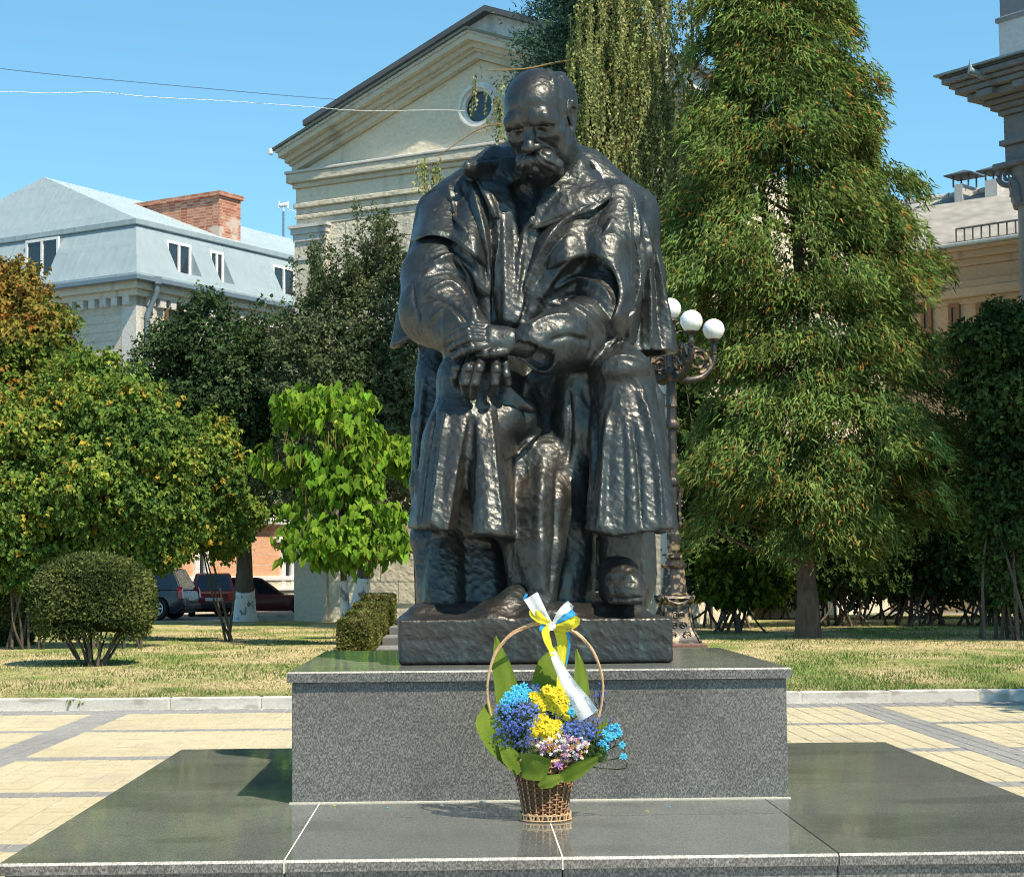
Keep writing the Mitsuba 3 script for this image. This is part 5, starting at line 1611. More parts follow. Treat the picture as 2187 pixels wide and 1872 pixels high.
BY = on_ground(1103, 1664, PZ)[1] + 0.112
BC = at(1103, 1652, BY)
BC[2] = PZ
BU = px(BY)
basket = thing('flower_basket', 'brown wicker basket with a tall hoop handle standing on the granite platform', 'basket')


def ring(r, z, rad, n=48, wob=0.0, ph=0.0, k=0):
    a = np.linspace(0, 2 * math.pi, n + 1)
    R = r + wob * np.cos(a * k + ph)
    return tube(np.stack([BC[0] + R * np.cos(a), BC[1] + R * np.sin(a), np.full(n + 1, BC[2] + z)], -1), rad, 5)


H0, H1 = 0.031, 0.270
rad_at = lambda t: 0.093 + 0.053 * t ** 1.1
NS = 22
weave = []
rows_ = 22
for i in range(rows_):
    t = i / (rows_ - 1)
    weave.append(ring(rad_at(t), H0 + (H1 - H0) * t, 0.0062, 88, 0.006, math.pi * (i % 2), NS // 2))
obj('weave', cat(weave), 'wicker', basket, 'tightly woven brown wicker wall')
obj('liner', lathe([(0.001, H0), (0.085, H0), (0.134, H1 - 0.01)], 28, BC), 'wicker', basket)
st = []
for i in range(NS):
    a = 2 * math.pi * i / NS
    st.append(tube([BC + np.array([(rad_at(t) + 0.003) * math.cos(a), (rad_at(t) + 0.003) * math.sin(a), 0.004 + (H1 - 0.004) * t]) for t in np.linspace(0, 1, 8)], 0.0034, 5))
obj('stake', cat(st), 'wicker_pale', basket)
foot = [ring(0.116, 0.029, 0.0045), ring(0.118, 0.006, 0.0040)]
for i in range(18):
    a = 2 * math.pi * i / 18; b = a + 0.26
    foot.append(tube(smooth_path([BC + np.array([0.117 * math.cos(q), 0.117 * math.sin(q), z]) for q, z in ((a, 0.004), (a + 0.05, 0.026), ((a + b) / 2, 0.036), (b - 0.05, 0.026), (b, 0.004))], 14), 0.0042, 5))
obj('foot_border', cat(foot), 'wicker_pale', basket, 'pale scalloped border round the foot')
obj('rim', cat([ring(rad_at(1) + 0.004, H1 + 0.004 * q, 0.006, 60, 0.004, q * 2, 15) for q in range(3)]), 'wicker_pale', basket)
hp = smooth_path([at(u, v, BY + dy) for u, v, dy in ((1030, 1545, 0.0), (1004, 1480, 0.0), (988, 1420, 0.0), (988, 1370, 0), (1004, 1318, 0), (1036, 1282, 0), (1078, 1263, 0), (1120, 1262, 0), (1165, 1280, 0), (1198, 1314, 0), (1217, 1362, 0), (1219, 1410, 0), (1204, 1475, 0), (1172, 1545, 0))], 90)
hand_ = []
for s_ in range(3):
    w_ = np.linspace(0, 1, 90) * 26 + s_ * 2.094
    hand_.append(tube(hp + np.stack([0 * w_, np.cos(w_) * 0.0055, np.sin(w_) * 0.0055], -1), 0.0052, 6))
obj('handle', cat(hand_), 'wicker_pale', basket, 'hoop handle of twisted pale cane')


# broad leaves
def strap_leaf(path, widths, label, group=None, cup=0.25, twist=0.0, side=(0, 1, 0)):
    n = 16
    c = smooth_path(path, n); w = np.interp(np.linspace(0, 1, n), np.linspace(0, 1, len(widths)), widths)
    t = np.gradient(c, axis=0); t /= np.linalg.norm(t, axis=1, keepdims=True)
    nrm = np.asarray(side, float) - t * (t @ np.asarray(side, float))[:, None]; nrm /= np.linalg.norm(nrm, axis=1, keepdims=True)
    b = np.cross(t, nrm)
    a = np.linspace(0, twist, n)[:, None]
    b, nrm = b * np.cos(a) + nrm * np.sin(a), nrm * np.cos(a) - b * np.sin(a)
    m = 9
    s_ = np.linspace(-1, 1, m)
    v = c[:, None] + b[:, None] * (w[:, None] * s_[None])[..., None] - nrm[:, None] * (cup * w[:, None] * (s_[None] ** 2) + 0.0035 * np.cos(s_[None] * 22) + 0.05 * w[:, None] * np.sin(np.linspace(0, 9, n))[:, None] * np.abs(s_[None]))[..., None]
    i, j = np.meshgrid(np.arange(n - 1), np.arange(m - 1), indexing='ij')
    q = np.stack([i * m + j, i * m + j + 1, (i + 1) * m + j + 1, (i + 1) * m + j], -1).reshape(-1, 4)
    return obj('broad_leaf', (v.reshape(-1, 3), q), 'leaf_blade', label=label, category='leaf', group=group, smooth=True)


P_ = lambda u, v, d=0.0: at(u, v, BY + d)
strap_leaf([P_(1030, 1460, .06), P_(1026, 1400, .08), P_(1014, 1345, .09), P_(1003, 1286, .10)], [.050, .056, .044, .004], 'tall pointed green leaf at the left of the bouquet, rising past the handle')
strap_leaf([P_(1106, 1450, .10), P_(1104, 1390, .14), P_(1112, 1345, .16), P_(1135, 1304, .17)], [.060, .068, .056, .01], 'wide green leaf standing at the back of the bouquet behind the ribbon')
strap_leaf([P_(1172, 1450, .10), P_(1176, 1400, .13), P_(1174, 1355, .15), P_(1166, 1312, .16)], [.034, .038, .028, .003], 'narrow green leaf at the back right of the bouquet')
strap_leaf([P_(1040, 1540, -.05), P_(1008, 1500, -.06), P_(985, 1460, -.02), P_(990, 1418, .03)], [.040, .058, .052, .004], 'curved green leaf sticking out at the left edge of the bouquet', cup=0.4)
strap_leaf([P_(1055, 1560, -.10), P_(1032, 1530, -.10), P_(1010, 1495, -.08)], [.03, .04, .01], 'short yellow green leaf low on the left of the basket')
strap_leaf([P_(1056, 1545, -.13), P_(1082, 1550, -.16), P_(1110, 1556, -.16)], [.058, .064, .052], 'folded green leaf tucked over the front rim of the basket', side=(0.1, 1, 0.3))
strap_leaf([P_(1136, 1572, -.15), P_(1170, 1555, -.14), P_(1218, 1528, -.08)], [.030, .046, .012], 'folded green leaf at the right of the front rim', side=(0.1, 1, 0.6))
strap_leaf([P_(1090, 1590, -.15), P_(1112, 1580, -.16), P_(1140, 1570, -.15)], [.012, .03, .014], 'small dark green leaf at the middle of the front rim')
strap_leaf([P_(1190, 1520, .02), P_(1220, 1480, .05), P_(1228, 1450, .06)], [.03, .035, .006], 'green leaf half hidden at the right behind the turquoise flowers')


# flowers
def daisy(c, r, nrm, petals=18, rows=2):
    nrm = np.asarray(nrm, float); nrm /= np.linalg.norm(nrm)
    a = np.cross(nrm, [0.3, 0.2, 0.9]); a /= np.linalg.norm(a); b = np.cross(nrm, a)
    vs, fs = [], []
    for k_ in range(rows):
        for i in range(petals):
            t = 2 * math.pi * (i + 0.5 * k_) / petals + rb.normal(0, 0.08)
            d = math.cos(t) * a + math.sin(t) * b; e = -math.sin(t) * a + math.cos(t) * b
            L = r * (1 - 0.25 * k_) * (0.85 + 0.3 * rb.random()); lift = (0.1 + 0.5 * k_) * r
            w = L * 0.2
            p0 = c + d * 0.12 * r; p1 = c + d * 0.6 * L + nrm * lift * 0.7; p2 = c + d * L + nrm * (lift * 0.6 - 0.12 * r)
            o = len(vs)
            vs += [p0 - e * w * 0.4, p0 + e * w * 0.4, p1 + e * w, p1 - e * w, p2 + e * w * 0.4, p2 - e * w * 0.4]
            fs += [(o, o + 1, o + 2), (o, o + 2, o + 3), (o + 3, o + 2, o + 4), (o + 3, o + 4, o + 5)]
    return np.array(vs), np.array(fs)


def bud(c, r, n=1):
    m = trimesh.creation.icosphere(1, r)
    m.apply_scale((1, 1, 0.75)); m.apply_translation(c)
    return m


ORD = ('leftmost', 'second from the left', 'third from the left', 'fourth from the left', 'fifth from the left', 'sixth from the left', 'seventh from the left', 'eighth from the left', 'ninth from the left', 'tenth from the left', 'rightmost')


def bunch(spots, kind_, what, r, group, mat, petals=18, core='petal_yellow'):
    us = sorted(s[0] + 0.001 * s[1] for s in spots)
    for u, v, d in spots:
        i = us.index(u + 0.001 * v)
        flower(kind_, u, v, d, r, f'{ORD[-1] if i == len(us) - 1 else ORD[i]} {what}', group, mat, petals, core)


def flower(kind_, u, v, d, r, label, group, mat, petals=18, core='petal_yellow'):
    c = P_(u, v, d)
    nrm = np.array([rb.normal(0, .25), -1.0, 0.55 + rb.normal(0, .25)])
    k_ = obj(kind_, daisy(c, r, nrm, petals), mat, label=label, category='flower', group=group)
    if core:
        obj('flower_centre', bud(c + nrm / np.linalg.norm(nrm) * r * 0.15, r * 0.20), core, k_, smooth=True)
    obj('stem', tube(smooth_path([c, c + np.array([0, .04, -.06]), np.array([BC[0] + (c[0] - BC[0]) * .35, BC[1] + .03, max(PZ + H1 - .03, c[2] - .12)])], 8), 0.0022, 4), 'flower_green', k_)


bunch([(1085, 1408, .0), (1106, 1398, .02), (1130, 1400, .02), (1144, 1415, -.0), (1098, 1424, -.02), (1122, 1432, -.03), (1141, 1434, -.02), (1116, 1413, -.01)], 'yellow_chrysanthemum', 'yellow chrysanthemum of the upper bunch', 0.033, 'upper yellow chrysanthemums', 'petal_yellow')
bunch([(1085, 1478, -.06), (1106, 1462, -.05), (1123, 1481, -.08), (1108, 1491, -.09), (1090, 1461, -.05), (1098, 1451, -.03), (1127, 1465, -.06), (1111, 1475, -.10)], 'yellow_chrysanthemum', 'yellow chrysanthemum of the lower bunch', 0.033, 'lower yellow chrysanthemums', 'petal_yellow')
flower('yellow_chrysanthemum', 1146, 1451, -.05, .017, 'single small yellow flower right of the two bunches', None, 'petal_yellow')
bunch([(1045, 1394, .02), (1058, 1390, .03), (1028, 1408, .0), (1042, 1405, .0), (1055, 1404, .01), (1070, 1402, .02), (1020, 1422, -.01), (1036, 1418, -.02), (1050, 1413, -.01), (1064, 1410, 0), (1024, 1432, -.02)], 'turquoise_flower', 'turquoise flower in the upper left of the bouquet', 0.027, 'turquoise flowers at the upper left', 'petal_cyan', 9, None)
bunch([(1158, 1412, 0), (1166, 1425, -.01), (1156, 1440, -.03), (1173, 1412, .01), (1150, 1420, 0)], 'turquoise_flower', 'pale turquoise flower beside the white ribbon', 0.023, 'turquoise flowers by the ribbon', 'petal_cyan', 9, None)
bunch([(1226, 1482, -.03), (1240, 1487, -.03), (1252, 1482, -.02), (1236, 1472, -.02), (1258, 1506, -.02), (1224, 1512, -.05), (1262, 1530, -.01), (1230, 1493, -.04), (1247, 1470, -.02), (1218, 1503, -.05)], 'turquoise_flower', 'turquoise flower at the right edge of the bouquet', 0.021, 'turquoise flowers at the right edge', 'petal_cyan', 8, None)


def spray(u, v, d, ru, rv, n, mats, label, size=0.0068, rd=0.05):
    key = None
    g = np.random.default_rng(int(u * 7 + v))
    c0 = P_(u, v, d)
    off = g.normal(0, 1, (n, 3)); off /= np.maximum(np.linalg.norm(off, axis=1, keepdims=True), 1e-6)
    n = int(n * 0.85)
    off = off[:n] * (g.random((n, 1)) ** 0.35) * 1.12
    pos = c0 + off * np.array([ru * BU, rd, rv * BU])
    stems = []
    root = c0 + np.array([0, .02, -rv * BU * 1.5])
    for q in pos[::2]:
        stems.append(tube([root, (root + q) / 2 + g.normal(0, .008, 3), q], 0.0011, 3))
    for k_, mat in enumerate(mats):
        ms = []
        for q in pos[k_::len(mats)]:
            v_, f_ = daisy(q, size * (0.7 + 0.6 * g.random()), g.normal(0, .5, 3) + np.array([0, -.9, .6]), 6, 1)
            ms.append((v_, f_))
            ms.append((np.array(bud(q, size * 0.33).vertices), np.array(bud(q, size * 0.33).faces)))
        if key is None:
            key = obj('flower_spray', cat(ms), mat, label=label, category='flower')
        else:
            obj('blossom_cluster', cat(ms), mat, key, kind='stuff')
    obj('stems', cat(stems), 'flower_green', key)


spray(1046, 1448, -.05, 44, 36, 330, ('petal_blue',), 'dense bright blue spray of tiny blossoms left of the yellow flowers')
spray(1042, 1490, -.07, 42, 28, 230, ('navy_spray',), 'dark navy spray of tiny blossoms low on the left')
spray(1166, 1482, -.08, 34, 24, 200, ('petal_blue',), 'bright blue spray right of the lower yellow bunch')
spray(1206, 1478, -.02, 36, 34, 170, ('navy_spray',), 'thin navy spray behind the turquoise flowers at the right')
spray(1215, 1405, .05, 14, 26, 50, ('navy_spray',), 'thin dark blue sprig sticking up inside the right of the handle')
spray(1125, 1450, .0, 40, 22, 90, ('navy_spray', 'flower_green'), 'dark leafy filler between the two yellow bunches')
spray(1083, 1392, .03, 12, 10, 40, ('petal_blue',), 'small light blue sprig between the turquoise and yellow flowers')
spray(1138, 1512, -.12, 50, 24, 330, ('petal_white', 'petal_white', 'petal_orange', 'petal_lilac'), 'cluster of small white, orange and mauve blossoms at the front', 0.0095, 0.05)
spray(1060, 1535, -.06, 36, 24, 160, ('flower_green',), 'dark green filler foliage low on the left', 0.012)
spray(1190, 1525, -.05, 40, 20, 150, ('flower_green',), 'dark green filler foliage low on the right', 0.012)
for u, v, r_, lb in ((1130, 1546, .024, 'larger mauve blossom at the front rim, right of the folded leaf'), (1110, 1540, .016, 'smaller mauve blossom at the front rim beside the folded leaf')):
    flower('mauve_flower', u, v, -.15, r_, lb, None, 'petal_lilac', 7, None)

# the ribbon bow on top of the handle
bow = thing('ribbon_bow', 'white, yellow and blue ribbon bow with long tails tied to the basket handle', 'bow')


def ribbon(path, width, mat, name, twist=0.0, side=(0, 1, 0)):
    n = 28
    c = smooth_path(path, n); w = np.interp(np.linspace(0, 1, n), np.linspace(0, 1, len(width)), width)
    t = np.gradient(c, axis=0); t /= np.linalg.norm(t, axis=1, keepdims=True)
    s_ = np.asarray(side, float)
    nr = s_ - t * (t @ s_)[:, None]; nr /= np.linalg.norm(nr, axis=1, keepdims=True)
    b = np.cross(t, nr); a = np.linspace(0, twist, n)[:, None]
    b2 = b * np.cos(a) + nr * np.sin(a); n2 = nr * np.cos(a) - b * np.sin(a)
    s5 = np.linspace(-1, 1, 5)
    v = c[:, None] + b2[:, None] * (w[:, None] * s5[None])[..., None] + n2[:, None] * (w[:, None] * (0.25 * np.sin(s5[None] * 3.0) + 0.16 * np.sin(np.linspace(0, 17, n)[:, None] + s5[None] * 2.2)))[..., None]
    i, j = np.meshgrid(np.arange(n - 1), np.arange(4), indexing='ij')
    q = np.stack([i * 5 + j, i * 5 + j + 1, (i + 1) * 5 + j + 1, (i + 1) * 5 + j], -1).reshape(-1, 4)
    return obj(name, (v.reshape(-1, 3), q), mat, bow, smooth=True)


ribbon([P_(1116, 1262, -.03), P_(1092, 1236, -.04), P_(1074, 1205, -.03)], [.006, .030, .036], 'ribbon_white', 'ribbon_end')
ribbon([P_(1066, 1200, -.025), P_(1062, 1212, -.02), P_(1070, 1222, -.02)], [.006, .008, .003], 'ribbon_blue', 'ribbon_edge')
ribbon([P_(1114, 1262, -.03), P_(1092, 1250, -.05), P_(1080, 1238, -.03), P_(1100, 1244, -.01), P_(1116, 1262, -.02)], [.006, .022, .022, .018, .006], 'ribbon_yellow', 'ribbon_loop')
ribbon([P_(1118, 1262, -.03), P_(1136, 1240, -.05), P_(1152, 1224, -.03), P_(1140, 1244, -.01), P_(1120, 1262, -.02)], [.006, .020, .020, .018, .006], 'ribbon_white', 'ribbon_loop')
ribbon([P_(1120, 1264, -.03), P_(1144, 1248, -.055), P_(1162, 1238, -.03)], [.004, .014, .016], 'ribbon_blue', 'ribbon_edge')
ribbon([P_(1118, 1264, -.03), P_(1146, 1256, -.05), P_(1164, 1256, -.02), P_(1142, 1270, -.01), P_(1118, 1266, -.02)], [.006, .022, .024, .02, .006], 'ribbon_yellow', 'ribbon_loop')
ribbon([P_(1114, 1264, -.03), P_(1104, 1280, -.06), P_(1112, 1306, -.07), P_(1122, 1325, -.08)], [.010, .020, .016, .022], 'ribbon_yellow', 'ribbon_tail', 0.8)
ribbon([P_(1118, 1318, -.08), P_(1140, 1365, -.11), P_(1172, 1415, -.13), P_(1192, 1448, -.13)], [.016, .026, .040, .052], 'ribbon_white', 'ribbon_tail', -0.3)
ribbon([P_(1100, 1262, -.03), P_(1096, 1272, -.045), P_(1104, 1280, -.05)], [.006, .012, .006], 'ribbon_blue', 'ribbon_edge')
ribbon([P_(1128, 1266, .0), P_(1138, 1300, .02), P_(1136, 1350, .03), P_(1132, 1392, .02)], [.022, .026, .024, .014], 'ribbon_yellow', 'ribbon_tail', 0.4)
ribbon([P_(1146, 1272, .0), P_(1152, 1300, .02), P_(1146, 1345, .03)], [.006, .006, .004], 'ribbon_blue', 'ribbon_edge')
ribbon([P_(1110, 1260, -.035), P_(1116, 1268, -.04), P_(1122, 1260, -.035)], [.012, .016, .012], 'ribbon_white', 'knot')
# ---------------------------------------------------------------- parked cars across the lawn
bsdf('paint_dark', (0.025, 0.03, 0.035), rough=0.22, specular=0.6, clearcoat=0.8)
bsdf('paint_red', (0.22, 0.012, 0.010), rough=0.22, specular=0.6, clearcoat=0.8)
bsdf('paint_maroon', (0.10, 0.012, 0.012), rough=0.25, specular=0.6, clearcoat=0.8)
bsdf('car_glass', (0.012, 0.016, 0.018), rough=0.04, specular=0.8)
bsdf('tyre', (0.018, 0.018, 0.018), rough=0.8)
bsdf('rim_alloy', (0.42, 0.43, 0.44), rough=0.35, metallic=0.7)
bsdf('tail_red', (0.55, 0.02, 0.015), rough=0.2, specular=0.7)
bsdf('plate_white', (0.72, 0.73, 0.72), rough=0.4)
bsdf('trim_black', (0.02, 0.02, 0.02), rough=0.6)


def car(name, label, paint, loc, deg, length, width, height, suv):
    """A car with its nose at +x: a lofted body, a glasshouse, panes, wheels, lamps."""
    t = thing(name, label, 'car')
    M = trimesh.transformations.rotation_matrix(math.radians(deg), [0, 0, 1]); M[:3, 3] = loc

    def P(m):
        m = m.copy(); m.apply_transform(M); return m
    L, W, H = length / 2, width / 2, height
    belt = H * (0.60 if suv else 0.58)
    g = 0.20 if suv else 0.16
    # body stations: (x, half width, bottom, top)
    st = [(-L, W * .80, g + .20, belt * .80), (-L + .06, W * .92, g + .08, belt * .93), (-L + .25, W * .98, g, belt), (-L * .5, W, g, belt), (0, W, g, belt * .985), (L * .38, W, g, belt * .965), (L * .62, W * .98, g, belt * .90), (L - .25, W * .94, g + .02, belt * .80), (L - .06, W * .85, g + .10, belt * .70), (L, W * .72, g + .2, belt * .58)]
    rows = []
    for x, w, zb3, zt3 in st:
        h_ = zt3 - zb3
        rows.append([(x, -w * .90, zb3), (x, -w, zb3 + h_ * .25), (x, -w, zb3 + h_ * .62), (x, -w * .95, zt3 - h_ * .06), (x, -w * .86, zt3), (x, w * .86, zt3), (x, w * .95, zt3 - h_ * .06), (x, w, zb3 + h_ * .62), (x, w, zb3 + h_ * .25), (x, w * .90, zb3)])
    R_ = np.array(rows); n, m = R_.shape[:2]
    i, j = np.meshgrid(np.arange(n - 1), np.arange(m), indexing='ij')
    q = np.stack([i * m + j, i * m + (j + 1) % m, (i + 1) * m + (j + 1) % m, (i + 1) * m + j], -1).reshape(-1, 4)
    f = list(np.vstack([q[:, [0, 2, 1]], q[:, [0, 3, 2]]]))
    for k_ in range(1, m - 1):
        f.append([0, k_, k_ + 1]); o = (n - 1) * m; f.append([o, o + k_ + 1, o + k_])
    bm = trimesh.Trimesh(R_.reshape(-1, 3), np.array(f), process=False)
    bm.fix_normals()
    # wheel arches
    wr = 0.36 if suv else 0.31
    wx = (-L * .62, L * .64)
    body = manifold3d.Manifold(manifold3d.Mesh(np.asarray(bm.vertices, np.float32), np.asarray(bm.faces, np.uint32)))
    for x in wx:
        c = manifold3d.Manifold.cylinder(2 * W + 1, wr + .06, wr + .06, 28, True).rotate((90, 0, 0)).translate((x, 0, wr))
        inner = manifold3d.Manifold.cube((2, 2 * (W - .24), 2), True).translate((x, 0, wr))
        body = body - (c - inner)
    k_body = obj('body', P(man2tri(body)), paint, t, smooth=35)
    # glasshouse
    rx0, rx1 = (-L + .10, L * .42) if suv else (-L + .28, L * .40)
    tx0, tx1 = (-L + .42, L * .08) if suv else (-L * .52, L * .02)
    zt3 = H
    v = [(rx0, -W * .88, belt - .03), (rx1, -W * .88, belt - .06), (rx1, W * .88, belt - .06), (rx0, W * .88, belt - .03), (tx0, -W * .70, zt3 - .03), (tx1, -W * .70, zt3 - .03), (tx1, W * .70, zt3 - .03), (tx0, W * .70, zt3 - .03), (tx0 + .15, -W * .62, zt3), (tx1 - .15, -W * .62, zt3), (tx1 - .15, W * .62, zt3), (tx0 + .15, W * .62, zt3)]
    obj('cabin', P(man2tri(manifold3d.Manifold.hull_points(np.array(v, float)))), paint, t, smooth=25)

    def quad(a, b, c, d, off, s=0.88):
        a, b, c, d = (np.array(p, float) for p in (a, b, c, d))
        ce = (a + b + c + d) / 4
        nn = np.cross(b - a, d - a); nn /= np.linalg.norm(nn)
        if nn @ (ce - np.array([0, 0, belt])) < 0:
            nn = -nn
        pts = [ce + (p - ce) * s for p in (a, b, c, d)]
        return man2tri(manifold3d.Manifold.hull_points(np.array([p + nn * o for p in pts for o in (off, -.01)])))
    obj('rear_window', P(quad(v[0], v[3], v[7], v[4], .010, .84)), 'car_glass', t)
    obj('windscreen', P(quad(v[1], v[2], v[6], v[5], .010, .88)), 'car_glass', t)
    for a, b, c, d in ((v[0], v[1], v[5], v[4]), (v[3], v[2], v[6], v[7])):
        a, b, c, d = (np.array(p, float) for p in (a, b, c, d))
        for t0, t1 in ((0.06, 0.30), (0.33, 0.62), (0.65, 0.96)):
            obj('side_window', P(quad(a + (b - a) * t0, a + (b - a) * t1, d + (c - d) * t1, d + (c - d) * t0, .010, .86)), 'car_glass', t)
    for x in wx:
        for s in (-1, 1):
            wl = lathe([(wr * .55, -.09), (wr * .9, -.11), (wr, -.07), (wr, .07), (wr * .9, .11), (wr * .55, .09)], 28)
            wl.apply_transform(trimesh.transformations.rotation_matrix(math.pi / 2, [1, 0, 0])); wl.apply_translation((x, s * (W - .12), wr))
            kw = obj('wheel', P(wl), 'tyre', t, smooth=40)
            sp = [lathe([(wr * .62, -.02), (wr * .62, .03), (wr * .52, .03), (wr * .52, -.02), (wr * .62, -.02)], 24), lathe([(.001, .05), (.06, .05), (.07, .0)], 12)]
            for q_ in range(6):
                b_ = box(0.03, wr * .55, -.03, .03, .0, .035); b_.apply_transform(trimesh.transformations.rotation_matrix(q_ * math.pi / 3, [0, 0, 1])); sp.append(b_)
            rm = cat(sp); rm.apply_transform(trimesh.transformations.rotation_matrix(-s * math.pi / 2, [1, 0, 0])); rm.apply_translation((x, s * (W - .05), wr))
            obj('rim', P(rm), 'rim_alloy', kw)
    for s in (-1, 1):
        hh = (belt * .70, H * .93) if suv else (belt * .66, belt * .94)
        if suv:
            pts = np.array([(-L + o + (z - belt * .7) * .16, s * w_, z) for o in (-.02, .12) for w_, z in ((W * .98, hh[0]), (W * .80, hh[0]), (W * .86, belt * 1.08), (W * .97, belt * .95))])
        else:
            pts = np.array([(-L + o, s * w_, z) for o in (-.012, .14) for w_, z in ((W * .93, hh[0]), (W * .58, hh[0]), (W * .62, hh[1]), (W * .90, hh[1]))])
        obj('tail_light', P(man2tri(manifold3d.Manifold.hull_points(pts))), 'tail_red', t)
        pts = np.array([(L - .16 + o, s * w_, z) for o in (0, .12) for w_, z in ((W * .88, belt * .52), (W * .55, belt * .50), (W * .58, belt * .66), (W * .88, belt * .68))])
        obj('headlight', P(man2tri(manifold3d.Manifold.hull_points(pts))), 'white_frame', t)
    obj('number_plate', P(box(-L - .02, -L + .05, -.26, .26, belt * .62, belt * .62 + .11)), 'plate_white', t)
    obj('bumper', P(box(-L - .05, -L + .16, -W * .90, W * .90, g + .08, g + .30, .05)), 'trim_black', t)
    return t


p = at(252, 1258, 57.0)
car('parked_car', 'dark grey off-road car parked behind the clipped round bush', 'paint_dark', (p[0], 57.0, 0.06), 170, 4.4, 1.85, 1.60, True)
p = at(412, 1245, 60.0)
car('parked_car', 'red hatchback seen from behind between the dark car and the whitewashed trunk', 'paint_red', (p[0], 62.2, 0.06), 98, 4.0, 1.66, 1.46, False)
p = at(525, 1245, 60.0)
car('parked_car', 'dark maroon car parked half hidden behind the whitewashed trunk', 'paint_maroon', (p[0] - 0.2, 62.0, 0.06), 6, 4.2, 1.66, 1.30, False)
# ---------------------------------------------------------------- trees, shrubs and hedges
def leaf_bsdf(name, trans=0.45, rough=0.5, spec=0.5):
    scene[name] = {'type': 'principledthin', 'base_color': {'type': 'mesh_attribute', 'name': 'vertex_color'}, 'roughness': rough, 'diff_trans': 2 * trans, 'spec_trans': 0.0, 'eta': 1.35}


leaf_bsdf('foliage', 0.25, 0.42)
leaf_bsdf('needles', 0.17, 0.55)


def bark_color(p, n, uv):
    return mix((0.055, 0.042, 0.032), (0.15, 0.12, 0.095), fbm(p.x * 9, p.y * 9, p.z * 2.2, 3))


def limewash(p, n, uv):
    w = fbm(p.x * 10, p.y * 10, p.z * 5, 3)
    return mix((0.68, 0.69, 0.70), (0.22, 0.2, 0.18), smoothstep(0.58, 0.72, w))


bsdf('bark', bark_color, rough=0.95, bump=lambda p, n, uv: fbm(p.x * 16, p.y * 16, p.z * 3.5, 3), bump_scale=0.05)
bsdf('limewash', limewash, rough=0.9, bump=lambda p, n, uv: fbm(p.x * 16, p.y * 16, p.z * 3.5, 3), bump_scale=0.03)
bsdf('birch_bark', lambda p, n, uv: mix((0.62, 0.60, 0.56), (0.06, 0.055, 0.05), smoothstep(0.60, 0.68, fbm(p.x * 3, p.y * 3, p.z * 9, 3))), rough=0.8)
bsdf('red_bark', lambda p, n, uv: mix((0.07, 0.045, 0.032), (0.20, 0.14, 0.10), fbm(p.x * 14, p.y * 14, p.z * 1.8, 3)), rough=0.95, bump=lambda p, n, uv: fbm(p.x * 22, p.y * 22, p.z * 2.5, 3), bump_scale=0.06)


def unit(a):
    return a / (np.linalg.norm(a, axis=-1, keepdims=True) + 1e-9)


def leaf_mesh(P, axis, nrm, L, W, fold=0.35, bend=0.0):
    """Folded diamond leaves: four corners, two triangles each."""
    b = unit(np.cross(nrm, axis)); n = np.cross(axis, b)
    L = L[:, None]; W = W[:, None]
    mid = P + axis * L * 0.42
    v = np.stack([P, mid + b * W + n * W * fold, P + axis * L - n * L * bend, mid - b * W + n * W * fold], 1)
    k = np.arange(len(P))[:, None] * 4
    f = np.stack([k + [0, 1, 2], k + [0, 2, 3]], 1).reshape(-1, 3)
    return v.reshape(-1, 3), f


def heart_mesh(P, axis, nrm, L, W, fold=0.3, bend=0.25):
    """Broad heart-shaped leaves: seven corners, six triangles."""
    b = unit(np.cross(nrm, axis)); n = np.cross(axis, b)
    L = L[:, None]; W = W[:, None]
    at_ = lambda t, w: P + axis * L * t + b * W * w + n * (W * fold * abs(w) - L * bend * t * t)
    v = np.stack([at_(0.06, 0), at_(-0.10, 0.55), at_(0.22, 1.0), at_(0.62, 0.62), at_(1.0, 0), at_(0.62, -0.62), at_(0.22, -1.0), at_(-0.10, -0.55)], 1)
    k = np.arange(len(P))[:, None] * 8
    f = np.stack([k + [0, 2, 1], k + [0, 3, 2], k + [0, 4, 3], k + [0, 5, 4], k + [0, 6, 5], k + [0, 7, 6]], 1).reshape(-1, 3)
    return v.reshape(-1, 3), f


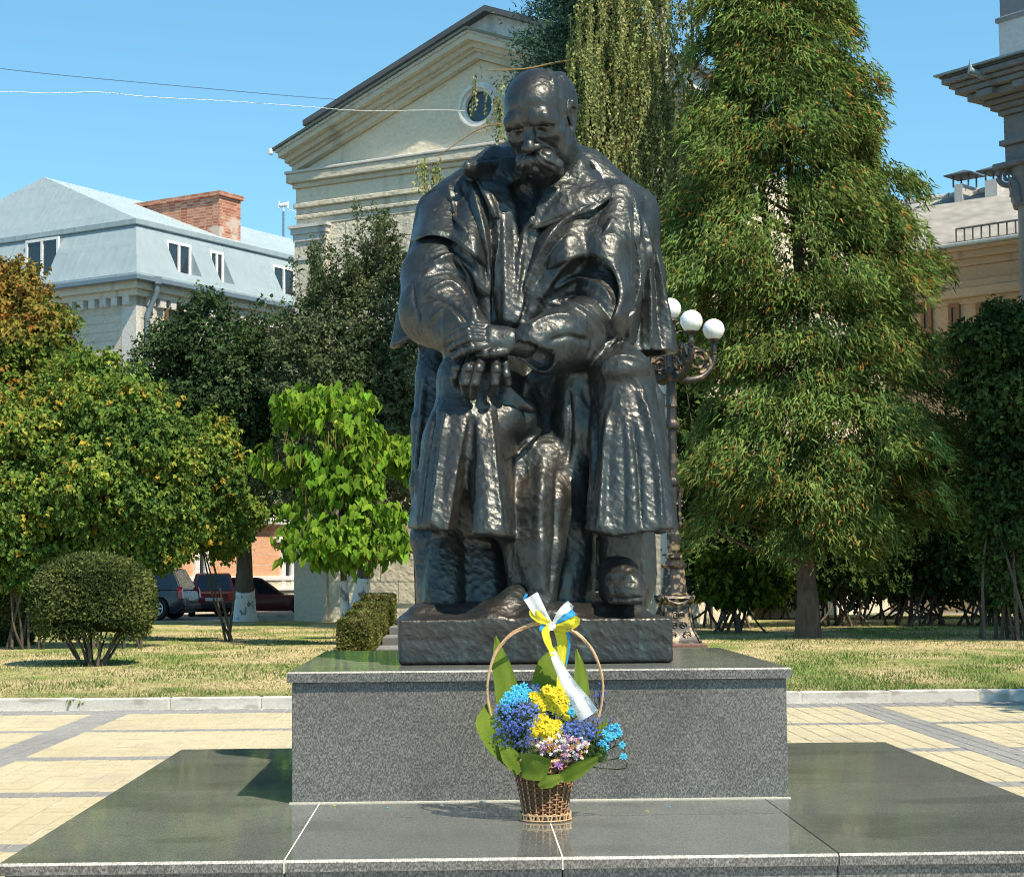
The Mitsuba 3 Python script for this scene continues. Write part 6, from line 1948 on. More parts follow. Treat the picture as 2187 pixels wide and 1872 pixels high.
def crown(name, parent, seed, clumps, sprigs, per, leaf, width, palette, droop=0.3, gap=0.42, freq=1.0, mat='foliage', inner=0.30, tint=None, lump=0.75, fold=0.35, shell=0.30, heart=False):
    """Foliage: sprigs of leaves over lumpy clumps (centre, radii), with gaps between them. palette: (colour, weight) pairs."""
    g = np.random.default_rng(seed)
    C = np.array([c[0] for c in clumps]); R = np.array([c[1] for c in clumps])
    wgt = (R[:, 0] * R[:, 2] + R[:, 0] * R[:, 1]) ; wgt = wgt / wgt.sum()
    N = int(sprigs * 2.4)
    k = g.choice(len(C), N, p=wgt)
    d = unit(g.normal(0, 1, (N, 3)))
    deep = g.random(N) < inner
    rad = np.where(deep, 0.30 + 0.5 * g.random(N), 1.0 - shell * g.random(N) ** 1.4)
    rad = rad * (1 - lump / 2 + lump * (meshkit.fbm(d * 2.1 + k[:, None] * 7.3, 3, seed)) * 1.3)
    P = C[k] + d * R[k] * rad[:, None]
    keep = (meshkit.fbm(P * freq + seed * 1.7, 3, seed + 3) > gap) | deep
    keep &= P[:, 2] > 0.04
    P, d, k, deep = P[keep][:sprigs], d[keep][:sprigs], k[keep][:sprigs], deep[keep][:sprigs]
    M = len(P)
    out = unit(d * np.array([1, 1, 0.7]) + g.normal(0, 0.35, (M, 3)))
    twig = unit(out + np.array([0, 0, -droop]) + g.normal(0, 0.35, (M, 3)))
    pal = np.array([c for c, _ in palette]); pw = np.array([w for _, w in palette], float); pw /= pw.sum()
    big = meshkit.fbm(P * freq * 0.6 + 31, 2, seed + 9)
    pick = np.searchsorted(np.cumsum(pw), np.clip(0.55 * g.random(M) + 0.45 * np.clip((big - 0.25) * 2, 0, 1), 0, 0.9999))
    base = pal[np.minimum(pick, len(pal) - 1)]
    if tint is not None:
        base = tint(P, base, g)
    rep = lambda a: np.repeat(a, per, 0)
    t = np.tile(np.linspace(0.1, 1.0, per), M)[:, None]
    n = M * per
    tw = rep(twig)
    spread = leaf * per * 0.24
    pos = rep(P) + tw * t * spread + g.normal(0, leaf * 0.30, (n, 3))
    ax = unit(tw * 0.6 + g.normal(0, 0.65, (n, 3)) + np.array([0, 0, -droop * 1.2]))
    nr = unit(rep(out) * 0.6 + np.array([0, 0, 0.75]) + g.normal(0, 0.45, (n, 3)))
    L = leaf * (0.6 + 0.7 * g.random(n)); W = L * width * (0.8 + 0.4 * g.random(n))
    v, f = heart_mesh(pos, ax, nr, L, W) if heart else leaf_mesh(pos, ax, nr, L, W, fold, 0.12)
    c = np.clip(rep(base) * (0.72 + 0.56 * g.random((n, 1))) * (1 + g.normal(0, 0.06, (n, 3))), 0.005, 0.9)
    key = key_of(name, parent)
    scene[key] = mikit.ply((v, f), mat, color=np.repeat(c, len(v) // len(c), 0))
    return key


def blobs(items, y):
    """Clumps from (u, v, dy, ru, rv[, ry])."""
    out = []
    for it in items:
        u, v, dy, ru, rv = it[:5]
        k = px(y + dy)
        ry = it[5] if len(it) > 5 else (ru + rv) / 2
        out.append((at(u, v, y + dy), np.array([ru * k, ry * k, rv * k])))
    return out


def limbs(parent, base, fork, clumps, r0, mat='bark', seed=0, name='trunk', n=12, wash=0.0):
    g = np.random.default_rng(seed)
    base, fork = np.asarray(base, float), np.asarray(fork, float)
    p = smooth_path([base + [0, 0, -0.1], base * 0.6 + fork * 0.4 + g.normal(0, r0 * .5, 3) * [1, 1, 0], fork], 12)
    ms = [tube(p, np.linspace(r0 * 1.25, r0 * 0.72, 12) * (1 + 0.35 * np.exp(-np.linspace(0, 9, 12))), 10)]
    for c, r in clumps[:n]:
        c = np.asarray(c)
        q = smooth_path([fork - [0, 0, r0], fork * 0.5 + c * 0.5 + g.normal(0, .12, 3) * np.linalg.norm(c - fork), c + [0, 0, r[2] * 0.3]], 10)
        ms.append(tube(q, np.linspace(r0 * 0.55, r0 * 0.10, 10), 7))
        for s in range(3):
            e = c + unit(g.normal(0, 1, 3)) * r * 0.8
            ms.append(tube(smooth_path([q[5 + s], q[5 + s] * 0.5 + e * 0.5 + g.normal(0, .1, 3), e], 6), np.linspace(r0 * 0.2, r0 * 0.04, 6), 5))
    m = cat(ms)
    rough_skin(m, r0 * 0.06, 7, seed)
    if wash:
        rr = np.linspace(r0 * 1.25, r0 * 0.72, 12) * (1 + 0.35 * np.exp(-np.linspace(0, 9, 12))) * 1.05 + 0.018
        q = np.linspace(0, 1, 60)
        pp = np.stack([np.interp(q, np.linspace(0, 1, 12), p[:, i]) for i in range(3)], -1)
        sel = pp[:, 2] < base[2] + wash
        w = tube(pp[sel], np.interp(q, np.linspace(0, 1, 12), rr)[sel], 18)
        rough_skin(w, r0 * 0.06, 7, seed + 1)
        obj('whitewash', w, 'limewash', parent, 'whitewashed foot of the trunk', smooth=True)
    return obj(name, m, mat, parent, smooth=True)


# --- chestnut turning rust red, far left
RUST = [((0.13, 0.20, 0.04), 0.56), ((0.23, 0.25, 0.05), 0.28), ((0.36, 0.20, 0.05), 0.18), ((0.44, 0.20, 0.08), 0.12)]
t = thing('chestnut_tree', 'chestnut tree with rust red and green leaves at the left edge, below the mansard house', 'tree')
cl = blobs([(20, 655, 0, 95, 105), (-70, 640, 0.5, 110, 120), (75, 690, -0.6, 75, 75), (110, 725, -0.6, 52, 46), (40, 590, 0.3, 52, 50), (30, 760, -0.5, 120, 80)], 39)
limbs(t, (at(30, 1260, 39)[0], 39, 0.1), at(30, 850, 39), cl, 0.16, seed=1)


def rust_tint(P, c, g):
    hi = meshkit.fbm(P * 1.3, 3, 5)
    w = np.clip((P[:, 2] - at(0, 770, 39)[2]) / 1.6, 0, 1) * np.clip((hi - 0.3) * 3, 0, 1)
    return c * (1 - 0.42 * w[:, None]) + np.array([0.44, 0.16, 0.06]) * (0.42 * w[:, None])


crown('crown', t, 21, cl, 4600, 7, 0.13, 0.34, RUST, droop=0.45, gap=0.44, freq=1.6, tint=rust_tint)

# --- three big lilac bushes with yellowing leaves
LILAC = [((0.060, 0.120, 0.034), 0.26), ((0.12, 0.20, 0.045), 0.36), ((0.21, 0.29, 0.055), 0.28), ((0.42, 0.42, 0.08), 0.09), ((0.42, 0.30, 0.06), 0.02)]
for seed, items, lab, stems in ((31, [(20, 900, 0, 95, 90), (-60, 960, 0.3, 120, 130), (60, 1000, -0.5, 90, 80), (10, 1085, -0.4, 85, 65), (95, 890, 0.6, 60, 60), (70, 1100, 0.2, 70, 55), (20, 1150, -0.2, 60, 40), (110, 1010, 0.1, 70, 60)], 'large lilac bush with dark green and yellow leaves at the left edge', [(-30, 1305), (20, 1300), (60, 1305), (48, 1302), (80, 1300)]),
                                (32, [(240, 850, 0, 105, 95), (190, 780, 0.5, 80, 70), (310, 900, -0.3, 85, 90), (220, 960, -0.6, 110, 90), (300, 1020, -0.3, 95, 70), (170, 1040, -0.2, 80, 70), (120, 830, 0.4, 60, 60), (250, 1085, -0.1, 70, 45), (180, 1100, 0.1, 60, 40), (330, 1095, 0.0, 60, 44), (285, 1125, 0.1, 50, 34), (130, 960, 0.2, 70, 70)], 'tall lilac bush with yellowing leaves behind the clipped round bush', [(215, 1275), (255, 1270), (290, 1268), (180, 1275)]),
                                (33, [(415, 900, 0, 58, 70), (440, 980, -0.3, 62, 70), (385, 970, 0.2, 60, 80), (400, 1060, 0, 62, 50), (455, 1050, -0.2, 55, 45), (500, 1040, 0.2, 34, 34), (350, 1070, 0, 50, 40), (455, 1095, 0, 40, 30), (330, 980, 0.3, 60, 60)], 'lilac bush with golden leaf tips above the red car', [(455, 1258), (468, 1255)])):
    Y = 33.0 if seed != 33 else 36.0
    t = thing('lilac_bush', lab, 'bush')
    cl = blobs(items, Y)
    st = []
    g = np.random.default_rng(seed)
    for (u, v) in stems:
        for r in range(2):
            b = at(u + g.normal(0, 8), v, Y); b[2] = 0.05
            c = cl[g.integers(len(cl))][0]
            st.append(tube(smooth_path([b, b * 0.55 + c * 0.45 + g.normal(0, .12, 3), c], 12), np.linspace(0.030, 0.010, 12), 6))
    obj('stems', cat(st), 'bark', t, smooth=True)

    def tip_tint(P, c, g):
        w = (g.random(len(P)) < 0.10)[:, None] & (meshkit.fbm(P * 2.1, 2, 8) > 0.5)[:, None]
        return np.where(w, np.array([0.40, 0.30, 0.05]), c)
    n = {31: 8200, 32: 11500, 33: 5200}[seed]
    crown('foliage', t, seed, cl, int(n * 0.92), 6, 0.094, 0.38, LILAC, droop=0.7, gap=0.455, freq=2.0, tint=tip_tint)

# --- dark hornbeam and the greyish loose tree beside it
DARK = [((0.035, 0.068, 0.030), 0.3), ((0.062, 0.108, 0.045), 0.4), ((0.105, 0.155, 0.070), 0.2), ((0.19, 0.23, 0.11), 0.1)]
t = thing('broadleaf_tree', 'dense dark green tree with whitewashed trunk in front of the mansard house', 'tree')
cl = blobs([(420, 690, 0, 95, 75), (350, 760, 0.4, 95, 85), (460, 790, -0.4, 110, 95), (395, 860, -0.2, 110, 90), (500, 880, -0.3, 95, 85), (415, 622, 0.2, 42, 40), (340, 680, 0.5, 45, 42), (510, 985, 0.2, 90, 60), (540, 690, 0.6, 60, 60), (540, 800, 0.2, 80, 90), (430, 820, 3.6, 130, 110), (520, 900, 3.5, 110, 90), (350, 860, 6.5, 120, 90), (470, 880, 6.5, 130, 90)], 48)  # rearmost clumps are added out of sight to shade the cars
bs = at(495, 1250, 52.0); bs[2] = 0.06; bs[1] = 52.0
limbs(t, bs, at(492, 1010, 51), cl, 0.24, seed=2, wash=0.95)
crown('crown', t, 41, cl, 12500, 6, 0.115, 0.40, DARK, droop=0.35, gap=0.43, freq=1.2)
GREY = [((0.070, 0.100, 0.052), 0.25), ((0.110, 0.150, 0.072), 0.35), ((0.17, 0.205, 0.105), 0.28), ((0.27, 0.29, 0.16), 0.12)]
t = thing('broadleaf_tree', 'grey green tree with thin upright twigs on top, just left of the statue', 'tree')
cl = blobs([(760, 800, 2.6, 120, 110), (660, 850, 2.4, 120, 100), (700, 700, 0, 105, 85), (780, 660, 0.3, 85, 95), (640, 760, -0.3, 95, 85), (740, 820, -0.4, 120, 95), (825, 760, 0.2, 70, 110), (610, 660, 0.3, 60, 50), (690, 600, 0.4, 60, 46), (770, 560, 0.6, 52, 46), (640, 880, 0.1, 90, 80), (820, 900, 0.5, 70, 90), (590, 980, 0.6, 80, 60), (800, 1000, 1.0, 70, 60)], 46)  # first two clumps stand hidden behind, added to shade the wall
bs = at(717, 1238, 48.0); bs[1] = 48.0; bs[2] = 0.06
limbs(t, bs, at(735, 980, 47.5), cl, 0.17, seed=3, wash=1.3)
crown('crown', t, 42, cl, 12500, 6, 0.10, 0.36, GREY, droop=0.2, gap=0.44, freq=1.3)
g = np.random.default_rng(77)
tv, tw_ = [], []
tp = []
for q in range(46):
    u = 610 + 225 * g.random(); v = 640 - 70 * g.random() - (60 if 730 < u < 820 else 0)
    h_ = 40 + 75 * g.random()
    p0, p1 = at(u, v, 46.3), at(u + g.normal(0, 14), v - h_, 46.3 + g.normal(0, .6))
    tw_.append(tube(smooth_path([p0, (p0 + p1) / 2 + g.normal(0, .05, 3), p1], 6), np.linspace(0.014, 0.004, 6), 4))
    for s in np.linspace(0.05, 1, 9):
        tp.append((p0 + (p1 - p0) * s + g.normal(0, .02, 3), np.array([0.12, 0.12, 0.09])))
obj('twigs', cat(tw_), 'bark', t)
crown('twig_leaves', t, 43, tp, 2400, 4, 0.085, 0.36, GREY, droop=-0.3, gap=0.2, freq=2, inner=0.6)

# --- young catalpa with big bright leaves
CAT = [((0.12, 0.23, 0.025), 0.35), ((0.18, 0.31, 0.035), 0.40), ((0.26, 0.38, 0.05), 0.25)]
t = thing('catalpa_tree', 'young catalpa with large bright lime green leaves and hanging pods, left of the statue', 'tree')
cl = blobs([(640, 810, -0.2, 62, 34), (708, 812, 0, 48, 34), (600, 850, 0.1, 40, 30), (690, 870, -0.3, 60, 30), (640, 900, -0.2, 62, 26), (735, 905, 0, 34, 40), (560, 925, 0.3, 34, 34), (690, 965, -0.2, 70, 34), (640, 958, 0.1, 40, 24), (630, 1030, 0, 52, 28), (700, 1042, -0.4, 60, 34), (780, 1040, -0.1, 50, 32), (660, 1085, -0.5, 78, 30), (745, 1090, -0.4, 76, 28), (800, 1075, 0.2, 34, 26), (700, 1115, -0.3, 60, 22)], 34)
bs = at(703, 1245, 34.5); bs[1] = 34.5; bs[2] = 0.08
limbs(t, bs, at(690, 1000, 34.2), cl, 0.065, seed=4, n=16, wash=1.25)
crown('crown', t, 51, cl, 780, 4, 0.185, 0.40, CAT, droop=1.0, gap=0.40, freq=1.6, inner=0.10, heart=True)
pods = []
g = np.random.default_rng(9)
for q in range(110):
    c, r = cl[g.integers(len(cl))]
    a = c + np.array([g.uniform(-1, 1) * r[0], -abs(g.normal(0, .6)) * r[1], g.uniform(-.8, .2) * r[2]])
    L = 0.25 + 0.22 * g.random()
    pods.append(tube([a, a + [g.normal(0, .02), 0, -L * .5], a + [g.normal(0, .03), 0, -L]], [0.007, 0.010, 0.004], 4))
bsdf('pod', (0.26, 0.17, 0.06), rough=0.6)
obj('pods', cat(pods), 'pod', t, 'thin brown seed pods hanging under the leaves', kind='stuff')
t = thing('catalpa_tree', 'tip of another bright green catalpa peeping out close to the left of the statue', 'tree')
cl = blobs([(806, 912, 0, 30, 26), (828, 930, 0.2, 24, 24)], 35.5)
limbs(t, (at(850, 1240, 36)[0], 36.0, 0.08), at(838, 1000, 36), cl, 0.05, seed=5)
crown('crown', t, 52, cl, 130, 4, 0.18, 0.40, CAT, droop=1.0, gap=0.3, freq=1.4, inner=0.1, heart=True)


# --- conifers
def strands(name, parent, seed, roots, dirs, L, W, color, mat='needles', sag=0.7, seg=2):
    """Narrow hanging sprays: seg quads each, bending down."""
    n = len(roots)
    g = np.random.default_rng(seed)
    d = dirs.copy(); p = roots.copy()
    side = unit(np.cross(d, g.normal(0, 1, (n, 3))))
    vs = []
    for s in range(seg + 1):
        w = (W * (1 - 0.75 * s / seg))[:, None]
        vs += [p - side * w, p + side * w]
        p = p + d * (L / seg)[:, None]
        d = unit(d + np.array([0, 0, -sag]))
    v = np.stack(vs, 1)
    k = np.arange(n)[:, None] * (2 * seg + 2)
    fs = []
    for s in range(seg):
        o = 2 * s
        fs += [k + [o, o + 1, o + 3], k + [o, o + 3, o + 2]]
    f = np.stack(fs, 1).reshape(-1, 3)
    key = key_of(name, parent)
    scene[key] = mikit.ply((v.reshape(-1, 3), f), mat, color=np.repeat(color, 2 * seg + 2, 0))
    return key


def interp(pts, v):
    a = np.array(pts, float)
    return np.interp(v, a[:, 0], a[:, 1])


TY = 35.6
t = thing('thuja_tree', 'huge old thuja with drooping green sprays and orange tips, right of the statue', 'tree')
left_edge = [(-320, 1520), (-80, 1425), (0, 1420), (170, 1405), (300, 1360), (420, 1312), (480, 1292), (560, 1320), (700, 1370), (760, 1395), (850, 1385), (960, 1375), (1040, 1400), (1080, 1470), (1110, 1560)]
right_edge = [(-320, 1610), (-80, 1705), (0, 1735), (60, 1738), (130, 1775), (200, 1800), (300, 1852), (400, 1880), (470, 1900), (560, 1925), (640, 1945), (720, 1960), (800, 1995), (880, 2008), (960, 1990), (1030, 1960), (1080, 1870), (1110, 1700)]
g = np.random.default_rng(61)
boughs = []
nb_ = 185
for q in range(nb_):
    v = 1100 - (1100 + 330) * ((q + g.random()) / nb_) ** 0.90
    l, r_ = interp(left_edge, v), interp(right_edge, v)
    cu, hw = (l + r_) / 2, (r_ - l) / 2
    a = (q * 2.39996 + g.normal(0, 0.35) + math.pi) % (2 * math.pi) - math.pi
    if math.sin(a) > 0.45:
        a = -a
    reach = min(1.14, (0.92 if v > 700 else 0.87) + 0.16 * g.normal())
    for s in range(int(6 + 7 * min(1.0, hw / 250))):
        rr = reach * (1.0 - 0.42 * g.random() ** 1.4)
        a2 = a + g.normal(0, 0.16)
        c = at(cu + hw * rr * math.cos(a2), v + 26 * (rr / reach - 0.75) * 2 + g.normal(0, 9), TY + hw * px(TY) * 0.8 * rr * math.sin(a2))
        boughs.append((c, unit(np.array([math.cos(a2), 0.8 * math.sin(a2), 0.0])), 0.5))
for q in range(400):                                             # shaded sprays deep inside
    v = 1090 - 1380 * g.random()
    l, r_ = interp(left_edge, v), interp(right_edge, v)
    cu, hw = (l + r_) / 2, (r_ - l) / 2
    a, rr = g.uniform(-math.pi, math.pi), 0.15 + 0.5 * g.random()
    boughs.append((at(cu + hw * rr * math.cos(a), v, TY + hw * px(TY) * 0.6 * rr * math.sin(a)), unit(np.array([math.cos(a), 0.8 * math.sin(a), 0.0])), 0.2))
roots, dirs, cols, Ls = [], [], [], []
lim = []
axis_at = lambda z: at(1632, 1160, TY) * [1, 1, 0] + [0, 0, z]
for c, o, rr in boughs:
    m = int(84 + 50 * g.random())
    tdn = np.cross(o, [0, 0, 1.0])
    along = g.random((m, 1)) ** 0.8
    len_ = 0.30 + 0.35 * g.random()
    fan = 0.05 + 0.30 * along
    off = o * (along - 0.55) * len_ + tdn * g.normal(0, 1, (m, 1)) * fan * 0.75
    off[:, 2] += 0.16 - 0.42 * along[:, 0] ** 2 * (0.5 + len_) + g.normal(0, 0.09, m) - 0.26 * g.random(m) ** 1.5
    p = c + off
    dd = unit(o * (0.35 + 0.5 * g.random((m, 1))) + tdn * g.normal(0, 0.35, (m, 1)) + np.array([0, 0, -0.70]) + g.normal(0, 0.30, (m, 3)))
    k_ = g.random()
    tone = np.array([0.140, 0.228, 0.064]) * (0.45 + 0.80 * g.random()) + np.array([0.045, 0.025, 0.004]) * k_
    cc = tone * (0.65 + 0.7 * g.random((m, 1))) * (1 + g.normal(0, 0.08, (m, 3)))
    tip = g.random(m) < (0.16 if g.random() < 0.30 else 0.012)
    cc[tip] = np.array([0.44, 0.21, 0.06]) * (0.6 + 0.6 * g.random((tip.sum(), 1)))
    roots.append(p); dirs.append(dd); cols.append(np.clip(cc, 0.004, 0.8)); Ls.append(0.07 + 0.13 * g.random(m))
    if g.random() < 0.03:
        b0 = axis_at(c[2] - 0.4 * np.linalg.norm((c - axis_at(c[2]))[:2]))
        lim.append(tube(smooth_path([b0, b0 * 0.4 + c * 0.6 + [0, 0, -0.15], c], 8), np.linspace(0.045, 0.010, 8), 5))
roots, dirs, cols, Ls = np.vstack(roots), np.vstack(dirs), np.vstack(cols), np.concatenate(Ls)
strands('crown', t, 62, roots, dirs, Ls, 0.012 + 0.010 * g.random(len(Ls)), cols, sag=0.4, seg=1)
b0 = at(1634, 1292, 35.3); b0[1] = 35.3; b0[2] = 0.06
tp_ = smooth_path([b0 + [0, 0, -0.1], b0 + [0.02, 0, 0.7], at(1630, 1110, TY), at(1628, 700, TY), at(1590, 200, TY), at(1575, -250, TY)], 40)
m = tube(tp_, np.interp(np.linspace(0, 1, 40), [0, .05, .12, .3, .6, 1], [0.34, 0.27, 0.245, 0.20, 0.13, 0.03]), 16)
rough_skin(m, 0.03, 6, 4)
obj('trunk', m, 'red_bark', t, smooth=True)
m = tube(smooth_path([at(1620, 1090, TY), at(1560, 800, TY), at(1550, 450, TY), at(1490, 100, TY)], 24), np.linspace(0.16, 0.04, 24), 10)
obj('trunk', m, 'red_bark', t, smooth=True)
obj('limbs', cat(lim), 'red_bark', t)

# spruce behind the statue's head
t = thing('spruce_tree', 'dark blue green spruce standing behind the head of the statue', 'tree')
SY = 40.0
roots, dirs, cols, Ls = [], [], [], []
g = np.random.default_rng(71)
lim = []
sl = [(-330, 1165), (-160, 1120), (-40, 1085), (40, 1060), (85, 1042), (130, 1046), (200, 1030), (400, 1010), (800, 960)]
for q in range(560):
    v = 330 - 660 * g.random() ** 0.9
    hw = 1175 - interp(sl, v)
    a = g.uniform(-math.pi, math.pi)
    if math.sin(a) > 0.4:
        a = -a
    rr = 0.95 - 0.7 * g.random() ** 1.5
    layer = 0.88 + 0.16 * math.sin(v * 0.085 + 1.5 * math.cos(2 * a))
    c = at(1175 + hw * rr * layer * math.cos(a), v + 22 * rr, SY + hw * px(SY) * rr * math.sin(a))
    o = unit(np.array([math.cos(a), math.sin(a), -0.1]))
    m = 120
    off = g.normal(0, 1, (m, 3)) * [0.24, 0.24, 0.10] + o * g.normal(0, 0.18, (m, 1))
    roots.append(c + off); dirs.append(unit(o * 0.9 + g.normal(0, 0.6, (m, 3)) + [0, 0, 0.25]))
    tone = np.array([0.080, 0.150, 0.106]) * (0.6 + 0.8 * g.random())
    cols.append(np.clip(tone * (0.7 + 0.6 * g.random((m, 1))), .003, .5)); Ls.append(0.06 + 0.06 * g.random(m))
roots, dirs, cols, Ls = np.vstack(roots), np.vstack(dirs), np.vstack(cols), np.concatenate(Ls)
strands('crown', t, 72, roots, dirs, Ls, 0.016 + 0.010 * g.random(len(Ls)), cols, sag=0.1, seg=1)
s0 = at(1175, 1240, SY); s0[2] = 0.05; s0[1] = SY
obj('trunk', tube([s0, at(1175, 500, SY), at(1175, -330, SY)], [0.26, 0.17, 0.03], 10), 'red_bark', t, smooth=True)

# weeping birch between spruce and thuja
t = thing('weeping_birch', 'weeping birch with long hanging yellow green strands behind the right shoulder of the statue', 'tree')
BYY = 38.2
g = np.random.default_rng(81)
V, Ff, Cc, tws = [], [], [], []
starts = []
for q in range(3000):
    u = 1132 + 300 * g.random(); v = -260 + 800 * g.random()
    lim_l = interp([(-300, 1220), (0, 1165), (60, 1145), (250, 1150), (600, 1180)], v)
    lim_r = interp([(-300, 1420), (0, 1428), (60, 1415), (165, 1400), (180, 1395), (300, 1425), (700, 1440)], v)
    if not (lim_l < u < lim_r):
        continue
    starts.append((u, v, g.normal(0, 1.1)))
for u, v, n_ in [(950 + 90 * g.random(), 150 + 50 * g.random(), 30) for _ in range(10)] + [(842 + 50 * g.random(), 318 + 26 * g.random(), 30) for _ in range(16)] + [(1000 + 50 * g.random(), 170 + 90 * g.random(), 1) for _ in range(14)]:
    starts.append((u, v, 0.0))
for u, v, dy in starts:
    p = at(u, v, BYY + dy)
    small = u < 1060
    L = (0.35 + 0.9 * g.random()) * (0.75 if small else 1.0)
    if u > 1355 and -120 < v < 165:
        L *= 0.4
    n = int(L / 0.030)
    tt_ = np.linspace(0, 1, n)
    sway = g.normal(0, 0.10, 2)
    path = p + np.stack([sway[0] * tt_ ** 2, sway[1] * tt_ ** 2, -L * tt_], -1)
    pos = path + g.normal(0, 0.022, (n, 3))
    ax = unit(np.stack([g.normal(0, .5, n), g.normal(0, .5, n), -np.ones(n)], -1))
    nr = unit(g.normal(0, 1, (n, 3)) + [0, -0.5, 0.3])
    vl, fl = leaf_mesh(pos, ax, nr, 0.060 + 0.034 * g.random(n), 0.021 + 0.010 * g.random(n), 0.2, 0.1)
    tone = np.array([0.29, 0.33, 0.12]) if g.random() < 0.6 else (np.array([0.40, 0.40, 0.17]) if g.random() < 0.55 else np.array([0.085, 0.115, 0.04]))
    c = np.clip(tone * (0.6 + 0.8 * g.random((n, 1))), .004, .8)
    V.append(vl); Ff.append(fl); Cc.append(np.repeat(c, 4, 0))
    if g.random() < 0.35:
        tws.append(tube(path[::max(1, n // 5)], 0.005, 3))
off = np.cumsum([0] + [len(q) for q in V[:-1]])
key = key_of('crown', t)
scene[key] = mikit.ply((np.vstack(V), np.vstack([f + o for f, o in zip(Ff, off)])), 'foliage', color=np.vstack(Cc))
bb = at(1352, 1240, BYY); bb[1] = BYY; bb[2] = 0.05
obj('trunk', tube(smooth_path([bb, at(1348, 700, BYY + .2), at(1352, 300, BYY + .3), at(1340, 50, BYY + .3), at(1310, -250, BYY)], 30), np.linspace(0.17, 0.03, 30), 10), 'birch_bark', t, smooth=True)
br = []
for (u0, v0, pts) in ((1350, 330, [(1300, 240), (1240, 285), (1215, 300)]), (1350, 420, [(1260, 290), (1200, 285), (1178, 298)]), (1350, 260, [(1200, 130), (1060, 140), (985, 142)]), (1350, 400, [(1240, 330), (1020, 250), (880, 318)]), (1350, 200, [(1395, 120), (1400, 60), (1392, -20)]), (1350, 340, [(1400, 190), (1390, 160), (1420, 200)]), (1345, 120, [(1280, 20), (1230, 10), (1190, 60)])):
    obj('branch', tube(smooth_path([at(u0, v0, BYY + .2)] + [at(u, v, BYY - 0.6) for u, v in pts], 16), np.linspace(0.04, 0.008, 16), 6), 'pod', t, smooth=True)
obj('hanging_twigs', cat(tws), 'pod', t, kind='stuff')

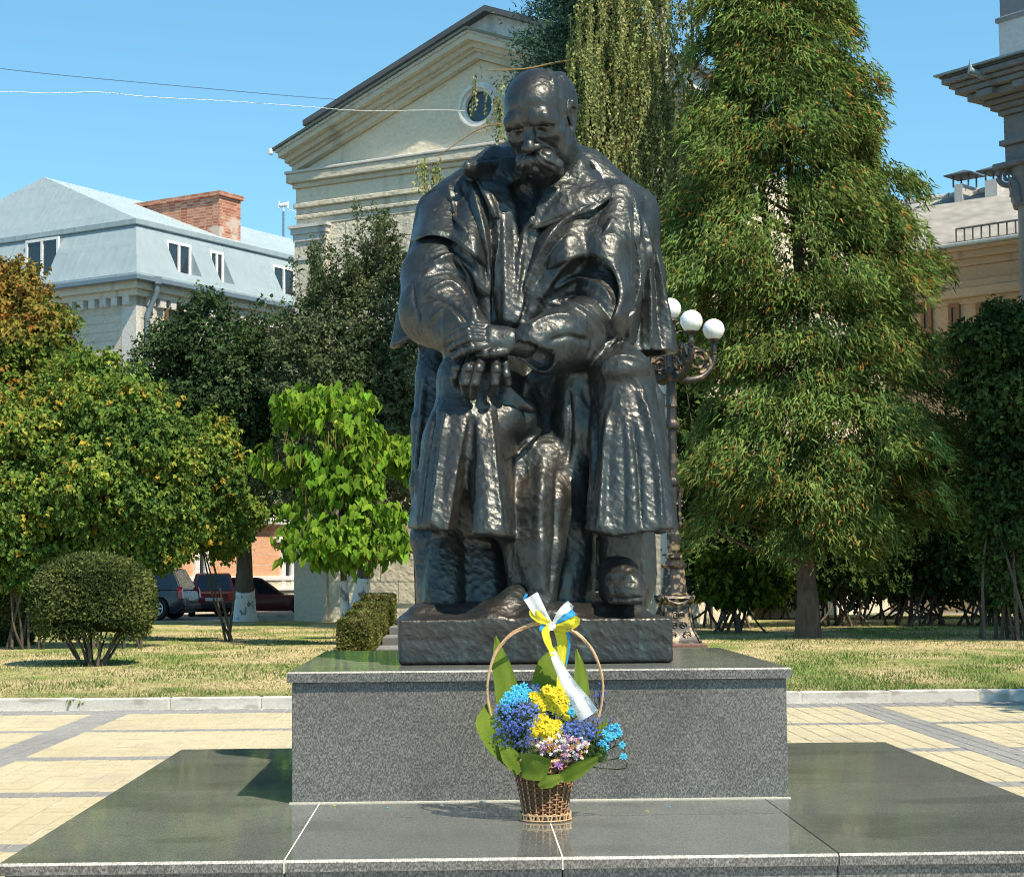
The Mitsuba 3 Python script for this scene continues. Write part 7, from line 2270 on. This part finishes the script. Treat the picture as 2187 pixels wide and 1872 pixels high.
# --- shrubs along the right side
SHR = [((0.032, 0.062, 0.022), 0.35), ((0.065, 0.11, 0.034), 0.40), ((0.12, 0.17, 0.05), 0.25)]
for seed, Y, items, lab, n, leaf, pal in (
        (91, 33.5, [(2030, 680, 0, 75, 60), (1985, 690, -0.2, 48, 46), (2080, 740, 0.2, 90, 90), (2020, 790, 0, 75, 70), (2070, 880, 0, 80, 80), (2030, 950, 0.3, 62, 70), (2075, 1040, 0, 75, 80), (2035, 1120, 0.4, 60, 60), (2050, 640, 0.4, 40, 34), (2060, 1190, 0.3, 60, 40)], 'tall dark green lilac bush at the right edge, lit on top', 6400, 0.10, SHR),
        (92, 42.0, [(1500, 1125, 0, 75, 50), (1440, 1090, 0.3, 60, 80), (1560, 1100, 0.3, 60, 60), (1500, 1010, 0.6, 90, 80), (1415, 1150, 0, 40, 50), (1560, 1150, 0.2, 50, 40), (1405, 900, 0.6, 48, 95), (1395, 745, 0.8, 44, 95), (1440, 980, 0.6, 60, 80)], 'dark shrub in deep shade right behind the street lamp', 6400, 0.11, SHR),
        (93, 42.5, [(1700, 1135, 0, 75, 56), (1640, 1080, 0.3, 80, 80), (1750, 1090, 0.3, 80, 80), (1690, 1000, 0.6, 90, 80), (1770, 1150, 0, 55, 44), (1650, 1150, 0.2, 50, 44)], 'dark shrub in deep shade right of the thuja trunk', 5200, 0.11, SHR),
        (94, 43.0, [(1850, 1140, 0, 80, 54), (1800, 1080, 0.3, 80, 80), (1900, 1090, 0.3, 80, 80), (1880, 1000, 0.6, 85, 80), (1920, 1145, 0, 55, 45), (1850, 920, 0.8, 80, 80)], 'dark shrub in deep shade further right of the thuja trunk', 5600, 0.11, SHR),
        (95, 42.0, [(1990, 1135, 0, 80, 56), (2040, 1070, 0.3, 80, 80), (1960, 1040, 0.3, 80, 80), (1990, 940, 0.6, 80, 80), (2060, 1145, 0, 60, 50)], 'dark shrub in deep shade next to the right edge', 5600, 0.11, SHR),
        (97, 49.0, [(1440, 1160, 0, 60, 48), (1540, 1165, 0, 70, 45), (1640, 1160, 0, 70, 48), (1500, 1110, 0.4, 90, 60), (1600, 1100, 0.4, 80, 60)], 'deeply shaded thicket behind the street lamp and the thuja trunk', 3600, 0.12, SHR),
        (98, 49.5, [(1730, 1162, 0, 70, 46), (1830, 1160, 0, 75, 48), (1930, 1162, 0, 75, 46), (2040, 1160, 0, 80, 50), (1780, 1105, 0.4, 90, 60), (1900, 1100, 0.4, 90, 60), (2020, 1100, 0.4, 90, 60)], 'deeply shaded thicket along the far side of the lawn at the right', 4600, 0.12, SHR),
        (96, 39.0, [(1500, 1165, 0, 70, 30), (1455, 1150, 0.2, 45, 32), (1545, 1145, 0.1, 44, 40), (1490, 1195, -0.1, 52, 26), (1560, 1190, 0, 24, 22)], 'low sunlit yellow green bush between the street lamp and the thuja trunk', 1500, 0.11, [((0.04, 0.07, 0.015), 0.4), ((0.13, 0.19, 0.025), 0.35), ((0.24, 0.27, 0.04), 0.25)])):
    t = thing('shrub', lab, 'bush')
    cl = blobs(items, Y)
    g = np.random.default_rng(seed)
    st = []
    uc = np.mean([i_[0] for i_ in items]); us = np.std([i_[0] for i_ in items]) + 18
    for q in range(16 if seed != 96 else 9):
        b = at(uc + g.normal(0, us * 0.8), 1238, Y); b[1] = Y + g.normal(0, .4); b[2] = 0.04
        c = cl[g.integers(len(cl))][0] + g.normal(0, .25, 3)
        st.append(tube(smooth_path([b, b * 0.6 + c * 0.4 + g.normal(0, .15, 3), c], 10), np.linspace(0.04, 0.010, 10), 5))
    obj('stems', cat(st), 'bark', t, smooth=True)
    crown('foliage', t, seed, cl, int(n * 0.72), 6, leaf * 1.18, 0.40, pal, droop=0.45, gap=0.43 if seed != 96 else 0.5, freq=1.4)

# --- weeds along the kerb
t = thing('weed', 'small straggling weed hanging over the kerb at the left', 'weed')
cl = blobs([(152, 1428, 0, 13, 8)], 19.05)
crown('leaves', t, 131, cl, 14, 4, 0.045, 0.26, [((0.09, 0.15, 0.04), 0.5), ((0.16, 0.22, 0.06), 0.5)], droop=-0.2, gap=0.2, freq=2)

# --- clipped shrubs
BOXG = [((0.055, 0.080, 0.030), 0.3), ((0.10, 0.135, 0.042), 0.4), ((0.17, 0.195, 0.065), 0.3)]


def clipped(name, parent, seed, pts, nrm, leaf, pal, mat='foliage', loose=0.02):
    g = np.random.default_rng(seed)
    n = len(pts)
    pos = pts + nrm * g.normal(-0.3, 1, (n, 1)) * loose
    ax = unit(nrm * 0.7 + g.normal(0, 0.7, (n, 3)) + [0, 0, 0.2]); nr = unit(nrm + g.normal(0, 0.7, (n, 3)) + [0, 0, 0.4])
    L = leaf * (0.6 + 0.8 * g.random(n))
    v, f = leaf_mesh(pos, ax, nr, L, L * 0.32, 0.3, 0.1)
    palc = np.array([c for c, _ in pal])
    k = np.clip((meshkit.fbm(pts * 3.0, 3, seed) - 0.25) * 2 * len(pal) + g.normal(0, .7, n), 0, len(pal) - 1).astype(int)
    c = np.clip(palc[k] * (0.65 + 0.7 * g.random((n, 1))), .004, .8)
    key = key_of(name, parent)
    scene[key] = mikit.ply((v, f), mat, color=np.repeat(c, 4, 0))
    return key


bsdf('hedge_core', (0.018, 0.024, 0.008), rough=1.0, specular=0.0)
ball = thing('round_bush', 'neatly clipped round bush on bare stems on the lawn at the left', 'bush')
BB = at(190, 1345, 26.6); BB[2] = 0.09
bc = at(189, 1222, 26.9)
brx, bry, brz = 119 * px(26.9), 119 * px(26.9), 96 * px(26.9)
g = np.random.default_rng(101)
d = unit(g.normal(0, 1, (36000, 3)))
sq = lambda d: d / (np.abs(d[:, :1]) ** 2.6 + np.abs(d[:, 1:2]) ** 2.6 + np.abs(d[:, 2:]) ** 2.6) ** (1 / 2.6)
lowcut = d[:, 2] > -0.72 + 0.2 * g.random(len(d))
d = d[lowcut]
wob = 0.97 + 0.07 * (meshkit.fbm(d * 3.2, 3, 6)[:, None] - 0.4) - 0.10 * np.clip(-d[:, 2:] - 0.15, 0, 1) * g.random((len(d), 1))
thinout = (d[:, 2] > -0.25) | (meshkit.fbm(d * 6, 2, 9) > 0.46)
pts = bc + sq(d) * wob * np.array([brx, bry, brz])
clipped('foliage', ball, 102, pts[thinout], d[thinout], 0.050, BOXG, loose=0.028)
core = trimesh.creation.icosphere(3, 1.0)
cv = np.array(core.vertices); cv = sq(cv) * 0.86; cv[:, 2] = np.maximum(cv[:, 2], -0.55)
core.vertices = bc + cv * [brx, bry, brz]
obj('dark_core', core, 'hedge_core', ball)  # solid core, its near-black colour giving the dark between the leaves
st = []
for q in range(16):
    a = q * 2.4; r0 = 0.06 + 0.14 * g.random()
    b0 = BB + np.array([math.cos(a) * r0, math.sin(a) * r0, -0.05]); e = bc + np.array([math.cos(a) * 0.62 * brx, math.sin(a) * .62 * bry, -0.35 * brz])
    st.append(tube(smooth_path([b0, b0 * .6 + e * .4 + g.normal(0, .03, 3), e], 8), np.linspace(0.028, 0.010, 8), 6))
obj('stems', cat(st), 'bark', ball, smooth=True)

t = thing('low_hedge', 'low clipped hedge at the very left edge behind the lilac stems', 'hedge')
a0 = at(-60, 1290, 34.5); a1 = at(40, 1290, 34.5); ztop = at(20, 1172, 34.5)[2]


def hedge_box(parent, x0, x1, y0, y1, z0, z1, seed, dens, leaf, pal):
    g = np.random.default_rng(seed)
    P, N = [], []
    for (n_, area, fn) in (((0, -1, 0), (x1 - x0) * (z1 - z0), lambda a, b: (x0 + a * (x1 - x0), y0 + 0 * a, z0 + b * (z1 - z0))), ((0, 0, 1), (x1 - x0) * (y1 - y0), lambda a, b: (x0 + a * (x1 - x0), y0 + b * (y1 - y0), z1 + 0 * a)),
                           ((1, 0, 0), (y1 - y0) * (z1 - z0), lambda a, b: (x1 + 0 * a, y0 + a * (y1 - y0), z0 + b * (z1 - z0))), ((-1, 0, 0), (y1 - y0) * (z1 - z0), lambda a, b: (x0 + 0 * a, y0 + a * (y1 - y0), z0 + b * (z1 - z0)))):
        n = int(area * dens)
        P.append(np.stack(fn(g.random(n), g.random(n)), -1)); N.append(np.tile(np.array(n_, float), (n, 1)))
    clipped('foliage', parent, seed, np.vstack(P), np.vstack(N), leaf, pal, loose=0.012)
    obj('dark_core', box(x0 + .04, x1 - .04, y0 + .04, y1 - .04, z0 - 0.05, z1 - .04), 'hedge_core', parent)  # solid box coloured near-black for the dark inside the hedge


hedge_box(t, a0[0], a1[0], 34.2, 35.4, 0.05, ztop, 103, 2200, 0.09, BOXG)
HEDGE = [((0.06, 0.085, 0.018), 0.3), ((0.13, 0.145, 0.04), 0.4), ((0.24, 0.22, 0.085), 0.3)]
steps = thing('stone_steps', 'grey stone steps beside the stepped hedge, leading to the gabled building', 'steps')
zprev = 0.05
for k_, (u0, u1, vt, y) in enumerate(((685, 745, 1257, 28.6), (702, 760, 1241, 30.2), (716, 775, 1224, 31.8), (734, 792, 1206, 33.4))):
    a, b = at(u0, vt, y), at(u1, vt, y)
    names_ = ('nearest and lowest', 'second nearest', 'third nearest', 'farthest and highest')[k_]
    t = thing('box_hedge', f'{names_} clipped block of the stepped hedge left of the statue', 'hedge')
    hedge_box(t, a[0], b[0], y, y + 1.6, 0.05, a[2], 110 + k_, 5000, 0.040, HEDGE)
    zs = 0.10 + 0.13 * k_
    obj('step', box(b[0] + 0.08, b[0] + 1.4, y + 0.6, y + 2.6, 0.0, zs + 0.09, 0.01), 'asphalt', steps)  # asphalt tone darkens the stone in place of the shade on it

# pale kerb stones and a yellow bag in the far shade
obj('kerb_block', rot_z(box(-0.75, 0.75, -0.12, 0.12, 0, 0.2, 0.02), 12).apply_translation(at(548, 1252, 53) * [1, 1, 0] + [0, 0, 0.06]), 'kerb_concrete', label='loose pale kerb stone lying by the whitewashed trunk', category='kerb stone')
bag = trimesh.creation.icosphere(3, 0.14)
bag.apply_scale((0.95, 0.8, 0.9)); bag.apply_translation(at(1412, 1212, 44) * [1, 1, 0] + [0, 0, at(1412, 1212, 44)[2]])
rough_skin(bag, 0.05, 7, 2)
bsdf('yellow_plastic', (0.75, 0.45, 0.04), rough=0.35)
obj('yellow_bag', bag, 'yellow_plastic', label='small yellow bag lying in the shade beside the street lamp', category='bag', smooth=True)
obj('side_path', box(8.5, 60, 61.0, 76.0, -0.05, 0.10), 'kerb_concrete', kind='structure', label='pale path behind the shrubs at the right')
# a tree standing outside the picture on the right: its shade lies on the lawn and the kerb
t = thing('unseen_tree', 'tree to the right of the view whose shade falls on the lawn', 'tree')
cl = [(np.array([9.3, 15.2, 4.4]), np.array([1.5, 1.5, 1.1])), (np.array([10.6, 15.6, 4.8]), np.array([1.6, 1.6, 1.4])), (np.array([8.9, 15.9, 4.2]), np.array([1.0, 1.0, 0.7]))]
limbs(t, (10.0, 15.3, 0.0), np.array([9.9, 15.4, 2.8]), cl, 0.12, seed=6)
crown('crown', t, 120, cl, 3600, 6, 0.12, 0.42, SHR, droop=0.3, gap=0.38, freq=1.2)
for seed, x, y, lab in ((121, 14.4, 30.0, 'unseen tall tree right of the view, added to shade the far lawn'), (122, 18.2, 36.0, 'second unseen tall tree right of the view, added for shade farther off')):  # two unseen trees, added to throw shade on the far lawn
    t = thing('unseen_tree', lab, 'tree')
    cl = [(np.array([x, y, 10.2]), np.array([2.7, 2.7, 2.0])), (np.array([x + 1.4, y + 0.8, 12.8]), np.array([2.6, 2.6, 1.8])), (np.array([x + 2.6, y + 1.6, 9.6]), np.array([2.6, 2.6, 1.7]))]
    limbs(t, (x + .8, y, 0.0), np.array([x + .7, y, 7.0]), cl, 0.22, seed=seed)
    crown('crown', t, seed, cl, 4600, 5, 0.22, 0.42, SHR, droop=0.3, gap=0.30, freq=1.0)
